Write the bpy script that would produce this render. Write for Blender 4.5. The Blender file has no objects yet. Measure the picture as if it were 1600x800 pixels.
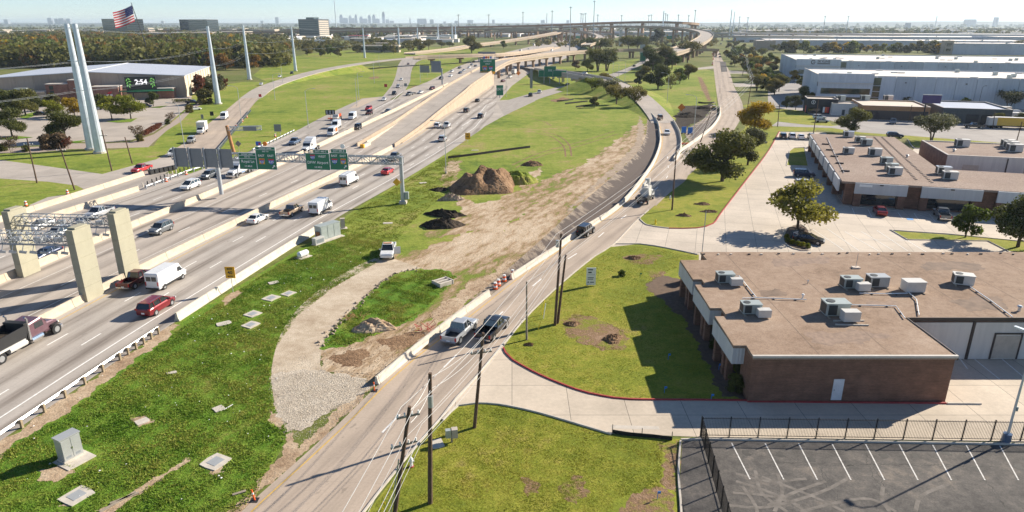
import bpy, bmesh, math, random
import numpy as np
from mathutils import Vector, Matrix
from mathutils.geometry import tessellate_polygon
R = random.Random(11)
scene = bpy.context.scene
COL = scene.collection

# ------------------------------------------------------------------ camera, sky, sun, exposure
CAM_H = 33.0
F = 1050.0                       # focal length in units of a 1600-wide frame
PITCH = math.atan((400 - 37) / F)
cam = bpy.data.cameras.new('camera')
cam.sensor_width = 36.0
cam.lens = F / 1600 * 36
cam.clip_start = 0.5
cam.clip_end = 80000
camo = bpy.data.objects.new('camera', cam)
COL.objects.link(camo)
camo.location = (0,0, CAM_H)
camo.rotation_euler = (math.pi / 2 - PITCH,0,0)
scene.camera = camo

SUN_EL = math.radians(28.5)
SUN_AZ = math.radians(28.0)       # measured from +X towards +Y
sunvec = Vector((math.cos(SUN_AZ) * math.cos(SUN_EL), math.sin(SUN_AZ) * math.cos(SUN_EL), math.sin(SUN_EL)))
world = bpy.data.worlds.new('World')
scene.world = world
world.use_nodes = True
wn = world.node_tree.nodes
sky = wn.new('ShaderNodeTexSky')
sky.sky_type = 'NISHITA'
sky.sun_disc = False
sky.sun_elevation = SUN_EL
sky.sun_rotation = math.pi / 2 - SUN_AZ
sky.air_density = 0.8
sky.dust_density = 0.0
sky.altitude = 1200
sky.ozone_density = 3.0
world.node_tree.links.new(sky.outputs[0], wn['Background'].inputs[0])
wn['Background'].inputs[1].default_value = 0.075
sl = bpy.data.lights.new('sun', 'SUN')
sl.energy = 5.0
sl.angle = math.radians(0.53)
sl.color = (1.0,0.91,0.77)
so = bpy.data.objects.new('sun', sl)
COL.objects.link(so)
so.rotation_euler = sunvec.to_track_quat('Z', 'Y').to_euler()
so.location = (100,50,200)
vs = scene.view_settings
vs.view_transform = 'Standard'
vs.look = 'None'
vs.gamma = 1.0
vs.exposure = 0.92
vs.use_curve_mapping = False
scene.render.engine = 'CYCLES'
scene.cycles.max_bounces = 6
scene.cycles.volume_bounces = 1

# ------------------------------------------------------------------ survey helper: ground coordinates of a sight line at height z
CP, SP = math.cos(PITCH), math.sin(PITCH)
def G(px, py, z=0.0):
 dx = (px - 800) / F
 dy = (400 - py) / F
 t = (z - CAM_H) / (-SP + dy * CP)
 return Vector((dx * t,(CP + dy * SP) * t, z))
def WL(pts, z=0.0):
 return [G(p[0], p[1], p[2] if len(p) > 2 else z) for p in pts]
def hgt(px, py, py2):
 b = G(px, py)
 lo, hi = 0.0,90.0
 for _ in range(50):
  m = (lo + hi) / 2
  d = b.y * CP - (m - CAM_H) * SP
  u = b.y * SP + (m - CAM_H) * CP
  if 400 - F * u / d > py2: lo = m
  else: hi = m
 return lo

# ------------------------------------------------------------------ materials
MATS = {}
def nn(t, kind, **kw):
 n = t.nodes.new(kind)
 for k, v in kw.items():
  setattr(n, k, v)
 return n
def ramp(t, fac, stops):
 r = nn(t, 'ShaderNodeValToRGB')
 e = r.color_ramp.elements
 while len(e) < len(stops): e.new(0.5)
 for i,(p, c) in enumerate(stops):
  e[i].position = p
  e[i].color = (c[0], c[1], c[2],1) if not isinstance(c,(int, float)) else (c, c, c,1)
 t.links.new(fac, r.inputs[0])
 return r.outputs[0]
def mix(t, fac, a, b, mode='MIX'):
 m = nn(t, 'ShaderNodeMix', data_type='RGBA', blend_type=mode)
 if isinstance(fac,(int, float)): m.inputs[0].default_value = fac
 else: t.links.new(fac, m.inputs[0])
 for s, v in ((6, a),(7, b)):
  if isinstance(v, tuple): m.inputs[s].default_value = (v[0], v[1], v[2],1)
  else: t.links.new(v, m.inputs[s])
 return m.outputs[2]
def math_(t, op, a, b=0.0, clamp=False):
 m = nn(t, 'ShaderNodeMath', operation=op, use_clamp=clamp)
 for i, v in enumerate((a, b)):
  if isinstance(v,(int, float)): m.inputs[i].default_value = v
  else: t.links.new(v, m.inputs[i])
 return m.outputs[0]
def noise(t, co, scale, detail=5, rough=0.55, map_scale=None):
 n = nn(t, 'ShaderNodeTexNoise')
 n.inputs['Scale'].default_value = scale
 n.inputs['Detail'].default_value = detail
 n.inputs['Roughness'].default_value = rough
 if map_scale:
  mp = nn(t, 'ShaderNodeMapping')
  mp.inputs['Scale'].default_value = map_scale
  t.links.new(co, mp.inputs[0])
  co = mp.outputs[0]
 t.links.new(co, n.inputs['Vector'])
 return n.outputs[0]
def newmat(name):
 m = bpy.data.materials.new(name)
 m.use_nodes = True
 t = m.node_tree
 b = t.nodes['Principled BSDF']
 MATS[name] = m
 return m, t, b
def coords(t, which='Object'):
 return nn(t, 'ShaderNodeTexCoord').outputs[which]
def addbump(t, b, h, strength, dist):
 bp = nn(t, 'ShaderNodeBump')
 bp.inputs['Strength'].default_value = strength
 bp.inputs['Distance'].default_value = dist
 t.links.new(h, bp.inputs['Height'])
 t.links.new(bp.outputs[0], b.inputs['Normal'])
def plain(name, c, rough=0.7, metal=0.0, var=0.12, scale=1.5, coat=0.0, bump=0.0, bscale=20, emit=0.0):
 """a colour with a mottled variation"""
 m, t, b = newmat(name)
 co = coords(t)
 n = noise(t, co, scale,6,0.6)
 lo = tuple(x * (1 - var) for x in c)
 hi = tuple(min(1, x * (1 + var)) for x in c)
 col = ramp(t, n,[(0.3, lo),(0.7, hi)])
 t.links.new(col, b.inputs['Base Color'])
 b.inputs['Roughness'].default_value = rough
 b.inputs['Metallic'].default_value = metal
 if coat:
  b.inputs['Coat Weight'].default_value = coat
  b.inputs['Coat Roughness'].default_value = 0.05
 if bump:
  addbump(t, b, noise(t, co, bscale,4), bump,0.05)
 if emit:
  b.inputs['Emission Color'].default_value = (c[0], c[1], c[2],1)
  b.inputs['Emission Strength'].default_value = emit
 return m
def patchy(name, stops, s1, s2, s3=None, rough=0.95, bump=0.0, bscale=6, bdist=0.1, weights=(0.55,0.45), fine=None, rot=0.0, stretch=None):
 """several scales of noise driving one colour ramp: grass, soil, gravel"""
 m, t, b = newmat(name)
 co = coords(t)
 if stretch:
  mp = nn(t, 'ShaderNodeMapping', vector_type='TEXTURE')
  mp.inputs['Rotation'].default_value = (0,0, rot)
  mp.inputs['Scale'].default_value = (1 / stretch,1,1)
  t.links.new(co, mp.inputs[0])
  co = mp.outputs[0]
 a = noise(t, co, s1,5,0.6)
 c = noise(t, co, s2,5,0.65)
 v = math_(t, 'ADD', math_(t, 'MULTIPLY', a, weights[0]), math_(t, 'MULTIPLY', c, weights[1]))
 col = ramp(t, v, stops)
 if s3:
  f = noise(t, co, s3,3,0.7)
  k = fine or (0.62,1.3)
  col = mix(t,1.0, col, ramp(t, f,[(0.3, k[0]),(0.7, k[1])]), 'MULTIPLY')
 t.links.new(col, b.inputs['Base Color'])
 b.inputs['Roughness'].default_value = rough
 b.inputs['Specular IOR Level'].default_value = 0.15
 if bump:
  addbump(t, b, noise(t, co, bscale,5,0.7), bump, bdist)
 return m
def road(name, base, dark, lane=3.7, off=0.0, streak=0.5, rough=0.85):
 """worn pavement; UV x is metres across the road, UV y metres along it"""
 m, t, b = newmat(name)
 uv = nn(t, 'ShaderNodeUVMap').outputs[0]
 sep = nn(t, 'ShaderNodeSeparateXYZ')
 t.links.new(uv, sep.inputs[0])
 u = sep.outputs[0]
 fr = math_(t, 'FRACT', math_(t, 'DIVIDE', math_(t, 'ADD', u,100 * lane - off), lane))
 d = math_(t, 'ABSOLUTE', math_(t, 'SUBTRACT', fr,0.5))
 band = ramp(t, d,[(0.0,1.0),(0.1,0.9),(0.26,0.15),(0.5,0.0)])
 long_ = noise(t, uv,1.0,6,0.65,(0.9,0.035,1))
 mid = noise(t, uv,0.35,5,0.6,(1,0.35,1))
 fine = noise(t, uv,5.0,4,0.7)
 k = math_(t, 'MULTIPLY', band, math_(t, 'MULTIPLY', ramp(t, long_,[(0.3,0.2),(0.62,1.0)]), streak), True)
 k2 = math_(t, 'ADD', k, math_(t, 'MULTIPLY', ramp(t, long_,[(0.45,0.0),(0.75,1.0)]),0.25), True)
 col = mix(t, k2, base, dark)
 col = mix(t,1.0, col, ramp(t, mid,[(0.3,0.86),(0.7,1.1)]), 'MULTIPLY')
 col = mix(t,1.0, col, ramp(t, fine,[(0.3,0.9),(0.7,1.08)]), 'MULTIPLY')
 sp = noise(t, uv,1.6,3,0.5,(1,0.5,1))
 col = mix(t, math_(t, 'MULTIPLY', ramp(t, sp,[(0.66,0.0),(0.72,1.0)]),0.35), col,(0.09,0.08,0.07))
 lj = math_(t, 'MULTIPLY', math_(t, 'GREATER_THAN', d,0.487),0.16)
 col = mix(t, lj, col,(0.13,0.115,0.1))
 v = sep.outputs[1]
 jf = math_(t, 'FRACT', math_(t, 'DIVIDE', v,4.6))
 jl = math_(t, 'LESS_THAN', jf,0.012)
 col = mix(t, math_(t, 'MULTIPLY', jl,0.14), col,(0.1,0.09,0.08))
 t.links.new(col, b.inputs['Base Color'])
 b.inputs['Roughness'].default_value = rough
 b.inputs['Specular IOR Level'].default_value = 0.3
 addbump(t, b, noise(t, uv,14,3),0.15,0.02)
 return m
def stained(name, base, dark):
 m, t, b = newmat(name)
 uv = nn(t, 'ShaderNodeUVMap').outputs[0]
 sep = nn(t, 'ShaderNodeSeparateXYZ')
 t.links.new(uv, sep.inputs[0])
 a = noise(t, uv,1.0,5,0.6,(0.16,0.42,1))
 g = math_(t, 'MULTIPLY', sep.outputs[0],0.035)
 k = ramp(t, math_(t, 'ADD', a, g),[(0.46,0.0),(0.6,1.0)])
 c = noise(t, uv,2.0,4,0.7)
 col = mix(t,1.0, mix(t, k, base, dark), ramp(t, c,[(0.3,0.8),(0.7,1.15)]), 'MULTIPLY')
 t.links.new(col, b.inputs['Base Color'])
 b.inputs['Roughness'].default_value = 0.9
 return m
def slabs(name, base, size=4.5, rot=0.0, stain=0.3, joint=(0.16,0.14,0.12)):
 """concrete slabs: saw-cut joints, stains"""
 m, t, b = newmat(name)
 co = coords(t)
 mp = nn(t, 'ShaderNodeMapping')
 mp.inputs['Rotation'].default_value = (0,0, rot)
 t.links.new(co, mp.inputs[0])
 br = nn(t, 'ShaderNodeTexBrick')
 br.offset = 0.0
 br.inputs['Scale'].default_value = 1.0
 br.inputs['Brick Width'].default_value = size
 br.inputs['Row Height'].default_value = size
 br.inputs['Mortar Size'].default_value = 0.025
 br.inputs['Color1'].default_value = (base[0] * 0.96, base[1] * 0.96, base[2] * 0.96,1)
 br.inputs['Color2'].default_value = (base[0] * 1.05, base[1] * 1.05, base[2] * 1.05,1)
 br.inputs['Mortar'].default_value = (joint[0], joint[1], joint[2],1)
 t.links.new(mp.outputs[0], br.inputs['Vector'])
 a = noise(t, co,0.12,6,0.65)
 c = noise(t, co,2.5,5,0.7)
 col = mix(t,1.0, br.outputs[0], ramp(t, a,[(0.3,1 - stain),(0.65,1.08)]), 'MULTIPLY')
 col = mix(t,1.0, col, ramp(t, c,[(0.3,0.9),(0.7,1.07)]), 'MULTIPLY')
 t.links.new(col, b.inputs['Base Color'])
 b.inputs['Roughness'].default_value = 0.85
 b.inputs['Specular IOR Level'].default_value = 0.3
 addbump(t, b, noise(t, co,12,3),0.1,0.02)
 return m
def grassmat(name, stops, tr=0.3):
 m, t, b = newmat(name)
 co = coords(t)
 v = math_(t, 'ADD', math_(t, 'MULTIPLY', noise(t, co,0.11,4,0.6),0.6), math_(t, 'MULTIPLY', noise(t, co,1.3,4,0.7),0.4))
 col = ramp(t, v, stops)
 col = mix(t,1.0, col, ramp(t, noise(t, co,7,2),[(0.3,0.7),(0.7,1.3)]), 'MULTIPLY')
 t.links.new(col, b.inputs['Base Color'])
 b.inputs['Roughness'].default_value = 0.7
 b.inputs['Specular IOR Level'].default_value = 0.2
 tn = nn(t, 'ShaderNodeBsdfTranslucent')
 t.links.new(col, tn.inputs[0])
 ms = nn(t, 'ShaderNodeMixShader')
 ms.inputs[0].default_value = tr
 t.links.new(b.outputs[0], ms.inputs[1])
 t.links.new(tn.outputs[0], ms.inputs[2])
 t.links.new(ms.outputs[0], t.nodes['Material Output'].inputs[0])
 return m
def leafmat(name, c1, c2, c3, tr_=0.38):
 m, t, b = newmat(name)
 co = coords(t)
 oi = nn(t, 'ShaderNodeObjectInfo')
 n = noise(t, co,0.55,4,0.6)
 v = math_(t, 'ADD', math_(t, 'MULTIPLY', n,0.75), math_(t, 'MULTIPLY', oi.outputs['Random'],0.25))
 col = ramp(t, v,[(0.3, c1),(0.5, c2),(0.72, c3)])
 fine = noise(t, co,3.5,2)
 col = mix(t,1.0, col, ramp(t, fine,[(0.3,0.6),(0.7,1.35)]), 'MULTIPLY')
 t.links.new(col, b.inputs['Base Color'])
 b.inputs['Roughness'].default_value = 0.65
 b.inputs['Specular IOR Level'].default_value = 0.25
 tr = nn(t, 'ShaderNodeBsdfTranslucent')
 t.links.new(col, tr.inputs[0])
 ms = nn(t, 'ShaderNodeMixShader')
 ms.inputs[0].default_value = tr_
 t.links.new(b.outputs[0], ms.inputs[1])
 t.links.new(tr.outputs[0], ms.inputs[2])
 t.links.new(ms.outputs[0], t.nodes['Material Output'].inputs[0])
 return m
def brickmat(name, c1, c2, mortar):
 m, t, b = newmat(name)
 co = coords(t)
 sep = nn(t, 'ShaderNodeSeparateXYZ')
 t.links.new(co, sep.inputs[0])
 cb = nn(t, 'ShaderNodeCombineXYZ')
 t.links.new(math_(t, 'ADD', sep.outputs[0], sep.outputs[1]), cb.inputs[0])
 t.links.new(sep.outputs[2], cb.inputs[1])
 br = nn(t, 'ShaderNodeTexBrick')
 br.inputs['Scale'].default_value = 1
 br.inputs['Brick Width'].default_value = 0.23
 br.inputs['Row Height'].default_value = 0.085
 br.inputs['Mortar Size'].default_value = 0.012
 br.inputs['Color1'].default_value = (*c1,1)
 br.inputs['Color2'].default_value = (*c2,1)
 br.inputs['Mortar'].default_value = (*mortar,1)
 t.links.new(cb.outputs[0], br.inputs['Vector'])
 n = noise(t, co,0.8,5,0.6)
 n2 = noise(t, co,1.0,4,0.6,(0.5,0.5,8))
 col = mix(t,1.0, br.outputs[0], ramp(t, n,[(0.3,0.75),(0.7,1.2)]), 'MULTIPLY')
 col = mix(t,1.0, col, ramp(t, n2,[(0.3,0.8),(0.7,1.15)]), 'MULTIPLY')
 t.links.new(col, b.inputs['Base Color'])
 b.inputs['Roughness'].default_value = 0.9
 addbump(t, b, br.outputs['Fac'],-0.3,0.02)
 return m
def panelmat(name, c, step=0.3, rough=0.6, metal=0.0):
 """ribbed sheet: fine vertical ribs with rain streaks"""
 m, t, b = newmat(name)
 co = coords(t)
 oi = nn(t, 'ShaderNodeObjectInfo')
 n = math_(t, 'ADD', math_(t, 'MULTIPLY', noise(t, co,1.0,5,0.6,(1.5,1.5,0.15)),0.7), math_(t, 'MULTIPLY', oi.outputs['Random'],0.3))
 col = ramp(t, n,[(0.3, tuple(x * 0.82 for x in c)),(0.7, tuple(min(1, x * 1.08) for x in c))])
 t.links.new(col, b.inputs['Base Color'])
 b.inputs['Roughness'].default_value = rough
 b.inputs['Metallic'].default_value = metal
 return m
def paint(name, c, metal=0.35, rough=0.32):
 m, t, b = newmat(name)
 co = coords(t)
 n = noise(t, co,2.2,5,0.6)
 col = ramp(t, n,[(0.3, tuple(x * 0.88 for x in c)),(0.7, tuple(min(1, x * 1.06) for x in c))])
 t.links.new(col, b.inputs['Base Color'])
 b.inputs['Metallic'].default_value = metal
 b.inputs['Roughness'].default_value = rough
 b.inputs['Coat Weight'].default_value = 0.6
 b.inputs['Coat Roughness'].default_value = 0.08
 return m

patchy('ground',[(0.36,(0.075,0.1,0.028)),(0.46,(0.13,0.155,0.036)),(0.54,(0.17,0.17,0.055)),(0.63,(0.22,0.185,0.105))],0.012,0.12,1.6, bump=0.3)
patchy('verge',[(0.36,(0.07,0.15,0.014)),(0.46,(0.115,0.22,0.02)),(0.54,(0.17,0.25,0.03)),(0.61,(0.25,0.24,0.06)),(0.67,(0.33,0.235,0.13))],0.09,0.7,3.5, bump=0.8, bscale=4, bdist=0.25)
patchy('field',[(0.38,(0.11,0.165,0.022)),(0.46,(0.18,0.23,0.032)),(0.53,(0.235,0.27,0.045)),(0.59,(0.28,0.255,0.075)),(0.65,(0.33,0.25,0.12))],0.035,0.3,1.5, bump=0.5, bscale=2, bdist=0.2, fine=(0.7,1.25))
patchy('lawn',[(0.34,(0.14,0.18,0.022)),(0.46,(0.21,0.235,0.028)),(0.55,(0.285,0.275,0.042)),(0.63,(0.31,0.25,0.075)),(0.7,(0.25,0.16,0.085))],0.08,0.7,4.5, bump=0.5, bscale=6, bdist=0.12, fine=(0.7,1.25))
patchy('dirt',[(0.34,(0.2,0.125,0.075)),(0.45,(0.36,0.255,0.165)),(0.55,(0.48,0.365,0.25)),(0.68,(0.55,0.45,0.33))],0.12,0.9,5, bump=0.7, bscale=3, bdist=0.15, fine=(0.75,1.2))
patchy('dirt_mix',[(0.41,(0.17,0.21,0.035)),(0.455,(0.26,0.2,0.09)),(0.49,(0.36,0.25,0.155)),(0.54,(0.48,0.37,0.255)),(0.65,(0.58,0.47,0.35))],0.1,0.75,5, bump=0.8, bscale=3, bdist=0.15, fine=(0.72,1.22), rot=math.radians(67), stretch=0.35)
patchy('bare_lawn',[(0.42,(0.21,0.225,0.032)),(0.475,(0.25,0.2,0.07)),(0.52,(0.24,0.15,0.085)),(0.62,(0.32,0.215,0.14))],0.3,1.6,6, bump=0.8, bscale=5, bdist=0.15)
patchy('brown_dirt',[(0.3,(0.12,0.07,0.04)),(0.5,(0.25,0.155,0.09)),(0.7,(0.36,0.24,0.145))],0.3,1.2,5, bump=0.9, bscale=3, bdist=0.2)
patchy('dark_soil',[(0.3,(0.025,0.02,0.016)),(0.5,(0.05,0.04,0.03)),(0.7,(0.1,0.075,0.055))],0.5,2.0,6, bump=1.0, bscale=4, bdist=0.2)
patchy('track_gravel',[(0.32,(0.36,0.275,0.19)),(0.46,(0.47,0.38,0.28)),(0.56,(0.55,0.46,0.35)),(0.7,(0.62,0.54,0.43))],0.2,1.0,9, bump=0.6, bscale=8, bdist=0.06, fine=(0.72,1.22))
patchy('white_gravel',[(0.3,(0.5,0.42,0.33)),(0.5,(0.6,0.52,0.42)),(0.7,(0.68,0.61,0.51))],0.6,2.5,9, bump=1.0, bscale=7, bdist=0.12, fine=(0.55,1.25))
patchy('rubble',[(0.38,(0.28,0.21,0.15)),(0.62,(0.48,0.39,0.3))],0.7,3,8, fine=(0.6,1.3))
road('highway',(0.44,0.395,0.35),(0.19,0.16,0.135),3.72,1.2,0.85)
road('express',(0.46,0.4,0.345),(0.21,0.18,0.155),3.72,3.4,0.8)
road('frontage',(0.45,0.365,0.29),(0.26,0.21,0.17),3.9,0.6,0.5)
road('ramp',(0.38,0.34,0.30),(0.23,0.2,0.175),4.0,1.0,0.4)
stained('stained_asphalt',(0.36,0.285,0.21),(0.115,0.085,0.067))
slabs('driveway',(0.56,0.475,0.375),5.2,0.0,0.22)
slabs('upper_lot',(0.55,0.475,0.39),4.6,0.28,0.18)
slabs('arena_lot',(0.42,0.365,0.31),9,0.25,0.18)
slabs('concrete_far',(0.42,0.37,0.32),6,0.1,0.2)
plain('concrete',(0.52,0.47,0.4),0.85, var=0.16, scale=1.2, bump=0.15)
plain('barrier',(0.49,0.415,0.32),0.85, var=0.15, scale=0.9)
plain('barrier_white',(0.57,0.515,0.43),0.8, var=0.14, scale=1.3)
plain('tan_concrete',(0.41,0.32,0.23),0.85, var=0.12, scale=0.4)
plain('brown_concrete',(0.30,0.195,0.125),0.85, var=0.14, scale=0.4)
plain('column_tan',(0.36,0.335,0.245),0.75, var=0.08, scale=0.6)
plain('column_joint',(0.33,0.31,0.22),0.8)
plain('white_line',(0.74,0.72,0.68),0.7, var=0.15, scale=3)
plain('worn_line',(0.60,0.57,0.53),0.75, var=0.2, scale=2)
patchy('worn_stripe',[(0.36,(0.16,0.15,0.14)),(0.44,(0.5,0.48,0.45)),(0.52,(0.72,0.7,0.66))],2.0,9.0, rough=0.8)
plain('yellow_line',(0.55,0.36,0.1),0.7, var=0.18, scale=2)
plain('blue_paint',(0.08,0.28,0.62),0.7)
plain('red_kerb',(0.36,0.045,0.04),0.75, var=0.2, scale=2)
plain('kerb',(0.50,0.45,0.385),0.85, var=0.15, scale=1.5)
plain('galvanised',(0.52,0.54,0.56),0.42,0.65, var=0.12, scale=1.5)
plain('pylon_steel',(0.60,0.65,0.69),0.4,0.45, var=0.1, scale=0.8)
plain('dull_steel',(0.32,0.345,0.37),0.5,0.4, var=0.15)
plain('gantry_steel',(0.46,0.48,0.5),0.5,0.35, var=0.14)
plain('dark_steel',(0.035,0.035,0.04),0.5,0.3)
plain('weathered_steel',(0.42,0.2,0.08),0.6,0.3, var=0.2)
plain('fence_black',(0.012,0.012,0.013),0.5,0.2)
plain('timber',(0.11,0.068,0.045),0.9, var=0.3, scale=3)
plain('grey_timber',(0.30,0.25,0.19),0.9, var=0.25, scale=3)
plain('post_timber',(0.3,0.235,0.15),0.9, var=0.25, scale=3)
plain('wire',(0.55,0.54,0.52),0.5,0.2)
plain('cabinet',(0.46,0.47,0.46),0.45,0.35, var=0.06)
plain('hvac',(0.40,0.44,0.42),0.5,0.25, var=0.1)
plain('hvac_white',(0.56,0.545,0.51),0.55,0.1, var=0.08)
plain('hvac_dark',(0.04,0.045,0.045),0.6)
plain('rust',(0.32,0.14,0.06),0.85, var=0.3)
plain('plastic_white',(0.78,0.78,0.76),0.5, var=0.05)
plain('sign_green',(0.006,0.17,0.085),0.45, var=0.05)
plain('sign_white',(0.82,0.82,0.80),0.5, var=0.04)
plain('sign_yellow',(0.85,0.42,0.02),0.5, var=0.05)
plain('sign_orange',(0.86,0.24,0.02),0.5, var=0.05)
plain('sign_blue',(0.04,0.13,0.5),0.5, var=0.05)
plain('sign_red',(0.55,0.03,0.04),0.5, var=0.05)
plain('sign_back',(0.22,0.235,0.25),0.5,0.4, var=0.06)
plain('sign_black',(0.015,0.015,0.017),0.5)
plain('sign_purple',(0.06,0.035,0.14),0.5, var=0.1)
plain('safety_orange',(0.85,0.13,0.02),0.5, var=0.08)
plain('safety_yellow',(0.8,0.6,0.03),0.5)
plain('tarp_blue',(0.05,0.22,0.62),0.5, var=0.15)
plain('screen_black',(0.012,0.016,0.016),0.35, emit=0.1)
plain('screen_white',(0.95,0.9,0.9),0.5, emit=0.55)
plain('screen_green',(0.16,0.42,0.08),0.5, emit=0.5)
plain('screen_dim_green',(0.05,0.16,0.05),0.5, emit=0.35)
brickmat('brick',(0.18,0.076,0.046),(0.245,0.106,0.064),(0.2,0.14,0.1))
brickmat('arena_brick',(0.235,0.095,0.065),(0.29,0.12,0.082),(0.25,0.17,0.14))
brickmat('brown_brick',(0.19,0.115,0.085),(0.24,0.145,0.11),(0.2,0.16,0.13))
patchy('roof_gravel',[(0.34,(0.215,0.15,0.105)),(0.46,(0.3,0.212,0.152)),(0.56,(0.35,0.255,0.187)),(0.68,(0.41,0.31,0.235))],0.1,1.2,9, bump=0.5, bscale=12, bdist=0.04, fine=(0.75,1.2))
patchy('roof_gravel_far',[(0.3,(0.25,0.18,0.145)),(0.5,(0.31,0.235,0.19)),(0.7,(0.37,0.29,0.24))],0.08,0.9,4, bump=0.2)
plain('roof_white',(0.80,0.73,0.64),0.8, var=0.07, scale=0.15)
plain('roof_metal',(0.58,0.60,0.64),0.42,0.2, var=0.05, scale=0.2)
plain('roof_tan',(0.62,0.53,0.44),0.8, var=0.1, scale=0.3)
plain('coping',(0.55,0.5,0.44),0.6, var=0.1)
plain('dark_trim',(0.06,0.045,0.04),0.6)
panelmat('fascia',(0.60,0.60,0.60))
panelmat('white_wall',(0.62,0.59,0.55), rough=0.8)
panelmat('tilt_wall',(0.52,0.56,0.60), rough=0.85)
panelmat('tilt_wall_far',(0.60,0.60,0.62), rough=0.85)
panelmat('arena_wall',(0.40,0.325,0.26), rough=0.8)
panelmat('arena_wall_end',(0.62,0.53,0.41), rough=0.8)
plain('white_stucco',(0.62,0.6,0.57),0.85, var=0.08)
plain('dark_stucco',(0.02,0.024,0.032),0.8, var=0.2)
plain('slate_stucco',(0.07,0.085,0.09),0.8, var=0.15)
plain('orange_fascia',(0.40,0.21,0.10),0.8, var=0.15)
plain('tan_wall',(0.45,0.36,0.27),0.85, var=0.15)
plain('door_tan',(0.46,0.40,0.34),0.7)
plain('door_white',(0.66,0.66,0.68),0.6)
plain('glass',(0.02,0.026,0.03),0.06,0.0, var=0.2, coat=1.0)
plain('blue_glass',(0.09,0.12,0.13),0.15,0.6, var=0.3, scale=0.1)
plain('green_glass',(0.035,0.06,0.045),0.1,0.2, var=0.3, scale=0.2)
plain('black_cloth',(0.012,0.012,0.012),0.9)
plain('mulch',(0.13,0.085,0.055),0.95, var=0.25, scale=2)
plain('stone_bed',(0.35,0.28,0.23),0.95, var=0.3, scale=3)
plain('tyre',(0.014,0.014,0.015),0.85)
plain('rim',(0.45,0.46,0.47),0.35,0.7)
plain('chrome',(0.72,0.72,0.73),0.15,0.9)
plain('tail_red',(0.42,0.012,0.012),0.3)
plain('lamp_clear',(0.75,0.75,0.72),0.2)
plain('lamp_amber',(0.85,0.3,0.03),0.3)
plain('black_plastic',(0.02,0.02,0.021),0.6)
plain('bark',(0.085,0.062,0.045),0.95, var=0.25, scale=3)
plain('pale_bark',(0.2,0.165,0.13),0.95, var=0.25, scale=3)
plain('hill',(0.07,0.085,0.06),1.0, var=0.35, scale=0.004)
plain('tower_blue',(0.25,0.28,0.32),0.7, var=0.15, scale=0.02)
for nm, c in (('white',(0.74,0.74,0.73)),('silver',(0.5,0.51,0.52)),('grey',(0.16,0.17,0.18)),('black',(0.012,0.012,0.014)),
              ('red',(0.22,0.01,0.016)),('maroon',(0.10,0.012,0.014)),('navy',(0.022,0.035,0.08)),('tan',(0.42,0.32,0.23)),
              ('plum',(0.17,0.09,0.11)),('bright_red',(0.55,0.03,0.035)),('blue',(0.1,0.16,0.26)),('yellow',(0.72,0.42,0.02)),('cream',(0.6,0.55,0.47))):
 paint('paint_' + nm, c,0.0 if nm in ('white', 'yellow', 'cream', 'black') else 0.3)
leafmat('leaf_dark',(0.05,0.065,0.014),(0.1,0.11,0.024),(0.17,0.16,0.036))
leafmat('leaf_green',(0.055,0.085,0.012),(0.1,0.135,0.018),(0.16,0.185,0.026))
leafmat('leaf_olive',(0.075,0.075,0.017),(0.14,0.125,0.028),(0.22,0.175,0.04))
leafmat('leaf_yellow',(0.16,0.13,0.012),(0.38,0.25,0.014),(0.55,0.33,0.018),0.5)
leafmat('leaf_lime',(0.1,0.135,0.014),(0.19,0.21,0.018),(0.33,0.29,0.022),0.45)
leafmat('leaf_autumn',(0.15,0.16,0.022),(0.26,0.23,0.035),(0.5,0.23,0.06),0.5)
leafmat('leaf_orange',(0.13,0.07,0.017),(0.26,0.135,0.024),(0.46,0.24,0.025))
leafmat('leaf_red',(0.1,0.03,0.014),(0.17,0.05,0.022),(0.23,0.085,0.035))
leafmat('leaf_brown',(0.09,0.06,0.03),(0.15,0.1,0.055),(0.23,0.165,0.1))
leafmat('leaf_grey',(0.065,0.07,0.03),(0.115,0.118,0.055),(0.165,0.165,0.085))
for nm, c in (('flag_red',(0.6,0.03,0.05)),('flag_white',(0.85,0.83,0.8)),('flag_blue',(0.06,0.08,0.34))): leafmat(nm, c, c, c)

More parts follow.
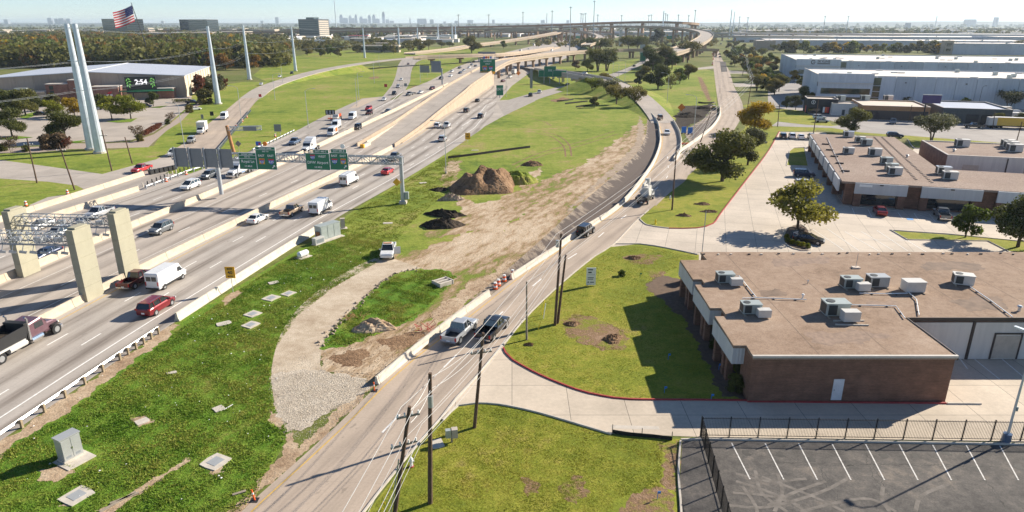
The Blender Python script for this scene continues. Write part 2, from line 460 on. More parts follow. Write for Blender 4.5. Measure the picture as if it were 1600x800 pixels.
# ------------------------------------------------------------------ mesh helpers
class MB:
 def __init__(s):
  s.v = []; s.f = []; s.uv = None
 def add(s, vs, fs):
  o = len(s.v)
  s.v += [tuple(v) for v in vs]
  s.f += [tuple(i + o for i in f) for f in fs]
  return s
 def box(s, x0, x1, y0, y1, z0, z1):
  return s.add([(x0, y0, z0),(x1, y0, z0),(x1, y1, z0),(x0, y1, z0),(x0, y0, z1),(x1, y0, z1),(x1, y1, z1),(x0, y1, z1)],
                     [(0,3,2,1),(4,5,6,7),(0,1,5,4),(1,2,6,5),(2,3,7,6),(3,0,4,7)])
 def rbox(s, c, size, rz=0.0, pitch=0.0):
  m = Matrix.Translation(c) @ Matrix.Rotation(rz,4, 'Z') @ Matrix.Rotation(pitch,4, 'Y')
  a, b, d = size[0] / 2, size[1] / 2, size[2] / 2
  p = MB().box(-a, a,-b, b,-d, d)
  return s.add([m @ Vector(v) for v in p.v], p.f)
 def bar(s, p0, p1, w, h=None):
  p0, p1 = Vector(p0), Vector(p1)
  d = p1 - p0
  L = d.length
  if L < 1e-6: return s
  q = d.to_track_quat('X', 'Z').to_matrix().to_4x4()
  h = h or w
  p = MB().box(0, L,-w / 2, w / 2,-h / 2, h / 2)
  m = Matrix.Translation(p0) @ q
  return s.add([m @ Vector(v) for v in p.v], p.f)
 def cyl(s, p0, p1, r0, r1=None, n=10, caps=True):
  r1 = r0 if r1 is None else r1
  p0, p1 = Vector(p0), Vector(p1)
  q = (p1 - p0).to_track_quat('Z', 'Y')
  vs = []
  for p, r in ((p0, r0),(p1, r1)):
   for i in range(n):
    a = 2 * math.pi * i / n
    vs.append(p + q @ Vector((r * math.cos(a), r * math.sin(a),0)))
  fs = [(i,(i + 1) % n, n + (i + 1) % n, n + i) for i in range(n)]
  if caps: fs += [tuple(range(n - 1,-1,-1)), tuple(range(n,2 * n))]
  return s.add(vs, fs)
 def tube(s, pts, r, n=6):
  pts = [Vector(p) for p in pts]
  rr = r if isinstance(r,(list, tuple)) else [r] * len(pts)
  vs = []
  for i, p in enumerate(pts):
   d = pts[min(i + 1, len(pts) - 1)] - pts[max(i - 1,0)]
   q = d.to_track_quat('Z', 'Y')
   for k in range(n):
    a = 2 * math.pi * k / n
    vs.append(p + q @ Vector((rr[i] * math.cos(a), rr[i] * math.sin(a),0)))
  fs = []
  for i in range(len(pts) - 1):
   for k in range(n):
    fs.append((i * n + k, i * n + (k + 1) % n,(i + 1) * n + (k + 1) % n,(i + 1) * n + k))
  fs += [tuple(range(n - 1,-1,-1)), tuple(range((len(pts) - 1) * n, len(pts) * n))]
  return s.add(vs, fs)
 def loft(s, rings, cap=True, closed=True):
  n = len(rings[0])
  vs = [v for r in rings for v in r]
  fs = []
  for i in range(len(rings) - 1):
   for k in range(n if closed else n - 1):
    fs.append((i * n + k, i * n + (k + 1) % n,(i + 1) * n + (k + 1) % n,(i + 1) * n + k))
  if cap and closed:
   fs += [tuple(range(n - 1,-1,-1)), tuple(range((len(rings) - 1) * n, len(rings) * n))]
  return s.add(vs, fs)
 def prism(s, poly, z0, z1):
  n = len(poly)
  vs = [(p[0], p[1], z0) for p in poly] + [(p[0], p[1], z1) for p in poly]
  fs = [(i,(i + 1) % n, n + (i + 1) % n, n + i) for i in range(n)]
  for t in tessellate_polygon([[Vector((p[0], p[1],0)) for p in poly]]):
   fs += [tuple(t[::-1]), tuple(n + i for i in t)]
  return s.add(vs, fs)
 def quad(s, a, b, c, d):
  return s.add([a, b, c, d],[(0,1,2,3)])
 def mesh(s, name, m=None, smooth=False, fix=True):
  me = bpy.data.meshes.new(name)
  me.from_pydata(s.v,[], s.f)
  if s.uv:
   l = me.uv_layers.new(name='UVMap')
   for lp in me.loops:
    l.data[lp.index].uv = s.uv[lp.vertex_index]
  if fix and not s.uv:
   bm = bmesh.new(); bm.from_mesh(me)
   bmesh.ops.recalc_face_normals(bm, faces=bm.faces)
   bm.to_mesh(me); bm.free()
  if smooth:
   me.polygons.foreach_set('use_smooth',[True] * len(me.polygons))
  if m: me.materials.append(MATS[m])
  me.update()
  return me
 def build(s, name, m, parent=None, smooth=False, **kw):
  return ob(name, s.mesh(name, m, smooth), parent, **kw)
def ob(name, data, parent=None, label=None, cat=None, group=None, kind=None, loc=None, rz=None):
 o = bpy.data.objects.new(name, data)
 COL.objects.link(o)
 if parent is not None: o.parent = parent
 if label: o['label'] = label
 if cat: o['category'] = cat
 if group: o['group'] = group
 if kind: o['kind'] = kind
 if loc is not None: o.location = loc
 if rz is not None: o.rotation_euler = (0,0, rz)
 return o
def thing(name, label, cat, loc=(0,0,0), rz=0.0, group=None):
 o = ob(name, None, None, label, cat, group, None, loc, rz)
 o.empty_display_size = 0.3
 return o
def setmat(o, m):
 o.material_slots[0].link = 'OBJECT'
 o.material_slots[0].material = MATS[m]
SHEETS = [0]
def roughen(W, amp, seed):
 rr = random.Random(seed)
 out = []
 ph = [rr.uniform(0,6.28) for _ in range(4)]
 s = 0.0
 for i in range(len(W)):
  a, b = W[i], W[(i + 1) % len(W)]
  d = b - a
  L = d.length
  n = max(1, int(L / (amp * 0.3)))
  nr = Vector((d.y,-d.x,0)).normalized() if L else Vector((0,0,0))
  for k in range(n):
   f = k / n
   w = math.sin(s * 0.37 / amp + ph[0]) * 0.6 + math.sin(s * 0.9 / amp + ph[1]) * 0.4 + math.sin(s * 2.1 / amp + ph[2]) * 0.25 + rr.uniform(-0.22,0.22)
   out.append(a + d * f + nr * w * amp)
   s += L / n
 return out
def sheet(name, pts, z, m, kind='structure', parent=None, world=False, rough=0.0):
 """a flat ground sheet from surveyed points"""
 W = pts if world else [G(p[0], p[1]) for p in pts]
 SHEETS[0] += 1
 if rough: W = roughen(W, rough, SHEETS[0])
 z += 0.0006 * (SHEETS[0] % 6)
 mb = MB()
 tri = tessellate_polygon([[Vector((p[0], p[1],0)) for p in W]])
 mb.add([(p[0], p[1], z) for p in W],[tuple(t) for t in tri])
 o = ob(name, mb.mesh(name, m), parent)
 me = o.data
 for p in me.polygons:
  if p.normal.z < 0: p.flip()
 if parent is None: o['kind'] = kind
 return o
def spline(pts, step=3.0):
 """Catmull-Rom through points, resampled about every step metres"""
 P = [Vector(p) for p in pts]
 P = [P[0] * 2 - P[1]] + P + [P[-1] * 2 - P[-2]]
 out = []
 for i in range(1, len(P) - 2):
  a, b, c, d = P[i - 1], P[i], P[i + 1], P[i + 2]
  n = max(1, int((c - b).length / step))
  for k in range(n):
   t = k / n
   out.append(0.5 * ((2 * b) + (c - a) * t + (2 * a - 5 * b + 4 * c - d) * t * t + (3 * b - a - 3 * c + d) * t ** 3))
 out.append(P[-2])
 return out
def resample(pts, n):
 P = np.array([tuple(p) for p in pts], float)
 d = np.r_[0, np.cumsum(np.linalg.norm(np.diff(P, axis=0), axis=1))]
 t = np.linspace(0, d[-1], n)
 return [Vector((np.interp(x, d, P[:,0]), np.interp(x, d, P[:,1]), np.interp(x, d, P[:,2]))) for x in t]
def ribbon(name, L, Rr, z, m, n=60, kind='structure', parent=None, ncross=1):
 """road surface between two edges, UV in metres"""
 A, B = resample(L, n), resample(Rr, n)
 mb = MB(); uv = []
 s = 0.0
 for i in range(n):
  if i: s += ((A[i] + B[i]) / 2 - (A[i - 1] + B[i - 1]) / 2).length
  w = (B[i] - A[i]).length
  for k in range(ncross + 1):
   p = A[i].lerp(B[i], k / ncross)
   mb.v.append((p.x, p.y, p.z + z)); uv.append((w * k / ncross, s))
 c = ncross + 1
 for i in range(n - 1):
  for k in range(ncross):
   mb.f.append((i * c + k, i * c + k + 1,(i + 1) * c + k + 1,(i + 1) * c + k))
 mb.uv = uv
 o = ob(name, mb.mesh(name, m), parent)
 for p in o.data.polygons:
  if p.normal.z < 0: p.flip()
 if parent is None: o['kind'] = kind
 return o
def sideways(pts, d):
 """offset a path d metres to its right"""
 out = []
 for i, p in enumerate(pts):
  t = pts[min(i + 1, len(pts) - 1)] - pts[max(i - 1,0)]
  t.z = 0; t.normalize()
  out.append(Vector((p.x + t.y * d, p.y - t.x * d, p.z)))
 return out
def sweep(mb, pts, prof):
 """sweep a closed (lateral, height) profile along a path"""
 rings = []
 for i, p in enumerate(pts):
  t = pts[min(i + 1, len(pts) - 1)] - pts[max(i - 1,0)]
  t = Vector((t.x, t.y,0)).normalized()
  r = Vector((t.y,-t.x,0))
  rings.append([Vector((p.x, p.y, p.z)) + r * a + Vector((0,0, h)) for a, h in prof])
 return mb.loft(rings)
def cut(pts, a, b):
 """piece of a path between arc lengths a and b"""
 P = [Vector(p) for p in pts]
 out = []; s = 0.0
 for i in range(len(P) - 1):
  d = (P[i + 1] - P[i]).length
  if s + d >= a and s <= b:
   t0 = max(0.0,(a - s) / d) if d else 0
   t1 = min(1.0,(b - s) / d) if d else 0
   if not out: out.append(P[i].lerp(P[i + 1], t0))
   if t1 > t0: out.append(P[i].lerp(P[i + 1], t1))
  s += d
 return out
def plen(pts):
 return sum((Vector(pts[i + 1]) - Vector(pts[i])).length for i in range(len(pts) - 1))
def along(pts, s):
 s0 = 0.0
 for i in range(len(pts) - 1):
  d = (pts[i + 1] - pts[i]).length
  if s <= s0 + d or i == len(pts) - 2:
   t = pts[i + 1] - pts[i]
   return pts[i].lerp(pts[i + 1],(s - s0) / d if d else 0), math.atan2(t.y, t.x)
  s0 += d
def line(name, pts, w, z, m, parent):
 mb = MB()
 A = [Vector(p) for p in pts]
 l, r = sideways(A,-w / 2), sideways(A, w / 2)
 for i in range(len(A) - 1):
  mb.quad((l[i].x, l[i].y, l[i].z + z),(r[i].x, r[i].y, r[i].z + z),(r[i + 1].x, r[i + 1].y, r[i + 1].z + z),(l[i + 1].x, l[i + 1].y, l[i + 1].z + z))
 return mb.build(name, m, parent)
TXT = {}
def text(name, s, size, m, parent, loc, rot, thick=0.0, align='CENTER', bold=0.0, sx=1.0):
 """printed lettering as a thin mesh"""
 cu = bpy.data.curves.new('lettering', 'FONT')
 cu.body = s; cu.size = size; cu.align_x = align; cu.align_y = 'CENTER'
 cu.extrude = thick; cu.offset = bold; cu.resolution_u = 2
 t = bpy.data.objects.new('tmp', cu)
 COL.objects.link(t)
 bpy.context.view_layer.update()
 me = bpy.data.meshes.new_from_object(t)
 bpy.data.objects.remove(t)
 bpy.data.curves.remove(cu)
 me.materials.clear(); me.materials.append(MATS[m])
 o = ob(name, me, parent)
 o.location = loc; o.rotation_euler = rot; o.scale = (sx,1,1)
 return o
def inside(x, y, poly):
 c = np.zeros(len(x), bool)
 n = len(poly)
 for i in range(n):
  x1, y1 = poly[i][0], poly[i][1]; x2, y2 = poly[(i + 1) % n][0], poly[(i + 1) % n][1]
  k = ((y1 > y) != (y2 > y)) & (x < (x2 - x1) * (y - y1) / ((y2 - y1) if y2 != y1 else 1e-9) + x1)
  c ^= k
 return c


# ------------------------------------------------------------------ ground sheets
mb = MB()
S = 26000
NG = 26
gx = np.linspace(-S, S, NG)
for j in range(NG):
 for i in range(NG):
  mb.v.append((gx[i],-2000 + (S + 2000 + 2000) * j / (NG - 1),0))
for j in range(NG - 1):
 for i in range(NG - 1):
  mb.f.append((j * NG + i, j * NG + i + 1,(j + 1) * NG + i + 1,(j + 1) * NG + i))
mb.build('ground', 'ground', kind='structure')

# surveyed lines of the highway as (Y, X): barriers one to four counted from the right, and the right pavement edge
B1 = [(20,-62.0),(80.5,-53.4),(100,-50.2),(130,-44.4),(154,-39.4),(190,-33.0),(224,-29.3),(256,-26.4),(299,-21.2),(369,-13.7)]
B2 = [(20,-78.1),(100,-66.6),(128,-62.2),(152,-58.8),(177,-56.0),(213,-52.6),(256,-48.4),(278,-46.4),(401,-36.4)]
B3 = [(20,-97.0),(100,-84.8),(118,-81.8),(138,-77.8),(161,-73.9),(186,-71.5),(218,-70.3),(242,-70.7),(262,-70.8),(287,-70.7),(318,-69.6)]
B4 = [(20,-103.4),(113.7,-90.1),(153.7,-84.4)]
RE = [(20,-46.8),(48,-42.8),(71.5,-39.5),(115.8,-31.6),(127.6,-28.9),(146.9,-24.4),(179.7,-17.7),(226.6,-9.6)]
def LV(a, z=0.0):
 return spline([Vector((x, y, z)) for y, x in a],6)
def at_y(a, y):
 ys = [p.y for p in a]; xs = [p.x for p in a]
 return float(np.interp(y, ys, xs))
b1, b2, b3, b4 = LV(B1), LV(B2), LV(B3), LV(B4)
re_ = LV(RE) + WL([(770,180),(776,160),(800,134)])
def offline(a, d, y0, y1, step=6):
 return [Vector((at_y(a, y) + d, y,0)) for y in np.arange(y0, y1 + 0.1, step)]

field_poly = [(330,300),(461,207),(566,155),(600,152),(618,128),(622,103),(560,104),(470,120),(415,138),(396,160),(355,219),(335,236),(280,262),(225,292)]
sheet('grass_field', field_poly,0.004, 'field')
sheet('grass_strip',[(631,144),(641,127),(643,110),(652,97),(668,90),(745,88),(712,105),(672,126)],0.004, 'field')
sheet('grass_gore',[(776,160),(800,134),(835,109),(870,104),(905,104),(1000,92),(985,103),(945,119),(910,127),(872,136),(830,146),(795,156)],0.004, 'field')
sheet('park_grass',[(424,131),(470,118),(545,101),(600,93),(650,88),(740,85),(760,76),(690,74),(600,74),(480,84),(420,98),(395,118)],0.003, 'field')
construct_field = [(530,345),(572,316),(630,282),(697,240),(755,200),(800,172),(847,153),(910,134),(945,127),(975,140),(1012,165),(1014,190),(1002,215),
                   (960,250),(900,290),(850,340),(800,390),(720,400),(640,395),(600,410),(560,400)]
sheet('construction_field', construct_field,0.004, 'field')
ramp_lawn = [(960,120),(994,139),(1020,156),(1040,171),(1052,188),(1066,190),(1121,175),(1119,140),(1116,112),(1090,104),(1010,100)]
sheet('ramp_lawn', ramp_lawn,0.004, 'field')
verge_poly = [(-90,860),(-90,760),(0,694),(270,508),(410,425),(530,350),(600,372),(640,395),(600,410),(520,455),(465,500),(430,550),(424,580),(430,640),(455,672),(400,775),(355,830),(340,860)]
sheet('verge', verge_poly,0.006, 'verge')
sheet('worn_verge_edge',[(-90,757),(0,691),(272,504),(282,508),(230,552),(170,590),(150,612),(70,665),(0,712),(-90,790)],0.010, 'dirt', rough=0.45)
loop_isle = [(502,545),(520,515),(556,480),(585,452),(617,428),(655,420),(690,421),(716,432),(700,448),(682,468),(664,488),(628,508),(590,522),(545,542)]
sheet('dirt_lot',[(500,560),(505,535),(560,500),(600,462),(640,440),(600,415),(610,398),(650,390),(720,390),(770,372),(808,343),(848,305),(890,270),(950,234),(995,203),(1016,190),
                   (1024,200),(1024,222),(1006,258),(960,300),(900,348),(850,385),(800,428),(765,456),(700,505),(640,552),(590,598),(560,600),(520,580)],0.010, 'dirt_mix', rough=0.6)
sheet('dirt_verge',[(470,700),(560,605),(590,598),(540,650),(470,714),(400,776),(372,805),(340,840),(330,830),(385,772),(430,725),(452,678)],0.011, 'dirt', rough=0.3)
trk_l = spline(WL([(600,399),(560,414),(510,444),(466,482),(440,520),(427,560),(424,592),(430,640)]),2)
trk_r = spline(WL([(660,420),(615,428),(583,452),(552,482),(518,515),(502,545),(500,570),(520,600)]),2)
ribbon('gravel_track', trk_l, trk_r,0.016, 'track_gravel',40)
sheet('gravel_spread',[(425,585),(505,575),(520,584),(575,592),(578,604),(545,628),(500,652),(470,672),(446,676),(440,655),(430,630)],0.020, 'white_gravel', rough=0.35)
sheet('loop_island', loop_isle,0.022, 'verge', rough=0.35)
for k, pts in enumerate([[(630,398),(700,378),(760,345),(860,275),(900,262),(870,292),(800,350),(760,385),(720,398),(680,400)],
                         [(505,560),(540,545),(590,525),(640,512),(690,492),(700,500),(650,545),(600,585),(560,590),(520,578)],
                         [(905,262),(960,222),(1000,190),(1008,200),(975,235),(930,262),(890,285)]]):
 sheet('brown_earth', pts,0.014 + 0.004 * k + (0.014 if k == 1 else 0), 'dirt_mix', rough=0.9)
for pts in ([(715,305),(740,318),(780,312),(812,296),(822,275),(845,262),(840,285),(815,315),(770,345),(725,365),(690,372),(655,368),(690,355),(720,340)],[(700,250),(720,252),(712,290),(694,300),(690,280)]):
 sheet('disturbed_soil', pts,0.026, 'dirt_mix', rough=0.7)
sheet('dark_earth',[(510,560),(545,545),(575,552),(560,572),(525,575)],0.034, 'brown_dirt', rough=0.6)
sheet('dark_earth',[(590,535),(640,520),(672,510),(650,535),(610,550)],0.035, 'brown_dirt', rough=0.6)
sheet('dark_earth',[(640,548),(700,498),(760,450),(800,418),(780,420),(740,440),(700,468),(655,512)],0.033, 'dirt', rough=0.5)
sheet('washed_strip',[(1000,182),(1007,200),(1003,230),(975,261),(930,294),(885,335),(881,335),(927,289),(967,254),(993,225),(997,200)],0.030, 'rubble', rough=0.5)

for pts in ([(462,209),(500,190),(540,170),(556,160),(560,162),(520,183),(480,205)],[(575,121),(590,119),(594,122),(580,124)],[(1090,120),(1096,121),(1104,135),(1112,158),(1106,158),(1096,138)],[(858,157),(880,152),(890,154),(870,160)],[(640,136),(652,133),(648,138)]):
 sheet('bare_earth_patch', pts,0.009, 'brown_dirt', rough=0.6)
for k, pts in enumerate([[(838,208),(862,214),(880,228),(884,245)],[(848,206),(872,212),(889,226),(893,244)],[(800,258),(840,240),(905,222),(960,205)],[(806,262),(846,244),(912,226),(966,209)],[(830,185),(850,190),(862,197)]]):
 sheet('wheel_rut', sideways(spline(WL(pts),1.5),-.22) + sideways(spline(WL(pts),1.5),.22)[::-1],0.02, 'brown_dirt', world=True)
# lawns on the right
sheet('island_lawn',[(1000,342),(1010,351),(1045,356.5),(1088,356),(1113,349),(1126,330),(1198,236),(1216,205),(1275,205),(1275,196),(1215,196),(1165,175),(1164,200),(1130,232),(1097,255),(1047,300)],0.005, 'lawn')
sheet('upper_lawn',[(1160,165),(1215,197),(1275,197),(1275,203),(1600,233),(1700,240),(1700,228),(1400,203),(1300,195),(1280,175),(1215,165),(1180,160)],0.006, 'lawn')
front_lawn = [(960,382),(1000,382),(1040,388),(1096,399),(1100,470),(1170,624),(1080,624.5),(985,624),(940,618),(900,608),(845,586),(802,562),(788,543),(800,520),(833,487),(882,441),(930,401)]
sheet('front_lawn', front_lawn,0.005, 'lawn')
corner_lawn = [(692,660),(716,635),(745,630),(780,632),(830,643),(880,657),(955,680),(1062,686),(1056,740),(1062,860),(530,860),(590,780),(640,715)]
sheet('corner_lawn', corner_lawn,0.005, 'lawn')
for k, pts in enumerate([[(880,500),(900,492),(930,495),(960,510),(985,528),(975,545),(940,548),(905,535),(880,520)],[(972,402),(1000,396),(1035,400),(1020,412),(985,413)],
                         [(1010,425),(1035,422),(1045,428),(1020,434)],[(1005,445),(1035,430),(1090,440),(1165,622),(1130,622),(1105,570),(1070,500)],
                         [(870,760),(905,745),(925,770),(900,790)],[(970,790),(1010,765),(1050,760),(1056,830),(960,830)],[(815,745),(838,755),(842,775),(822,778)],[(1030,690),(1060,688),(1058,770),(1040,760)]]):
 sheet('bare_earth_patch', pts,0.009, 'bare_lawn' if k != 3 else 'mulch', rough=0.35)
# driveway, lots
drive_top = WL([(770,520),(786,545),(801,564),(845,588),(900,610),(940,620),(985,625.5),(1080,626),(1167,627)])
drive_bot = WL([(1700,694),(1560,690),(1095,683),(955,677.5),(880,655),(830,641),(780,631),(745,629),(715,633),(690,655)])
dr = sheet('driveway', drive_top + WL([(1478,629),(1430,560),(1430,520),(1700,520)]) + drive_bot + WL([(700,600)]),0.018, 'driveway', world=True)
upper_lot = [(955,386),(1000,341),(1010,352),(1045,357.5),(1089,357),(1115,350),(1128,330),(1200,237),(1217,206),(1290,207),(1330,260),(1420,240),(1440,222),(1463,228),(1450,248),(1700,290),(1700,470),(1300,470),(1092,470),(1092,398),(1040,387),(1000,381)]
ul = sheet('upper_lot', upper_lot,0.012, 'upper_lot')
sheet('kerbside_lawn',[(1229,258),(1234,236),(1240,232),(1256,231),(1262,259)],0.05, 'lawn')
sheet('sidewalk',[(1262,259),(1256,231),(1267,226),(1300,290),(1310,322),(1298,318)],0.03, 'concrete')
sheet('kerbside_lawn',[(1392,361),(1420,374),(1545,376),(1575,392),(1700,410),(1700,385),(1570,375),(1480,367)],0.045, 'lawn')
sheet('kerbside_lawn',[(1419,217),(1432,214),(1470,222),(1458,232),(1430,231)],0.03, 'lawn')
patchy('asphalt_lot',[(0.36,(0.068,0.063,0.06)),(0.47,(0.105,0.097,0.09)),(0.55,(0.14,0.127,0.115)),(0.65,(0.22,0.187,0.155))],0.22,1.3,7, bump=0.3, bscale=14, bdist=0.03, fine=(0.75,1.2), rough=0.85)
lot = sheet('asphalt_lot',[(1066,689),(1100,688),(1700,698),(1700,880),(1056,880),(1062,760)],0.010, 'asphalt_lot')
slabs('street',(0.34,0.31,0.285),8,0.2,0.2)
sheet('back_street',[(1205,197),(1300,200),(1345,207),(1420,212),(1600,226),(1720,234),(1720,150),(1440,148),(1275,150),(1262,178),(1303,190),(1325,194),(1300,197),(1260,195),(1215,190)],0.016, 'street')
sheet('service_yard',[(1200,168),(1262,174),(1275,150),(1268,125),(1240,108),(1215,118),(1200,140)],0.008, 'street')

# left side: frontage, cross street, arena lot
lf_l = spline(WL([(150,340),(165,290),(205,270),(244,249),(287,224),(325,194),(352,173),(381,150),(404,138)]),4)
lf_r = spline(WL([(180,330),(232,284),(270,262),(300,250),(340,232),(362,207),(380,185),(400,159),(424,140)]),4)
ribbon('left_frontage_road', lf_l, lf_r,0.014, 'frontage',50)
sheet('cross_street',[(-120,330),(-120,246),(0,250),(60,258),(160,272),(240,250),(300,240),(240,285),(135,345),(0,400),(-120,440),(-120,385),(0,344),(40,331),(47,320),(75,308),(120,302),(132,296),(120,290),(75,284),(0,279),(-120,274)],0.012, 'concrete_far')
sheet('corner_grass',[(-120,274),(0,279),(75,284),(120,290),(132,296),(120,302),(75,308),(47,320),(40,331),(0,344),(-120,385)],0.008, 'field')
sheet('arena_grass',[(-120,246),(0,250),(60,258),(160,272),(200,272),(244,249),(287,224),(325,194),(352,173),(381,150),(404,138),(420,128),(380,128),(330,135),(300,150),(290,170),(262,195),(240,228),(160,236),(60,240),(-120,240)],0.006, 'field')
sheet('planting_bed',[(-120,226),(0,232),(60,229),(110,224),(170,224),(205,222),(240,210),(270,190),(300,165),(312,160),(316,163),(300,172),(283,190),(262,203),(240,222),(232,230),(165,232),(110,233),(60,238),(-120,242)],0.010, 'stone_bed')
sheet('arena_lot',[(-120,226),(0,230),(60,227),(110,222),(170,222),(205,219),(240,207),(270,187),(296,165),(300,150),(270,148),(0,165),(-120,175)],0.014, 'arena_lot')
for pts in ([(-20,219),(0,215),(30,213),(52,215),(25,218)],[(25,182),(60,174),(58,180),(40,186)],[(105,222),(137,219),(120,224)],[(120,191),(140,186),(142,192)],[(165,190),(215,185),(205,191),(185,192)],[(232,168),(262,165),(250,169)]):
 sheet('lot_island', pts,0.1, 'verge')
sheet('median_strip',[(225,297),(280,268),(330,258),(330,262),(240,298)],0.016, 'verge')

# ------------------------------------------------------------------ highway pavements and markings
def pair(a, b, y0, y1, step=6):
 ys = np.arange(y0, y1 + 0.1, step)
 return [Vector((at_y(a, y), y,0)) for y in ys],[Vector((at_y(b, y), y,0)) for y in ys]
sheet('exit_pavement',[(742,208),(755,199),(790,179.5),(836,158),(836,145),(795,156),(775,157),(750,180)],0.013, 'concrete_far')
sheet('merge_pavement',[(600,168),(622,152),(634,141),(665,129),(660,148),(630,166)],0.017, 'concrete_far')
far_hw = [(630,145),(672,126),(713,105),(752,91),(800,79.5),(840,70),(880,62),(930,55),(975,51),(1010,49),(1010,53),(960,59),(925,67),(905,76),(890,88),(868,99),(850,106),(835,108.5),(800,134),(776,162),(740,175),(690,165)]
sheet('far_highway', far_hw,0.012, 'concrete_far')
L, Q = pair(b1, re_,22,392)
nb = ribbon('northbound_pavement', L, Q,0.020, 'highway',80)
L, Q = pair(b2, b1,22,360)
ex = ribbon('express_pavement', L, Q,0.024, 'express',80)
L, Q = pair(b3, b2,22,318)
sb = ribbon('southbound_pavement', L, Q,0.022, 'highway',80)
L, Q = pair(b4, b3,22,154)
ribbon('collector_pavement', L, Q,0.026, 'ramp',40)
ribbon('gore_pavement', WL([(461,206),(512,179),(566,154),(598,151),(612,134),(618,120)]), WL([(510,215),(560,180),(620,150),(632,144),(641,127),(642,114)]),0.028, 'ramp',20)
ribbon('service_ramp', WL([(612,134),(618,120),(622,102),(627,94),(640,89),(660,86)]), WL([(640,130),(642,115),(644,106),(651,97),(664,91),(690,87)]),0.016, 'ramp',20)
sheet('brick_gore',[(566,155.5),(580,153),(594,152.5),(560,168),(545,170)],0.034, 'tan_wall')
ex_l = spline(WL([(776,160),(795,156),(830,146),(872,136),(910,127),(940,120),(965,112),(990,102),(1003,95),(1015,90)]),5)
ex_r = spline(WL([(788,181),(830,160),(847,153),(879,143),(910,134),(945,126),(975,115),(1005,100),(1014,95),(1028,90)]),5)
exr = ribbon('exit_ramp', ex_l, ex_r,0.030, 'ramp',40)

DASH = MB().box(-1.5,1.5,-0.09,0.09,0,0.004).mesh('lane_dash', 'white_line')
def dashes(a, d, y0, y1, parent, z=0.03, step=12.2, me=None):
 y = y0
 while y < y1:
  x, xx = at_y(a, y) + d, at_y(a, y + 1) + d
  o = ob('lane_dash', me or DASH, parent)
  o.location = (x, y, z)
  o.rotation_euler = (0,0, math.atan2(1, xx - x))
  y += step
line('edge_line', offline(b1,1.35,24,380),0.16,0.030, 'yellow_line', nb)
dashes(b1,5.1,30.6,380, nb)
dashes(b1,8.8,30.6,380, nb)
dashes(b1,12.5,165,300, nb)
line('edge_line', offline(re_,-3.0,24,272),0.2,0.030, 'white_line', nb)
line('gore_line', WL([(722,197),(745,182),(760,164),(776,158)]),0.25,0.034, 'white_line', nb)
line('edge_line', offline(b1,-3.3,24,186),0.16,0.034, 'worn_line', ex)
dashes(b1,-7.1,36,186, ex,0.034)
line('edge_line', offline(b2,4.4,24,270),0.16,0.034, 'worn_line', ex)
dashes(b2,8.2,190,300, ex,0.034)
line('edge_line', offline(b2,-1.5,24,310),0.16,0.032, 'worn_line', sb)
dashes(b2,-5.2,33,310, sb,0.032)
dashes(b2,-8.9,33,310, sb,0.032)
line('edge_line', offline(b3,3.0,24,220),0.16,0.032, 'worn_line', sb)
line('gore_line', WL([(585,171),(612,158),(624,147),(630,143)]),0.3,0.036, 'white_line', sb)

# frontage road on the right, and the curved ramp that joins it
fr_l = spline(WL([(1116,80),(1114,92),(1116,115),(1119,140),(1122,160),(1124,178),(1112,200),(1087,220),(1054,249),(1025,275),(1000,294)]),4)
fr_r = spline(WL([(1123,80),(1128,92),(1138,108),(1147,135),(1156,152),(1161,168),(1155,190),(1130,225),(1097,255),(1047,300),(1025,322)]),4)
fr = ribbon('frontage_road', fr_l, fr_r,0.022, 'frontage',70)
ra_l = spline(WL([(1023,185),(1030,205),(1031,225),(1020,255),(990,298),(960,328),(905,363),(860,396),(800,436),(760,467),(700,513),(640,558),(588,604),(540,652),(470,716),(400,778),(330,845)]),3)
ra_r = spline(WL([(1050,185),(1063,210),(1064,228),(1060,248),(1075,275),(1047,301),(1000,341),(960,382),(930,401),(882,440),(832,487),(795,530),(745,590),(715,622),(690,655),(640,712),(590,775),(530,855)]),3)
rr_ = ribbon('near_frontage_road', ra_l, ra_r,0.026, 'frontage',90)
def between(f, a0, a1):
 A, B = resample(ra_l,300), resample(ra_r,300)
 return [a.lerp(b, f) for a, b in zip(A, B)][a0:a1]
line('edge_line', sideways(ra_l[6:],-0.7),0.14,0.032, 'yellow_line', rr_)
lane = between(0.53,100,299)
Lt = plen(lane); s = 2.0
while s < Lt - 3:
 p, a = along(lane, s)
 o = ob('lane_dash', DASH, rr_); o.location = (p.x, p.y,0.032); o.rotation_euler = (0,0, a)
 s += 12.2
line('edge_line', sideways(fr_l[10:60],0.6),0.16,0.028, 'yellow_line', fr)
sheet('asphalt_patch',[(1125,97),(1134,97),(1136.5,112),(1127,112.5)],0.03, 'asphalt_lot', parent=fr)
sheet('driveway_apron',[(1137,110),(1170,112),(1170,115),(1139,115)],0.018, 'concrete_far')
sheet('driveway_apron',[(1145,130),(1180,131),(1180,135),(1149,136)],0.018, 'concrete_far')
sheet('driveway_apron',[(1116,103),(1090,106),(1088,109),(1117,107)],0.018, 'concrete_far')
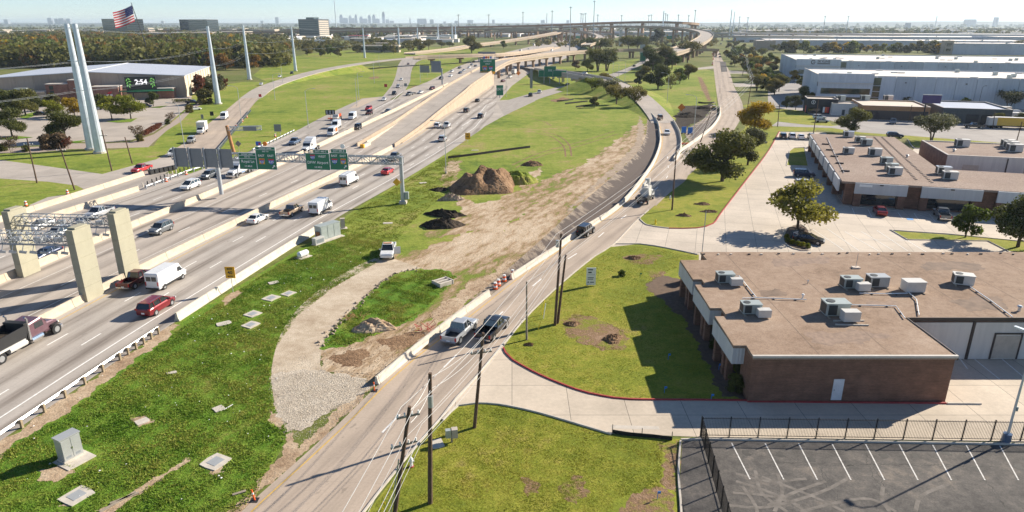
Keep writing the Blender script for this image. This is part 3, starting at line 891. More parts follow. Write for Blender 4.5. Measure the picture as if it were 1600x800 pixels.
# strip being rebuilt beside the ramp, and the pocket of fresh paving
st_l = spline(WL([(1009,172),(1011,190),(1008,215),(990,245),(950,282),(900,325),(860,362),(815,402),(770,440),(735,470),(690,510)]),3)
st_r = spline(WL([(1022,185),(1029,205),(1029,228),(1017,258),(987,300),(956,331),(902,365),(857,398),(797,438),(757,469),(697,515)]),3)
ribbon('unfinished_lane', st_l, st_r,0.036, 'stained_asphalt',60)
ribbon('fresh_paving', WL([(1072,246),(1078,222),(1068,207),(1082,196),(1100,186),(1110,176),(1110,166)]), WL([(1062,236),(1087,219),(1098,212),(1112,199),(1119,188),(1122,178),(1120,166)]),0.034, 'stained_asphalt',20)
sheet('dug_soil',[(1060,176),(1070,165),(1100,165),(1112,160),(1118,168),(1110,175),(1100,186),(1082,194),(1062,203),(1050,195)],0.018, 'dark_soil', rough=0.8)

# parking-lot markings
STRIPE = MB().box(-0.05,0.05,-2.35,2.35,0,0.004).mesh('parking_stripe', 'worn_stripe')
for i in range(10):
 o = ob('parking_stripe', STRIPE, lot)
 a, b = G(1144 + 52.1 * i,694), G(1171 + 52.75 * i,747 + i * 0.8)
 o.location = ((a.x + b.x) / 2,(a.y + b.y) / 2,0.016)
 o.rotation_euler = (0,0, math.atan2(b.y - a.y, b.x - a.x) - math.pi / 2)
def stripe(p, q, parent, w=0.12, z=0.03, m='white_line', name='parking_stripe'):
 line(name, WL([p, q]), w, z, m, parent)
for p, q in (((1320,362),(1372,392)),((1346,362),(1395,391)),((1370,360),(1418,392)),((1395,362),(1447,394)),((1343,374),(1420,376)),((1270,358),(1318,391)),((1293,358),(1342,392))):
 stripe(p, q, ul)
for p, q in (((1331,325),(1336,336)),((1356,327),(1362,339)),((1403,332),(1410,342)),((1428,333),(1435,344)),((1452,335),(1462,347)),((1430,334),(1456,343)),((1436,333),(1460,340)),((1444,332.5),(1462,337)),((1562,348),(1570,357)),((1262,262),(1268,270))):
 stripe(p, q, ul)
sheet('accessible_bay_mark',[(1416,341),(1426,341.5),(1428,344),(1418,344)],0.03, 'blue_paint', parent=ul)
for p in ((1318,323),(1345,325),(1392,329)):
 c = G(*p); o = MB().rbox((c.x, c.y,0.07),(1.7,0.2,0.14),-0.3).build('wheel_stop', 'concrete', ul)
for p, q in (((1497,557),(1512,577)),((1512,553),(1562,593)),((1557,554),(1600,590))):
 stripe(p, q, dr, z=0.024)
# tyre-track arcs ground into the asphalt lot
plain('oil_stain',(0.05,0.046,0.042),0.8, var=0.3)
plain('tyre_track',(0.155,0.137,0.12),0.9, var=0.4, scale=1.5)
for k, pts in enumerate([[(1150,752),(1200,768),(1245,790),(1270,810)],[(1180,735),(1190,770),(1230,800)],[(1140,790),(1200,792),(1280,770),(1330,745)],[(1190,745),(1230,760),(1275,778),(1320,800)],[(1200,790),(1240,770),(1290,752)],[(1150,740),(1200,752),(1260,748)],[(1380,760),(1378,780),(1390,800)],[(1430,800),(1440,775),(1480,757)],[(1160,760),(1180,790),(1185,820)],[(1250,800),(1310,785),(1360,780),(1400,800)],[(1145,770),(1200,775),(1250,790)],[(1215,740),(1222,770),(1210,800)]]):
 line('tyre_track', spline(WL(pts),0.5),0.28,0.0145 + 0.0005 * k, 'tyre_track', lot)
rs = random.Random(4)
for k in range(9):
 c = G(1168 + 52.4 * k + rs.uniform(-8,8), rs.uniform(705,735))
 sheet('oil_spot', roughen([c + Vector((a, b,0)) for a, b in ((-.35,-.3),(.35,-.3),(.3,.35),(-.3,.3))],0.15, k),0.0125, 'oil_stain', parent=lot, world=True)
for k, pts in enumerate([[(1283,730),(1293,765),(1320,800)],[(1541,752),(1560,775),(1575,800)],[(1200,722),(1300,727),(1420,725),(1560,730)],[(1350,700),(1362,740),(1390,775)],[(1110,700),(1112,760),(1130,800)]]):
 line('crack', roughen(spline(WL(pts),.6),.12, k)[:-8],0.05,0.0125, 'oil_stain', lot)
# worn zebra paint on the driveway
stripe((955,667),(1030,669), dr,0.5,0.022, 'kerb', 'worn_paint')

# ------------------------------------------------------------------ kerbs
KP = [(-0.09,-0.02),(-0.09,0.15),(0.06,0.15),(0.09,-0.02)]
def kerb(name, pts, m, parent):
 mb = MB(); sweep(mb, pts, KP)
 return mb.build(name, m, parent)
kerb('red_kerb', spline(WL([(786,543.5),(790,552),(801,563),(845,587),(900,609),(940,619),(985,624.5),(1080,625.5),(1167,626.5)]),1), 'red_kerb', dr)
kerb('red_kerb', WL([(1167,628.3),(1300,629.6),(1478,631)]), 'red_kerb', dr)
kerb('kerb', WL([(1480,631.5),(1533,632)]), 'kerb', dr)
kerb('kerb', spline(WL([(692,657),(716,634.5),(745,630.5),(780,632.5),(830,642.5),(880,656.5),(955,679)]),1), 'kerb', dr)
kerb('red_kerb', spline(WL([(1218,205),(1200,237),(1165,283),(1128,331),(1114,349.5),(1088,356.7),(1045,357)]),2), 'red_kerb', ul)
kerb('kerb', spline(WL([(1045,357),(1022,354),(1010,351.5),(1001,344),(998,340)]),1), 'kerb', ul)
kerb('kerb', spline(WL([(962,381.5),(1000,381.5),(1040,387.5),(1090,398)]),2), 'kerb', ul)
kerb('kerb', WL([(1229,259),(1234,236),(1240,231.5),(1257,230.5),(1263,260)]), 'kerb', ul)
kerb('kerb', WL([(1392,360),(1417,375),(1543,377),(1575,393)]), 'kerb', ul)
kerb('kerb', WL([(1390,360),(1480,366),(1600,378)]), 'kerb', ul)
kerb('kerb', spline(WL([(1418,218),(1430,232),(1460,233)]),2), 'kerb', ul)
kerb('kerb', WL([(1064,688),(1100,687),(1560,694.5),(1700,697)]), 'kerb', lot)
kerb('kerb', spline(WL([(1063,690),(1060,740),(1064,800),(1064,870)]),1), 'kerb', lot)
kerb('kerb', sideways(ra_r[-26:],0.1), 'kerb', rr_)
kerb('kerb', sideways(ra_r[-58:-44],0.1), 'kerb', rr_)

# ------------------------------------------------------------------ concrete barriers
JERSEY = [(-0.30,0.0),(-0.30,0.08),(-0.17,0.33),(-0.09,0.86),(0.09,0.86),(0.17,0.33),(0.30,0.08),(0.30,0.0)]
TALL = [(a * 1.15, h * 1.25) for a, h in JERSEY]
def barrier(label, pts, prof=TALL, m='barrier', seg=9.1, limit=30, name='concrete_barrier', z=0.0):
 t = thing(name, label, 'barrier', pts[0])
 o0 = Vector(pts[0])
 T = plen(pts); s = 0.0; k = 0
 loc = [Vector(p) - o0 for p in pts]
 while s < T - 0.2:
  e = min(s + seg, T) if k < limit else T
  c = cut(loc, s + 0.03, e - 0.03)
  if len(c) > 1:
   mb = MB(); sweep(mb, c, prof)
   mb.build('barrier_segment', m, t)
  s = e; k += 1
 return t
def seg_y(a, y0, y1, d=0.0, step=5):
 return [Vector((at_y(a, y) + d, y,0)) for y in np.arange(y0, y1 + 0.1, step)]
barrier('long concrete barrier between the nearest highway lanes and the express lanes', seg_y(b1,22,190))
barrier('concrete barrier on the far side of the express lanes under the sign gantry', seg_y(b2,22,400))
barrier('cream concrete barrier beside the silver pickup, ending where the low rail begins', seg_y(b3,22,138))
barrier('leftmost concrete barrier, ending at the black crash cushion by the red pickup', seg_y(b4,22,153))
tb = spline(WL([(1030,203),(1031,225),(1020,256),(989,300),(958,331),(903,366),(872,388)]),3)
barrier('curved white barrier between the unfinished lane and the ramp', tb, JERSEY, 'barrier_white')
tb2 = spline(WL([(872,389.5),(840,410),(806,432),(798,437)]),3)
barrier('short run of white barrier behind the black off-road car', tb2, JERSEY, 'barrier_white',3.6)
tb3 = spline(WL([(764,462),(712,500),(655,545),(588,601)]),3)
barrier('white barrier row beside the silver pickup on the near road', tb3, JERSEY, 'barrier_white',6.1)
barrier('white barrier curving along the frontage road opposite the fresh paving', spline(WL([(1124.5,168),(1124,182),(1112,200),(1087,220.5),(1062,238),(1052,251)]),3), JERSEY, 'barrier_white')
barrier('short white barrier on the right side of the curved ramp', spline(WL([(1052,190),(1061,207),(1064,225),(1060,243),(1054,252)]),3), JERSEY, 'barrier_white')
barrier('dark-faced barrier on the left side of the curved ramp by the tan car', spline(WL([(1007,169),(1018,180),(1027,192),(1030,202)]),3), JERSEY, 'barrier_white')
barrier('pale barrier along the verge from the guardrail to the roadside cabinets', offline(re_,0.1,72,101,3) + offline(re_,0.3,104,112,3), TALL, 'barrier_white',6.1)
# crash cushion at the end of the express median
t = thing('crash_cushion', 'orange nosed crash cushion where the express lanes divide', 'crash cushion', G(567,231), math.atan2(1,0.2))
MB().box(-0.6,0.2,-0.55,0.55,0.1,1.05).build('nose', 'sign_yellow', t)
for k in range(4):
 MB().box(0.25 + k * 1.15,1.35 + k * 1.15,-0.4,0.4,0.05,0.9).build('bay', 'barrier_white', t)
t = thing('crash_cushion', 'black ribbed crash cushion beside the red pickup', 'crash cushion', G(234,273), math.atan2(1,0.5))
for k in range(6):
 MB().box(k * 1.2, k * 1.2 + 0.9,-0.45,0.45,0.05,1.0).build('bay', 'black_plastic', t)
t = thing('rail_bollards', 'row of white ribbed rail posts beside the low white rail', 'guardrail', G(222,296),0)
# low rails
def guardrail(label, pts, post='post_timber', rail='galvanised', gap=2.5, rail_side=-0.18, dense_end=0):
 t = thing('guardrail', label, 'guardrail', pts[0])
 loc = [Vector(p) - Vector(pts[0]) for p in pts]
 mb = MB(); sweep(mb, sideways(loc, rail_side),[(0,0.45),(0.05,0.52),(0.0,0.59),(0.05,0.66),(0.0,0.74),(-0.04,0.66),(-0.03,0.59),(-0.04,0.52)])
 mb.build('rail', rail, t)
 T = plen(loc); s = 0.2
 pm = MB().box(-0.1,0.1,-0.1,0.1,0,0.82).mesh('post', post)
 bm_ = MB().box(-0.09,0.09,0.1,0.3,0.45,0.72).mesh('block', post)
 while s < T:
  p, a = along(loc, s)
  o = ob('post', pm, t); o.location = p; o.rotation_euler = (0,0, a)
  b = ob('block', bm_, o)
  s += gap * (0.5 if T - s < dense_end else 1)
 return t
guardrail('steel guardrail on timber posts along the grassy verge', offline(re_,0.25,30,71.5,3), rail_side=-0.32, dense_end=9)
guardrail('dark guardrail on posts beside the left frontage road and the rusty post', spline(WL([(338,240),(350,226),(368,204),(382,186),(392,174)]),3), gap=1.9, post='dull_steel', rail='dull_steel')
guardrail('low white rail along the grass left of the blue pickup', spline(WL([(395,237),(420,226),(445,214),(461,206)]),3), rail='plastic_white', post='dull_steel', gap=3)
guardrail('low white rail beside the white minivan', spline(WL([(228,296),(270,280),(300,269),(328,261)]),3), rail='plastic_white', post='dull_steel', gap=3)
guardrail('dark guardrail above the left bridge approach', spline(WL([(958,121),(975,130),(996,141)]),3), rail='dull_steel', post='dull_steel', gap=2.5)
loc = [Vector(p) - G(222,296) for p in spline(WL([(216,295),(245,283),(270,273),(300,262)]),1.5)]
for p in loc:
 MB().cyl(p, p + Vector((0,0,0.85)),0.16,0.14,6).build('post', 'barrier_white' if int(p.x * 3) % 2 else 'black_plastic', bpy.data.objects['rail_bollards'])

# ------------------------------------------------------------------ bridges and flyovers
def GD(px, py, D):
 dx = (px - 800) / F; dy = (400 - py) / F
 t = D / (CP + dy * SP)
 return Vector((dx * t, D, CAM_H + (-SP + dy * CP) * t))
def bridge(label, pts, width, name='bridge', gird=1.6, m='tan_concrete', mt='concrete_far', pier=30.0, s0=0.0, s1=1e9, par=1.0, pm='brown_concrete', pw=1.6, cap=True, step=8, p0=0.0, p1=1e9, twin=False):
 """deck with girders, parapets and piers down to the ground along a 3-D path (deck-top heights)"""
 C = spline(pts, step)
 t = thing(name, label, 'bridge',(C[0].x, C[0].y,0))
 o0 = Vector((C[0].x, C[0].y,0))
 P = [p - o0 for p in C]
 T = plen(P)
 w = width / 2
 D = cut(P, s0, min(s1, T)) if (s0 > 0 or s1 < T) else P
 mb = MB(); sweep(mb, P,[(-w,-0.02),(-w,-0.3),(w,-0.3),(w,-0.02)])
 mb.build('deck', mt, t)
 mb = MB()
 for f in (-0.92,-0.46,0,0.46,0.92):
  sweep(mb, D,[(f * w - 0.25,-0.32),(f * w - 0.25,-gird),(f * w + 0.25,-gird),(f * w + 0.25,-0.32)])
 mb.build('girders', m, t)
 for sgn in (-1,1):
  mb = MB(); a, b = sgn * w, sgn * (w - 0.35)
  sweep(mb, cut(P, p0, min(p1, T)) if (p0 > 0 or p1 < T) else P,[(a,-0.5),(a, par),(b, par),(b,0.0),(b,-0.5)][::sgn])
  mb.build('parapet', m, t)
 if pier:
  s = s0 + pier * 0.5
  while s < min(T, s1):
   p, a = along(P, s)
   if p.z > 2.2:
    mb = MB()
    if cap: mb.rbox((p.x, p.y, p.z - gird - 0.65),(1.5, width * 0.82,1.3), a)
    for k in ((-0.27,0.27) if twin else (0,)):
     ox, oy = -math.sin(a) * k * width, math.cos(a) * k * width
     mb.rbox((p.x + ox, p.y + oy,(p.z - gird - 1.3) / 2),(pw, pw * 1.1, p.z - gird - 1.3), a)
    mb.build('pier', pm, t)
   s += pier
 return t, C
# express ramp B: earth-retained, then on piers, swinging right
zB = [(190,0.05),(224,0.9),(256,2.0),(299,4.2),(340,6.0)]
pb = [Vector((at_y(b1, y) - 5.6, y, z)) for y, z in zB]
for px, py in ((794,97),(834,90),(872,85),(912,81)):
 p = G(px, py,8.3); p.x -= 4.5; pb.append(p)
pb += [G(960,78.5,8.0), G(1008,77.5,8.0), G(1060,77,7.6), G(1120,77.5,7.0)]
tB, CB = bridge('elevated express ramp on brown piers rising from the highway and swinging right', pb,11.2, 'express_ramp', s0=205, pier=34, twin=True, pw=1.5, step=6)
# its retaining wall
o0 = tB.location
for sgn, nm in ((1, 'retaining_wall'),(-1, 'retaining_wall')):
 E_ = sideways(CB, sgn * 5.7)
 E_ = [p for p in E_ if p.y < 400]
 mb = MB()
 for i in range(len(E_) - 1):
  a, b = E_[i] - o0, E_[i + 1] - o0
  th = Vector((0.25 * sgn,0,0))
  if b.z > 0.3:
   mb.loft([[a.xy.to_3d() - th, a.xy.to_3d() + th, Vector((a.x, a.y, a.z)) + th, Vector((a.x, a.y, a.z)) - th],[b.xy.to_3d() - th, b.xy.to_3d() + th, Vector((b.x, b.y, b.z)) + th, Vector((b.x, b.y, b.z)) - th]])
 mb.build(nm, 'tan_concrete', tB)
# tapered median barrier leading to the express ramp
barrier('barrier between the two express carriageways, behind the orange nosed cushion', spline(WL([(573,226),(600,210),(625,195)]),4), TALL, 'barrier')
# left bridge
pa = WL([(392,153,0.05),(415,137,0.4),(450,124,1.4),(495,111.5,2.9),(545,102,4.4),(600,94.5,5.8),(650,90,6.5),(700,87.5,6.7),(750,86,6.2),(790,84.5,5.0),(830,80,3.0),(870,74,1.0)])
bridge('long tan bridge carrying the left frontage ramp over the service road', pa,10.0, 'ramp_bridge', s0=270, pier=32, step=8, p0=262)
# embankment of the left ramp
A_ = spline(pa,8); A_ = [p for p in A_ if p.y < 520]
mb = MB(); l, r = sideways(A_,-5.0), sideways(A_,5.0)
lo, ro = [],[]
for i, p in enumerate(A_):
 lo.append(sideways(A_,-5.0 - 2.0 * p.z)[i]); ro.append(sideways(A_,5.0 + 2.0 * p.z)[i])
for i in range(len(A_) - 1):
 for q, e in ((l, lo),(r, ro)):
  mb.quad((q[i].x, q[i].y, q[i].z - 0.3),(q[i + 1].x, q[i + 1].y, q[i + 1].z - 0.3),(e[i + 1].x, e[i + 1].y,-0.05),(e[i].x, e[i].y,-0.05))
mb.build('ramp_embankment', 'field', kind='structure')
# grey bridge of the curved ramp, then its embankment
pd = WL([(800,101,0.3),(832,106,1.5),(862,111,4.6),(890,115.5,5.6),(925,121.5,5.6),(960,129,4.6),(994,146,3.0),(1014,163,1.6),(1029,180,0.6),(1037,192,0.1)])
bridge('grey bridge carrying the curved ramp over the exit road', pd,8.6, 'curved_ramp_bridge', m='concrete', mt='concrete_far', s0=120, s1=215, pier=24, pm='concrete', pw=1.2, step=5, p0=100, p1=235)
D_ = [p for p in spline(pd,5) if p.y < 372]
mb = MB()
for sg in (-1,1):
 q, e = sideways(D_, sg * 4.3),[sideways(D_, sg * (4.3 + 3.4 * p.z))[i] for i, p in enumerate(D_)]
 for i in range(len(D_) - 1):
  mb.quad((q[i].x, q[i].y, q[i].z - 0.25),(q[i + 1].x, q[i + 1].y, q[i + 1].z - 0.25),(e[i + 1].x, e[i + 1].y,-0.05),(e[i].x, e[i].y,-0.05))
mb.build('curved_ramp_embankment', 'field', kind='structure')
# far interchange
def gd(l): return [GD(*p) for p in l]
bridge('highest brown flyover of the far interchange, arching over the others', gd([(500,44,2050),(600,43.5,1980),(700,42.2,1880),(800,40.6,1760),(870,38.4,1660),(940,35.6,1560),(1000,34.0,1500),(1045,34.2,1470),(1075,35.6,1500),(1087,37,1600),(1086,37.5,1750)]),16, 'flyover',3.2, 'brown_concrete', 'brown_concrete',75, pw=5, par=1.2, step=25)
bridge('second flyover sweeping down towards the trees by the frontage road', gd([(700,45.5,1800),(800,44,1700),(880,42,1600),(960,41,1450),(1030,42,1300),(1072,45,1180),(1097,49.5,1060),(1104,55,940),(1095,63,800),(1074,72.5,660),(1050,80.5,575),(1035,84,540)]),17, 'flyover',2.4, 'tan_concrete', 'concrete_far',45, pw=2.6, step=20)
bridge('tan ramp climbing from the left towards the far interchange', gd([(640,83.5,790),(700,77,900),(740,70.5,1000),(780,65.5,1100),(830,58,1200),(870,51,1300),(878,48.5,1420),(858,46.8,1550),(800,46,1700),(700,46,1830),(600,46.5,1880),(480,47,1900)]),14, 'flyover',2.0, 'tan_concrete', 'concrete_far',45, pw=2.4, step=20)
bridge('long brown viaduct across the far left district', gd([(250,46.5,2150),(380,46.5,2100),(500,45.2,2060),(650,44.6,2020),(800,46.0,1980),(900,48.5,1950),(960,50,1930)]),22, 'viaduct',3.4, 'brown_concrete', 'brown_concrete',60, pw=5, step=40)
bridge('lower viaduct with close piers behind the pale industrial sheds', gd([(380,50.0,1800),(500,49.3,1790),(650,48.8,1780),(780,49.5,1760),(880,51.5,1740)]),20, 'viaduct',2.6, 'brown_concrete', 'brown_concrete',48, pw=4, step=40)
bridge('looping ramp behind the tall light mast in the middle distance', gd([(760,49.5,1500),(850,47.2,1400),(890,48,1300),(918,50.5,1180),(934,54.5,1060),(938,58.5,960),(930,64,860),(915,70,790)]),11, 'flyover',2.0, 'tan_concrete', 'concrete_far',45, pw=2.2, step=20)
bridge('pale elevated highway crossing the far right of the interchange', gd([(940,53,1500),(1040,52.3,1480),(1110,51.5,1450),(1200,51.5,1420),(1300,52.5,1400),(1420,54,1380)]),18, 'viaduct',2.4, 'concrete', 'concrete_far',45, pw=3, step=40)
bridge('lower pale overpass beyond the end of the frontage road', gd([(1090,57,1150),(1150,56.5,1120),(1230,57,1100),(1300,58,1100)]),14, 'overpass',2.0, 'concrete', 'concrete_far',40, pw=2.5, step=30)


# ------------------------------------------------------------------ buildings
def flat_roofed(t, w, d, h, wall, roof, para=0.35, trim='coping', wall_name='wall'):
 """four walls as separate slabs, roof deck, parapet coping, in local coordinates (x along the front, y into depth)"""
 th = 0.3
 MB().box(0, w,0, th,0, h).build(wall_name, wall, t)
 MB().box(0, w, d - th, d,0, h).build(wall_name, wall, t)
 MB().box(0, th, th + 0.003, d - th - 0.003,0, h - 0.003).build(wall_name, wall, t)
 MB().box(w - th, w, th + 0.003, d - th - 0.003,0, h - 0.003).build(wall_name, wall, t)
 r = MB().box(th, w - th, th, d - th, h - para - 0.3, h - para).build('roof', roof, t)
 mb = MB()
 mb.box(-0.05, w + 0.05,-0.06, th + 0.05, h + 0.002, h + 0.09)
 mb.box(-0.05, w + 0.05, d - th - 0.05, d + 0.06, h + 0.002, h + 0.09)
 mb.box(-0.05, th + 0.05, th + 0.053, d - th - 0.053, h + 0.002, h + 0.088)
 mb.box(w - th - 0.05, w + 0.05, th + 0.053, d - th - 0.053, h + 0.002, h + 0.088)
 mb.build('coping', trim, r)
 return r
def pane(t, x0, x1, z0, z1, y=-0.04, m='glass', name='window', frame=None):
 o = MB().box(x0, x1, y, y + 0.1, z0, z1).build(name, m, t)
 if frame:
  mb = MB(); w = 0.12
  mb.box(x0 - w, x1 + w, y - 0.05, y + 0.08, z1 + 0.002, z1 + w); mb.box(x0 - w, x1 + w, y - 0.05, y + 0.08, z0 - w, z0 - 0.002)
  mb.box(x0 - w, x0 - 0.002, y - 0.05, y + 0.08, z0, z1); mb.box(x1 + 0.002, x1 + w, y - 0.05, y + 0.08, z0, z1)
  mb.build('frame', frame, o)
 return o

# --- brown brick office in front (axis aligned)
t = thing('brick_office', 'brown brick office with flat gravel roof and white corrugated canopies beside the fenced lot', 'building',(21.75,54.2,0))
ox, oy = 21.75,54.2
def rel(l): return [(x - ox, y - oy) for x, y in l]
walls = rel([(21.75,54.2),(21.75,57.0),(23.6,57.0),(23.6,62.2),(22.1,62.2),(22.1,65.7),(23.6,65.7),(23.6,71.1),(22.3,71.1),(22.3,74.1),(23.8,74.1),(23.8,79.6),(24.8,79.6),(24.8,83.3),(76,83.3),(76,62.65),(39.95,62.65),(39.95,54.2)])
MB().prism(walls,0,4.42).build('brick_wall', 'brick', t)
roofp = rel([(21.70,54.1),(21.8,56.35),(20.6,56.35),(20.75,62.95),(22.0,62.95),(22.0,65.05),(20.85,65.05),(21.0,71.75),(22.2,71.75),(22.2,73.45),(21.2,73.45),(21.3,80.25),(24.7,80.25),(24.7,83.4),(76.1,83.4),(76.1,62.5),(40.05,62.5),(40.05,54.1)])
rf = MB().prism(roofp,4.43,4.72).build('roof', 'roof_gravel', t)
plain('roof_patch',(0.27,0.19,0.14),0.95, var=0.25, scale=2)
plain('roof_stain',(0.2,0.14,0.1),0.95, var=0.3, scale=1)
for k, pts in enumerate([[(1255,520),(1330,515),(1390,525),(1350,538),(1270,535)],[(1180,455),(1215,452),(1225,462),(1190,466)],[(1350,470),(1395,468),(1400,474),(1355,477)],[(1480,470),(1560,462),(1580,480),(1510,486)],[(1200,405),(1290,402),(1300,412),(1215,416)],[(1440,412),(1520,408),(1540,420),(1450,424)]]):
 W_ = [p - Vector((ox, oy,0)) for p in roughen(WL(pts,4.72),0.5, k + 70)]
 mb = MB(); mb.add([(p.x, p.y,4.7245 + .0008 * k) for p in W_],[tuple(q) for q in tessellate_polygon([[Vector((p.x, p.y,0)) for p in W_]])]); mb.build('roof_stain', 'roof_stain' if k % 2 else 'roof_patch', rf)
for x in (6,12.5,26,33,40,47): MB().box(x, x + .07,.3 if x < 18 else 8.6,28.9,4.722,4.727).build('roof_seam', 'roof_stain', rf)
mb = MB()
mb.box(-0.1,18.35,-0.16,-0.06,4.6,4.82); mb.box(-0.1,18.35,-0.055,0.1,4.73,4.82)
mb.build('coping', 'coping', rf)
mb = MB(); mb.box(18.31,18.42,-0.1,8.3,4.35,4.8); mb.box(18.43,54.5,8.2,8.29,4.4,4.8)
mb.build('gutter', 'dark_trim', rf)
for (x0, y0, y1) in ((20.62,56.4,62.9),(20.87,65.1,71.7),(21.22,73.5,80.2)):
 mb = MB()
 a, b = x0 - ox,23.55 - ox
 n = 26
 rings = []
 pts = [(b, y0 - oy)] + [(a, y0 - oy)] + [(a, y1 - oy)] + [(b, y1 - oy)]
 for z in (2.75,4.5):
  ring = []
  for k in range(len(pts) - 1):
   p, q = Vector(pts[k]), Vector(pts[k + 1])
   m_ = max(2, int((q - p).length / 0.17))
   for i in range(m_):
    c = p.lerp(q, i / m_); d = (q - p).normalized(); nrm = Vector((d.y,-d.x)) * (0.03 if i % 2 else 0)
    ring.append((c.x + nrm.x, c.y + nrm.y, z))
  ring.append((pts[-1][0], pts[-1][1], z))
  rings.append(ring)
 mb.loft(rings, cap=False, closed=False)
 f = mb.build('canopy_fascia', 'fascia', t)
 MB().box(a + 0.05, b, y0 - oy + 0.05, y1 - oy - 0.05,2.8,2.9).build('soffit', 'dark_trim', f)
 for k in (0.3,0.5,0.985):
  yy = y0 - oy + 0.1 + (y1 - y0 - 0.8) * k
  MB().box(a + 0.25, a + 0.85, yy, yy + 0.6,0,2.78).build('brick_pillar', 'brick', t)
 pw = (y1 - y0 - 1.4) / 4
 for k in range(4):
  MB().box(23.55 - ox,23.6 - ox + 0.1, y0 - oy + 0.7 + k * pw + 0.04, y0 - oy + 0.7 + (k + 1) * pw - 0.04,0.25,2.7).build('window', 'glass', t)
d = MB().box(7.6,8.55,-0.06,0.05,0.25,2.4).build('door', 'door_white', t)
MB().box(7.7,7.78,-0.1,-0.062,1.25,1.35).build('handle', 'dull_steel', d)
# white loading wall
for k in range(5):
 MB().box(18.5 + k * 7.1,18.5 + k * 7.1 + 6.75,8.33,8.43,0.05,4.2).build('wall_panel', 'white_wall', t)
 MB().box(18.5 + k * 7.1 + 6.8,18.5 + k * 7.1 + 7.05,8.25,8.43,0.05,4.3).build('downpipe', 'dark_trim', t)
for x in (27.9,42.3):
 o = MB().box(x, x + 2.6,8.27,8.32,0.15,2.7).build('roller_door', 'door_tan', t)
 mb = MB(); mb.box(x - 0.16, x - 0.005,8.22,8.325,0.1,2.9); mb.box(x + 2.605, x + 2.76,8.22,8.325,0.1,2.9); mb.box(x - 0.16, x + 2.76,8.22,8.325,2.905,3.05); mb.build('frame', 'dark_trim', o)

def hvac(px, py, z, s=1.0, rz=0.0, m='hvac', label='', name='rooftop_unit', second=None, fan=True):
 p = G(px, py, z)
 t = thing(name, label, 'air conditioner', p, rz, )
 MB().box(-0.95 * s,0.95 * s,-0.6 * s,0.6 * s,0.12,1.15 * s).build('casing', m, t)
 MB().box(-1.0 * s,1.0 * s,-0.65 * s,0.65 * s,1.152 * s,1.2 * s).build('lid', m, t)
 if fan:
  f = MB().cyl((-0.45 * s,0,1.203 * s),(-0.45 * s,0,1.24 * s),0.36 * s, n=14).build('fan_guard', 'hvac_dark', t)
  MB().box(-0.8 * s,-0.1 * s,-0.63 * s,-0.605 * s,0.25,1.05 * s).build('grille', 'hvac_dark', t)
  MB().box(-0.975 * s,-0.955 * s,-0.5 * s,0.5 * s,0.25,1.05 * s).build('grille', 'hvac_dark', t)
 for k in (-0.75,0.75):
  MB().box(k * s - 0.06, k * s + 0.06,-0.95 * s,0.95 * s,0,0.118).build('rail', 'grey_timber', t)
 if second:
  dx, dy = second
  MB().box(dx - 0.65 * s, dx + 0.65 * s, dy - 0.4 * s, dy + 0.4 * s,0.15,0.95 * s).build('air_handler', 'hvac_white', t)
  MB().box(dx - 0.2, dx + 0.2, min(dy + 0.4 * s,-0.3), max(dy + 0.4 * s,-0.3),0.3,0.7).build('duct', 'galvanised', t)
 return t
Z1 = 4.72
hvac(1132,441, Z1,1.0,0, label='green-grey rooftop unit with white box, nearest the canopies', second=(0.95,-1.15))
hvac(1172,489, Z1,1.0,0, label='rooftop unit beside the middle canopy step, with a pale air handler', second=(0.95,-1.15))
hvac(1303,491, Z1,1.25,0, label='largest rooftop unit, in the centre of the near roof', second=(0.75,-1.75))
hvac(1328,449, Z1,1.05,0, label='rooftop unit with a white handler, left of the three in a row', second=(0.85,-1.15))
hvac(1369,447, Z1,1.1,0, label='dull grey rooftop unit between two others on the near roof', m='cabinet')
hvac(1425,455, Z1,1.1,0, 'hvac_white', label='white rooftop unit with rust on its top, right of the row', fan=False)
hvac(1503,444, Z1,1.05,-0.35, 'hvac_white', label='cream rooftop unit alone near the right edge of the photo')
def pipe(label, pts, z, r=0.06, m='plastic_white'):
 P = WL(pts, z + 0.15)
 t = thing('roof_pipe', label, 'pipe',(P[0].x, P[0].y, z))
 o0 = Vector((P[0].x, P[0].y, z))
 MB().tube([p - o0 for p in P], r).build('pipe', m, t)
 n = max(2, int(plen(P) / 2.2))
 for k in range(n):
  p, a = along(P, plen(P) * (k + 0.5) / n)
  MB().rbox((p.x - o0.x, p.y - o0.y,0.05),(0.12,0.3,0.1), a).build('support_block', 'dark_trim', t)
pipe('white condensate pipe running down from the canopy-side unit',[(1150,431),(1155,431),(1182,465)], Z1)
pipe('white pipe crossing the near roof above the middle unit',[(1160,466),(1182,465),(1260,468)], Z1)
pipe('white pipe from the largest unit to the loading wall',[(1323,476),(1400,478),(1414,497)], Z1)
pipe('white pipe linking the row of units, with a curved tail',[(1343,458),(1385,459),(1418,458)], Z1)
pipe('curved white pipe below the white rooftop unit',[(1418,455),(1432,468),(1436,492)], Z1)
pipe('white pipe slanting from the lone cream unit to the roof edge',[(1516,448),(1550,471),(1582,495)], Z1)
for k,(a, b) in enumerate((((1302,502),(1350,502)),((1305,508),(1357,509)))):
 A, B = G(*a, Z1), G(*b, Z1)
 MB().bar(A + Vector((0,0,0.07)), B + Vector((0,0,0.07)),0.12,0.12).build('timber_rail', 'kerb', label='%s of two loose rails below the largest rooftop unit' % ('upper', 'lower')[k], cat='rail')
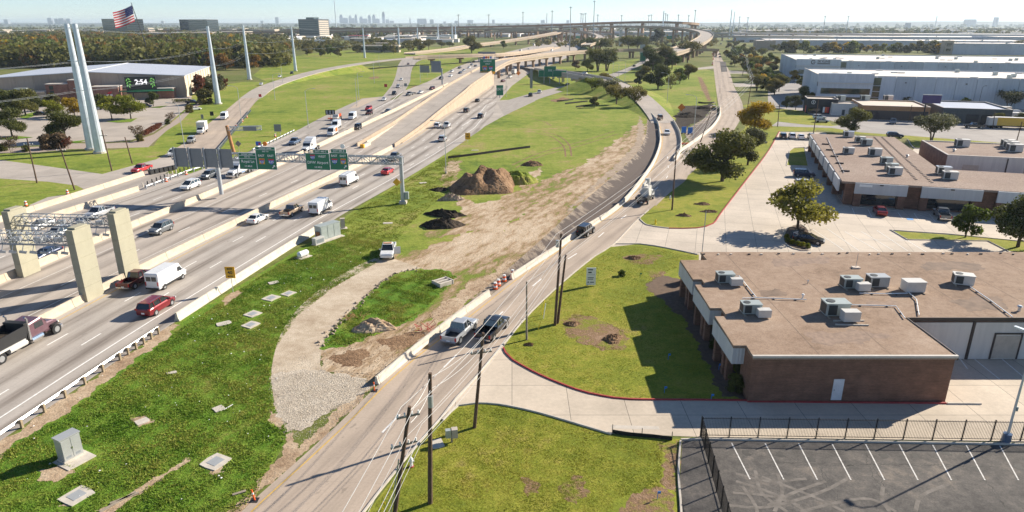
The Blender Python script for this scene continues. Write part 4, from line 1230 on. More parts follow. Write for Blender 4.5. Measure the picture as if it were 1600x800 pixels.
# vent stack, small roof vents
def vent(px, py, z, label, h=0.4, r=0.08, m='galvanised'):
 p = G(px, py, z); t = thing('roof_vent', label, 'vent', p)
 MB().cyl((0,0,0),(0,0, h), r, n=8).build('pipe', m, t)
 MB().cyl((0,0, h + 0.02),(0,0, h + 0.14), r * 2.0, r * 1.2,8).build('cap', m, t)
vent(1592,486, Z1, 'grey capped vent near the right end of the near roof',0.5,0.14)
vent(1254,466, Z1, 'white capped vent at the end of the roof pipe',0.4,0.09, 'plastic_white')
vent(1262,443, Z1, 'small lone vent pipe left of the row of rooftop units',0.3,0.05)
p = G(1337,419, Z1); t2 = thing('antenna_mast', 'thin roof mast on a square tan base', 'antenna', p)
MB().box(-0.45,0.45,-0.3,0.3,0,0.18).build('base', 'roof_tan', t2); MB().cyl((0,0,0.18),(0,0,1.9),0.03, n=6).build('mast', 'dull_steel', t2)
for i in range(22):
 p = G(1100 + i * 23 + R.uniform(-6,6),396.5 + R.uniform(-0.7,1.5) if i > 4 else 398, Z1)
 vent_t = MB().rbox((0,0,0.08),(0.3,0.2,0.16), R.random()).build('roof_block', R.choice(['kerb', 'dark_trim', 'roof_tan']), label='small block along the far edge of the near gravel roof', cat='block', group='blocks along the far roof edge')
 vent_t.location = p

# --- L-shaped office behind
RZ2 = math.radians(-17.5)
O2 = (62.8,125.4,0)
t = thing('l_shaped_office', 'long low brick office with white canopies behind the red-tipped tree', 'building', O2, RZ2)
Lp = [(0,0),(60,0),(60,18.4),(20.6,18.4),(20.6,61.5),(0,61.5)]
MB().prism([(0.9,0.9),(59.5,0.9),(59.5,18.0),(20.2,18.0),(20.2,61.1),(0.9,61.1)],0,4.3).build('brick_wall', 'brick', t)
r2 = MB().prism(Lp,4.31,4.7).build('roof', 'roof_gravel_far', t)
for (u0, u1) in ((2.3,11.2),(13.5,23.3),(25.6,35.4),(37.7,47.5)):
 MB().box(u0, u1,-0.35,0.0,2.55,4.62).build('canopy_fascia', 'fascia', t)
 MB().box(u0 + 0.1, u1 - 0.1,0.86,0.89,0.3,2.5).build('window', 'glass', t)
 for x in (u0 + 0.15, u1 - 1.35):
  MB().box(x, x + 1.2,-0.1,0.85,0,2.54).build('brick_pillar', 'brick', t)
 MB().box((u0 + u1) / 2 - 0.3,(u0 + u1) / 2 + 0.3,-0.5,-0.36,4.3,4.5).build('flood_lamp', 'dark_trim', t)
for k in range(7):
 v0 = 2.2 + k * 8.4
 MB().box(-0.35,0.0, v0, v0 + 6.6,2.3,4.62).build('canopy_fascia', 'fascia', t)
 MB().box(0.86,0.89, v0 + 0.2, v0 + 6.4,0.3,2.25).build('window', 'glass', t)
 MB().box(-0.1,0.85, v0 + 6.9, v0 + 8.1,0,4.3).build('brick_pillar', 'brick', t)
 if 0 < k < 6: MB().box(1.0,2.6, v0 - 1.0, v0 - 0.7,4.71,5.0).build('roof_upstand', 'dark_trim', r2)
mb = MB(); mb.box(3.0,5.2,-0.38,-0.355,3.95,4.4); mb.build('wall_sign', 'sign_white', t)
def loc2(u, v):
 c, s_ = math.cos(RZ2), math.sin(RZ2)
 return (O2[0] + u * c - v * s_, O2[1] + u * s_ + v * c)
Z2 = 4.71
for px, py, s, lab in ((1325,214,1.3, 'rooftop unit at the far edge of the L-shaped roof'),(1343,222,1.2, 'rooftop unit second from the far edge of the L-shaped roof'),(1353,227,1.3, 'long rooftop unit in front of the far pair'),
                       (1325,240,1.2, 'tall narrow rooftop unit left on the L-shaped roof'),(1366,243,1.4, 'longest rooftop unit in the middle of the L-shaped roof'),(1384,256,1.2, 'rooftop unit above a close pair on the L-shaped roof'),
                       (1392,266,1.2, 'rear unit of the close pair on the L-shaped roof'),(1397,273,1.3, 'front unit of the close pair on the L-shaped roof'),(1473,272,1.3, 'rear unit of the pair on the right wing'),(1483,280,1.3, 'front unit of the pair on the right wing')):
 hvac(px, py, Z2, s, RZ2, R.choice(['hvac', 'hvac_white', 'galvanised']), lab)
for k,(a, b) in enumerate((((1360,214),(1425,282)),((1372,214),(1450,287)))):
 A, B = G(*a, Z2), G(*b, Z2); n = 40
 for j in range(2):
  mb = MB()
  for i in range(n):
   q = A.lerp(B,(i + 0.5) / n)
   mb.rbox((q.x + j * 0.9, q.y, Z2 + 0.05),(0.5,0.25,0.1),0.3)
 mb.build('roof_walkway', 'dark_trim', label='%s dark row of roof pads across the L-shaped roof' % ('left', 'right')[k], cat='walkway')
pipe('dotted white pipe line along the left of the L-shaped roof',[(1292,214),(1305,242),(1319,270)], Z2,0.05)
vent(1417,246, Z2, 'mushroom vent between the walkways and the pair on the right wing',0.5,0.2, 'dull_steel')
# --- brown and white shed behind it
RZ3 = math.radians(-16)
t = thing('loading_shed', 'brick-ended shed with white loading wall and tan roller doors', 'building',(98.6,151.2,0), RZ3)
flat_roofed(t,62,21,4.9, 'white_wall', 'roof_gravel_far',0.15)
MB().box(-0.12,-0.01,-0.05,21.05,0,4.85).build('brick_end', 'brown_brick', t)
for k in range(4):
 MB().box(11.8 + k * 12,12.05 + k * 12,-0.1,-0.01,0,4.7).build('downpipe', 'dark_trim', t)
 MB().box(3.4 + k * 12,6.6 + k * 12,-0.06,-0.01,0.1,2.9).build('roller_door', 'door_tan', t)
 MB().box(9.2 + k * 12,10.4 + k * 12,-0.06,-0.01,0.1,2.3).build('door', 'hvac_white', t)
for px, py, s, lab in ((1502,229,1.5, 'lone rooftop unit on the roof of the brick-ended shed'),(1574,229,1.4, 'rear of the rooftop units at the right edge of the shed'),(1579,232,1.4, 'middle of the rooftop units at the right edge of the shed'),(1584,237,1.5, 'front of the rooftop units at the right edge of the shed')):
 hvac(px, py,4.76, s, RZ3, 'hvac_white', lab)
vent(1490,237,4.76, 'round mushroom vent by the brick end of the shed',0.5,0.22, 'dull_steel')

# --- distribution warehouses
RZW = math.radians(-15.5)
def warehouse(label, corner, w, d, h, wall='tilt_wall', office=None, bays=7.5, doors=False, name='warehouse', roof='roof_white', lamps=True, rz=RZW, sky=14):
 t = thing(name, label, 'warehouse', corner, rz)
 n = int(w / bays)
 bw = w / n
 for k in range(n):
  MB().box(k * bw + 0.07,(k + 1) * bw - 0.07,0,0.25,0, h).build('wall_panel', wall, t)
  if lamps and k % 3 == 1:
   MB().box(k * bw + bw / 2 - 0.3, k * bw + bw / 2 + 0.3,-0.35,-0.01, h * 0.78, h * 0.78 + 0.35).build('wall_lamp', 'dark_trim', t)
  if doors:
   MB().box(k * bw + bw * 0.2, k * bw + bw * 0.8,-0.06,-0.005,0.6,4.0).build('dock_door', 'glass', t)
 nd = max(3, int(d / bays)); bd = d / nd
 for k in range(nd):
  MB().box(0.003,0.25,0.253 + k * bd,(k + 1) * bd - 0.05,0, h).build('wall_panel', wall, t)
 MB().box(w - 0.25, w - 0.003,0.253, d,0, h).build('wall_panel', wall, t)
 MB().box(0.253, w - 0.253, d - 0.25, d,0, h).build('wall_panel', wall, t)
 r = MB().box(0.26, w - 0.26,0.26, d - 0.26, h - 1.0, h - 0.55).build('roof', roof, t)
 mb = MB(); mb.box(-0.03, w + 0.03,-0.03,0.3, h + 0.003, h + 0.12); mb.box(-0.03,0.3,0.31, d, h + 0.003, h + 0.118)
 mb.build('coping', 'coping', r)
 for k in range(sky):
  x, y = R.uniform(6, w - 4), R.uniform(5, d - 4)
  MB().box(x, x + 2.6, y, y + 1.4, h - 0.545, h - 0.1).build('skylight', 'hvac_white', r)
 for k in range(sky // 2):
  x, y = R.uniform(6, w - 4), R.uniform(5, d - 4)
  MB().box(x, x + 1.6, y, y + 1.6, h - 0.545, h + 0.9).build('roof_unit', 'hvac', r)
 if office:
  u, gl = office
  MB().box(-0.6, u,-2.4,-0.01,3.3, h + 1.0).build('office_front', 'tilt_wall', t)
  MB().box(-0.5, u - 0.1,-2.2,-0.02,0,1.0).build('office_plinth', 'tilt_wall', t)
  MB().box(-0.5, u - 0.1,-2.1,-0.02,1.01,3.29).build('office_window', 'green_glass', t)
  MB().box(u * 0.04, u * 0.96,-2.46,-2.405,4.5,6.9).build('ribbon_window', 'green_glass', t)
  MB().box(-0.3, u - 0.3,-3.0,-2.41,8.9,9.25).build('sunshade', 'hvac_white', t)
  MB().box(u + 0.3, u + 3.3,-0.25,-0.01,1.0, h - 0.6).build('stair_window', 'green_glass', t)
  for z in (3.2,5.6,8.0):
   MB().box(u + 0.3, u + 3.3,-0.3,-0.255, z, z + 0.25).build('stair_band', 'tilt_wall', t)
  MB().box(-0.62,-0.605,-2.2,-0.4,7.6,9.4).build('office_sign', 'dark_trim', t)
 return t
cW1 = G(1281,117.5,12); cW1.z = 0
warehouse('nearest grey tilt-wall warehouse with a strip of dark office windows', cW1,150,52,12, office=(21,1), sky=16)
cW2 = G(1246,94.5,12); cW2.z = 0
tw = warehouse('second warehouse with a dark company logo on its corner block', cW2,190,100,12, office=(24,1), sky=22)
text('company_name', 'SKYLINE',1.9, 'dark_trim', tw,(14.5,-2.44,11.7),(math.pi / 2,0,0), bold=0.03)
MB().box(11.0,18.0,-2.44,-2.41,10.2,10.7).build('company_subtitle', 'dark_trim', tw)
mb = MB()
for i in range(14):
 a0, a1 = math.radians(40 + i * 20), math.radians(40 + (i + 1) * 20)
 mb.quad((8.7 + 1.3 * math.cos(a0),-2.44,11.3 + 1.3 * math.sin(a0)),(8.7 + 1.3 * math.cos(a1),-2.44,11.3 + 1.3 * math.sin(a1)),(8.7 + 0.85 * math.cos(a1),-2.44,11.3 + 0.85 * math.sin(a1)),(8.7 + 0.85 * math.cos(a0),-2.44,11.3 + 0.85 * math.sin(a0)))
mb.box(8.7,10.0,-2.45,-2.42,11.1,11.5)
mb.build('company_logo', 'dark_trim', tw)
def wcorner(px, py, h):
 p = G(px, py, h); p.z = 0; return p
warehouse('long pale warehouse with dark dock doors behind a line of yellowing trees', wcorner(1196,62.3,12),330,110,12, 'tilt_wall_far', None,16, True, sky=20)
t4 = warehouse('pale warehouse with a brown corner tower at the far right', wcorner(1490,67.8,12),260,70,12, 'tilt_wall_far', None,14, False, sky=10)
MB().box(-9,-0.05,-1.5,12,0,15).build('corner_tower', 'tan_wall', t4)
for z in (3.5,9): MB().box(-7,-2,-1.58,-1.51, z, z + 3).build('window', 'glass', t4)
warehouse('farther white warehouse with a low brown block on its roof line', wcorner(1150,56.5,11),520,160,11, 'tilt_wall_far', None,20, True, sky=14)
warehouse('brown and white shed beside the trees at the end of the frontage road', wcorner(1182,63.5,12),24,60,12, 'tan_wall', None,8, False, sky=3, name='storage_shed')
warehouse('farthest long white warehouse below the wooded horizon at right', wcorner(1330,52.8,11),700,150,11, 'tilt_wall_far', None,24, False, sky=10)
warehouse('far brown-cornered white warehouse right of the long pale one', wcorner(1560,57.5,13),300,120,13, 'tilt_wall_far', None,20, False, sky=8)

# --- small shops behind the back street
def shop(label, px, py, w, d, h, wall, roof, rz=RZ3, name='shop'):
 p = G(px, py); t = thing(name, label, 'building', p, rz)
 flat_roofed(t, w, d, h, wall, roof)
 return t
t = shop('square black shop with a coloured panel beside its door',1259,177,11.0,10,5.6, 'dark_stucco', 'roof_tan')
for k, m in enumerate(('sign_white', 'safety_orange', 'sign_red')):
 MB().box(5.9 + k * 0.75,6.6 + k * 0.75,-0.08,-0.01,0.5,2.6).build('door_panel', m, t)
MB().box(0.7,4.8,-0.08,-0.01,0.4,1.9).build('window', 'glass', t)
mb = MB()
for i in range(16):
 a0, a1 = 2 * math.pi * i / 16,2 * math.pi * (i + 1) / 16
 for rr in ((0.75,0.6),):
  mb.quad((2.2 + rr[0] * math.cos(a0),-0.03,4.3 + rr[0] * math.sin(a0)),(2.2 + rr[0] * math.cos(a1),-0.03,4.3 + rr[0] * math.sin(a1)),(2.2 + rr[1] * math.cos(a1),-0.03,4.3 + rr[1] * math.sin(a1)),(2.2 + rr[1] * math.cos(a0),-0.03,4.3 + rr[1] * math.sin(a0)))
mb.box(2.12,2.28,-0.05,-0.02,3.85,4.75); mb.build('round_emblem', 'sign_white', t)
MB().box(9.4,10.6,-0.05,-0.01,2.9,3.3).build('small_sign', 'sign_white', t)
MB().box(-0.08,-0.01,1.0,3.0,0.3,2.8).build('side_panel', 'sign_red', t)
t = shop('low grey workshop beside the black shop',1298.5,180,10.6,9,4.4, 'white_stucco', 'roof_tan')
MB().box(6.0,9.6,-0.06,-0.01,0.2,2.8).build('roller_door', 'slate_stucco', t); MB().box(3.6,4.6,-0.06,-0.01,0.2,2.2).build('door', 'slate_stucco', t)
t = shop('auto shop with pale roof and orange-brown fascia above open bays',1345,186,22,22,4.9, 'orange_fascia', 'roof_tan')
MB().box(0.5,21.5,-0.1,-0.01,0.1,3.3).build('bay_shade_panel', 'dark_trim', t)  # solid dark panel; its colour stands in for the shade inside the bays
for k in range(1,4): MB().box(k * 5.4, k * 5.4 + 0.5,-0.25,-0.11,0,3.3).build('bay_pillar', 'dark_trim', t)
t = shop('dark slate garage with a pale low-pitched roof and roller doors',1470,192,21,26,5.2, 'slate_stucco', 'roof_metal')
for k in range(3):
 o = MB().box(7.4 + k * 4.6,11.2 + k * 4.6,-0.08,-0.01,0.1,3.2).build('roller_door', 'dark_stucco', t)
 for j in range(3): MB().box(7.7 + k * 4.6 + j * 1.1,8.5 + k * 4.6 + j * 1.1,-0.1,-0.085,2.0,2.4).build('pane', 'blue_glass', o)
for px, py, lab in ((1313,157.5, 'rooftop unit on the low grey workshop'),(1351,157, 'dark rooftop unit on the auto shop'),(1387,157, 'pale rooftop box on the auto shop')):
 hvac(px, py,4.5,1.7, RZ3, 'hvac_white' if 'pale' in lab else 'hvac', lab)
# box trailers and containers parked at the right
def trailer(label, px, py, L, h, m, rz, base=0.9, name='box_trailer'):
 p = G(px, py); t = thing(name, label, 'trailer', p, rz)
 MB().box(0, L,0,2.5, base, base + h).build('box', m, t)
 MB().box(-0.05, L + 0.05,-0.05,2.55, base + h + 0.003, base + h + 0.08).build('roof', 'hvac_white', t)
 MB().box(0.3, L - 0.3,0.3,2.2, base - 0.35, base - 0.003).build('chassis', 'dark_steel', t)
 for x in (1.2,2.4, L - 1.5):
  for y in (0.0,2.2):
   MB().cyl((x, y,0.45),(x, y + 0.3,0.45),0.45, n=10).build('wheel', 'tyre', t)
trailer('orange-yellow freight trailer on the grass at the right edge',1551,200,15,2.6, 'paint_yellow', RZ3)
trailer('white freight trailer behind the yellow one',1534,191,13,2.6, 'hvac_white', RZ3)
trailer('tan freight container under the warehouse wall',1523,178,12,2.4, 'tan_wall', RZ3,0.5)
trailer('short pink-white trailer at the front end of the yellow one',1543,200,2.4,2.5, 'hvac_white', RZ3)

# --- arena on the left
RZA = math.radians(14.5)
AO = Vector((-155.0,328.0,0))
t = thing('arena', 'large tan arena hall with a pale metal gable roof and clock screen', 'building', AO, RZA)
WA, DA, HE, HR = 84.0,73.0,9.6,12.0
n = 12
for k in range(n):
 x0, x1 = -WA * (k + 1) / n + 0.05,-WA * k / n - 0.05
 def ht(x): return HE + (HR - HE) * (1 - abs((x + WA / 2) / (WA / 2)))
 mb = MB(); mb.add([(x0,0,0),(x1,0,0),(x1,0, ht(x1)),(x0,0, ht(x0)),(x0,0.3,0),(x1,0.3,0),(x1,0.3, ht(x1)),(x0,0.3, ht(x0))],[(0,1,2,3),(7,6,5,4),(0,4,5,1),(1,5,6,2),(2,6,7,3),(3,7,4,0)])
 mb.build('wall_panel', 'arena_wall', t)
for k in range(10):
 y0 = 0.35 + (DA - 0.4) * k / 10
 MB().box(-0.3,0, y0, y0 + (DA - 0.4) / 10 - 0.12,0, HE).build('wall_panel', 'arena_wall_end', t)
 MB().box(-0.28,0.22, y0 + (DA - 0.4) / 10 - 0.42, y0 + (DA - 0.4) / 10 - 0.05,0, HE - 0.1).build('pilaster', 'arena_wall_end', t)
MB().box(-WA,-WA + 0.3,0.35, DA,0, HE).build('wall_panel', 'arena_wall', t)
MB().box(-WA + 0.35,-0.35, DA - 0.3, DA,0, HE).build('wall_panel', 'arena_wall', t)
for sgn in (0,1):
 mb = MB()
 xe, xr = (0.4,-WA / 2 + 0.02) if sgn == 0 else (-WA - 0.4,-WA / 2 - 0.02)
 mb.add([(xe,-0.5, HE + 0.05),(xr,-0.5, HR + 0.05),(xr, DA + 0.4, HR + 0.05),(xe, DA + 0.4, HE + 0.05),(xe,-0.5, HE + 0.35),(xr,-0.5, HR + 0.35),(xr, DA + 0.4, HR + 0.35),(xe, DA + 0.4, HE + 0.35)],
           [(0,1,2,3),(4,7,6,5),(0,4,5,1),(1,5,6,2),(2,6,7,3),(3,7,4,0)])
 r = mb.build('roof_slope', 'roof_metal', t)
MB().box(-WA / 2 - 0.5,-WA / 2 + 0.5,-0.5, DA + 0.4, HR + 0.36, HR + 0.45).build('ridge_cap', 'plastic_white', r)
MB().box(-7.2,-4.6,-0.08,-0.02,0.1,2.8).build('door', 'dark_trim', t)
for (x0, x1, y0, h, nm) in ((-11.4,-4.6,-6,4.4, 'entrance_block'),(-37.5,-26.5,-9.5,6.0, 'brick_block'),(-46.8,-41,-8,9.0, 'stair_tower'),(-56,-47.2,-7.5,7.4, 'brick_block')):
 o = MB().box(x0, x1, y0,-0.05,0, h).build(nm, 'arena_brick', t)
 MB().box(x0 - 0.15, x1 + 0.15, y0 - 0.15,-0.06, h + 0.003, h + 0.3).build('parapet', 'coping', o)
MB().box(-26.3,-11.6,-4,-0.05,0,4.2).build('foyer', 'tan_wall', t)
MB().box(-40.8,-37.7,-4,-0.06,0,4.2).build('foyer', 'glass', t)
for k in range(3): MB().box(-54.6,-53,-7.56,-7.51,1.2 + k * 2,2.8 + k * 2).build('window', 'blue_glass', t)
MB().box(-26.3,-4,-9.5,-6.05,3.7,4.0).build('canopy', 'sign_green', t)
MB().box(-95,-56.3,-9,-0.05,0,4.2).build('annex', 'tan_wall', t); MB().box(-95.3,-56.4,-9.3,-0.3,4.203,4.5).build('annex_roof', 'roof_tan', t)
MB().box(-69,-64,-6,-4,4.52,6.0).build('roof_unit', 'hvac', t)
# text on the brick block
mb = MB()
for i in range(5):
 mb.box(-36.2 + i * 1.5,-35.2 + i * 1.5,-9.56,-9.51,2.2,2.7)
mb.build('wall_lettering', 'sign_white', t)
mb = MB(); mb.add([(-31.5,-9.56,2.9),(-29.8,-9.56,3.1),(-29,-9.56,4.2),(-30.5,-9.56,3.9)],[(0,1,2,3)]); mb.build('wall_logo', 'sign_red', t)
# clock screen
ts = thing('clock_screen', 'large black digital screen showing the time 2:54 in front of the arena', 'screen', AO + Vector((0,0,0)), RZA)
ts.location = AO + Matrix.Rotation(RZA,3, 'Z') @ Vector((-17.6,-6,0))
ts.scale = (0.78,1,0.86)
MB().box(-8.2,8.2,-0.4,0.4,3.2,11.6).build('panel', 'screen_black', ts)
for x in (-5,5): MB().box(x - 0.3, x + 0.3,0.0,0.6,0,3.2).build('post', 'dark_steel', ts)
text('time', '2:54',3.5, 'screen_white', ts,(0.3,-0.43,8.9),(math.pi / 2,0,0), bold=0.1, sx=1.1)
text('town_name', 'FARMERS BRANCH',1.45, 'screen_dim_green', ts,(0,-0.43,4.4),(math.pi / 2,0,0), bold=0.03, sx=1.1)
for sg in (-1,1):
 mb = MB()
 for cx, cz, a in ((6.0,10.6,0.6),(7.2,10.1,2.2),(5.6,9.4,0.2),(7.0,8.7,2.4),(5.7,7.8,0.5),(7.2,7.3,2.0),(6.2,6.7,1.2)):
  ux, uz = math.cos(a), math.sin(a)
  L_, W_ = 0.95,0.32
  mb.add([(sg * (cx - ux * L_),-0.43, cz - uz * L_),(sg * (cx - uz * W_),-0.43, cz + ux * W_),(sg * (cx + ux * L_),-0.43, cz + uz * L_),(sg * (cx + uz * W_),-0.43, cz - ux * W_)],[(0,1,2,3)])
 mb.build('leaf_ornament', 'screen_green', ts)


# ------------------------------------------------------------------ vehicles (local +X is forward)
def oct_ring(x, lo, hi, w, c=0.12):
 return [(x,-w * 0.93, lo),(x,-w, lo + c),(x,-w, max(lo + c, hi - c * 1.1)),(x,-w * 0.92, hi),(x, w * 0.92, hi),(x, w, max(lo + c, hi - c * 1.1)),(x, w, lo + c),(x, w * 0.93, lo)]
def body_mesh(st):
 return MB().loft([oct_ring(*s) for s in st]).mesh('body', 'paint_white')
def wheel_pair(r=0.34, w=0.24, nn_=14):
 ty = MB().cyl((0,-w / 2,0),(0, w / 2,0), r, n=nn_).mesh('tyre', 'tyre')
 mb = MB().cyl((0,-w / 2 - 0.012,0),(0, w / 2 + 0.012,0), r * 0.64, n=nn_)
 return ty, mb.mesh('rim', 'rim')
WH = {}
def wheels_at(parts, xs, y, r=0.34, w=0.24):
 key = (r, w)
 if key not in WH: WH[key] = wheel_pair(r, w)
 ty, rm = WH[key]
 for x in xs:
  for s in (-1,1):
   parts.append(('wheel', ty, None,(x, s * y, r),[('rim', rm, None)]))
 arch = MB()
 for x in xs:
  for s in (-1,1):
   arch.cyl((x, s * (y + w / 2 - 0.05), r * 1.02),(x, s * (y + w / 2 - 0.022), r * 1.02), r * 1.2, n=14)
 parts.append(('wheel_arch', arch.mesh('wheel_arch', 'black_plastic'), None,(0,0,0),[]))
def glasshouse(xs, zb, wb, wt):
 """xs: list of (x, z_top) from rear base to windscreen base"""
 rings = []
 for x, z in xs:
  f = min(1.0, max(0.02,(z - zb) / (max(q[1] for q in xs) - zb)))
  w = wb + (wt - wb) * f
  rings.append([(x,-wb, zb - 0.05),(x,-w, max(z, zb)),(x, w, max(z, zb)),(x, wb, zb - 0.05)])
 return MB().loft(rings).mesh('windows', 'glass')
def roof_pillars(x_r0, x_r1, x_f1, x_f0, zb, zt, wb, wt, mids=(), slab=0.04):
 mb = MB()
 mb.loft([[(x_r1 - 0.05,-wt - 0.02, zt - 0.02),(x_r1 - 0.05,-wt + 0.1, zt + slab),(x_r1 - 0.05, wt - 0.1, zt + slab),(x_r1 - 0.05, wt + 0.02, zt - 0.02)],
             [(x_f1 + 0.05,-wt - 0.02, zt - 0.02),(x_f1 + 0.05,-wt + 0.1, zt + slab),(x_f1 + 0.05, wt - 0.1, zt + slab),(x_f1 + 0.05, wt + 0.02, zt - 0.02)]])
 for s in (-1,1):
  mb.bar((x_r0, s * wb, zb),(x_r1, s * (wt + 0.01), zt),0.09)
  mb.bar((x_f0, s * wb, zb),(x_f1, s * (wt + 0.01), zt),0.07)
  for m_ in mids:
   mb.bar((m_, s * (wb + 0.01), zb),(m_, s * (wt + 0.015), zt),0.09)
 return mb.mesh('roof', 'paint_white')
def lights(parts, xf, xr, y, zf, zr, sf=(0.1,0.34,0.16), sr=(0.1,0.22,0.26)):
 hl = MB().rbox((0,0,0), sf).mesh('headlight', 'lamp_clear')
 tl = MB().rbox((0,0,0), sr).mesh('taillight', 'tail_red')
 for s in (-1,1):
  parts.append(('headlight', hl, None,(xf, s * (y - 0.12), zf),[]))
  parts.append(('taillight', tl, None,(xr, s * (y - 0.06), zr),[]))
 parts.append(('number_plate', MB().rbox((xr - 0.045,0,0.6),(0.02,0.4,0.2)).mesh('number_plate', 'sign_white'), None,(0,0,0),[]))
def mirrors(parts, x, y, z, m='BODY'):
 me = MB().rbox((0,0,0),(0.12,0.22,0.17)).mesh('mirror', 'paint_white')
 for s in (-1,1): parts.append(('mirror', me, m,(x, s * (y + 0.1), z),[]))
def v_sedan():
 p = [('body', body_mesh([(-2.38,.45,.78,.66),(-2.28,.3,.98,.82),(-1.7,.22,1.02,.9),(0.95,.22,.98,.9),(1.6,.22,.9,.89),(2.15,.28,.78,.84),(2.36,.4,.62,.66)]), 'BODY',(0,0,0),[])]
 p.append(('windows', glasshouse([(-1.85,1.0),(-1.1,1.42),(.2,1.44),(1.15,.98)],1.0,.8,.6), None,(0,0,0),[]))
 p.append(('roof', roof_pillars(-1.8,-1.1,.2,1.1,1.0,1.43,.8,.6,(-.4,)), 'BODY',(0,0,0),[]))
 wheels_at(p,(-1.4,1.42),.8); lights(p,2.22,-2.3,.8,.72,.86); mirrors(p,.75,.88,1.02)
 return p
def v_suv():
 p = [('body', body_mesh([(-2.35,.5,.95,.74),(-2.3,.36,1.1,.88),(-1.7,.28,1.12,.93),(1.0,.28,1.1,.93),(1.7,.3,1.04,.92),(2.15,.34,.92,.86),(2.35,.45,.72,.7)]), 'BODY',(0,0,0),[])]
 p.append(('windows', glasshouse([(-2.3,1.1),(-2.0,1.66),(.25,1.7),(1.1,1.1)],1.1,.84,.68), None,(0,0,0),[]))
 p.append(('roof', roof_pillars(-2.27,-2.0,.25,1.05,1.1,1.69,.84,.68,(-.4,-1.4)), 'BODY',(0,0,0),[]))
 mb = MB()
 for s in (-1,1): mb.bar((-1.7, s * .62,1.78),(.1, s * .62,1.78),.05)
 p.append(('roof_rails', mb.mesh('roof_rails', 'chrome'), None,(0,0,0),[]))
 wheels_at(p,(-1.42,1.42),.83,.37); lights(p,2.24,-2.33,.86,.86,1.05, sr=(.1,.2,.36)); mirrors(p,.8,.92,1.18)
 return p
def v_minivan():
 p = [('body', body_mesh([(-2.55,.5,.95,.78),(-2.48,.32,1.1,.9),(-1.8,.24,1.14,.97),(1.2,.24,1.08,.97),(1.9,.26,.98,.95),(2.4,.32,.84,.86),(2.56,.42,.66,.68)]), 'BODY',(0,0,0),[])]
 p.append(('windows', glasshouse([(-2.48,1.1),(-2.1,1.68),(.4,1.72),(1.55,1.06)],1.1,.88,.72), None,(0,0,0),[]))
 p.append(('roof', roof_pillars(-2.43,-2.1,.4,1.5,1.1,1.71,.88,.72,(-.3,-1.5)), 'BODY',(0,0,0),[]))
 mb = MB()
 for s in (-1,1): mb.bar((-1.9, s * .64,1.8),(.2, s * .64,1.8),.055)
 p.append(('roof_rails', mb.mesh('roof_rails', 'chrome'), None,(0,0,0),[]))
 wheels_at(p,(-1.5,1.55),.87,.36); lights(p,2.42,-2.51,.9,.8,1.05, sr=(.1,.3,.22)); mirrors(p,1.1,.96,1.14)
 return p
def v_pickup():
 p = [('body', body_mesh([(-.72,.4,1.12,.97),(-.2,.38,1.14,.98),(1.35,.38,1.14,.98),(2.2,.4,1.1,.97),(2.72,.44,1.02,.92),(2.86,.5,.84,.8)]), 'BODY',(0,0,0),[])]
 mb = MB()
 for s in (-1,1): mb.box(-2.85,-.73, min(s * .97, s * .84), max(s * .97, s * .84),.55,1.12)
 p.append(('bed', mb.mesh('bed', 'paint_white'), 'BODY',(0,0,0),[('bed_floor', MB().box(-2.76,-.73,-.835,.835,.6,.68).mesh('bed_floor', 'black_plastic'), None)]))
 p.append(('tailgate', MB().box(-2.87,-2.77,-.83,.83,.56,1.1).mesh('tailgate', 'paint_white'), 'BODY',(0,0,0),[]))
 p.append(('bumper', MB().box(-2.98,-2.875,-.9,.9,.42,.58).mesh('bumper', 'chrome'), None,(0,0,0),[]))
 p.append(('windows', glasshouse([(-.7,1.14),(-.5,1.8),(.55,1.83),(1.35,1.13)],1.13,.88,.72), None,(0,0,0),[]))
 p.append(('roof', roof_pillars(-.68,-.5,.55,1.3,1.13,1.82,.88,.72,(.1,)), 'BODY',(0,0,0),[]))
 wheels_at(p,(-1.85,1.85),.87,.4,.28); lights(p,2.78,-2.86,.93,.9,.88, sr=(.1,.16,.4)); mirrors(p,1.05,1.0,1.25, None)
 return p
def v_van():
 p = [('body', body_mesh([(-3.0,.42,2.35,.9),(-2.92,.32,2.5,.98),(1.35,.32,2.52,1.0),(1.55,.32,2.42,1.0),(2.35,.32,1.34,.98),(2.85,.34,1.12,.92),(3.0,.42,.85,.8)]), 'BODY',(0,0,0),[])]
 mb = MB(); mb.add([(1.66,-.8,2.33),(1.66,.8,2.33),(2.34,.88,1.42),(2.34,-.88,1.42)],[(0,1,2,3)])
 p.append(('windscreen', mb.mesh('windscreen', 'glass'), None,(0.03,0,0.02),[]))
 for s in (-1,1):
  mb = MB(); mb.add([(1.0, s * 1.012,1.4),(2.05, s * 1.0,1.4),(1.62, s * 1.0,2.0),(1.0, s * 1.012,2.0)],[(0,1,2,3)])
  p.append(('side_window', mb.mesh('side_window', 'glass'), None,(0,0,0),[]))
 mb = MB(); mb.box(-3.03,-3.0,-.72,-.06,1.45,2.05); mb.box(-3.03,-3.0,.06,.72,1.45,2.05)
 p.append(('rear_window', mb.mesh('rear_window', 'glass'), None,(0,0,0),[]))
 p.append(('bumper', MB().box(-3.1,-3.0,-.92,.92,.36,.56).mesh('bumper', 'black_plastic'), None,(0,0,0),[]))
 mb = MB()
 for s in (-1,1): mb.box(-2.4,2.0, min(s * 1.0, s * 1.02), max(s * 1.0, s * 1.02),.38,.62)
 p.append(('side_trim', mb.mesh('side_trim', 'black_plastic'), None,(0,0,0),[]))
 wheels_at(p,(-1.9,1.95),.88,.37); lights(p,2.9,-2.99,.9,.95,1.1, sr=(.08,.14,.55)); mirrors(p,1.9,1.02,1.5, None)
 return p
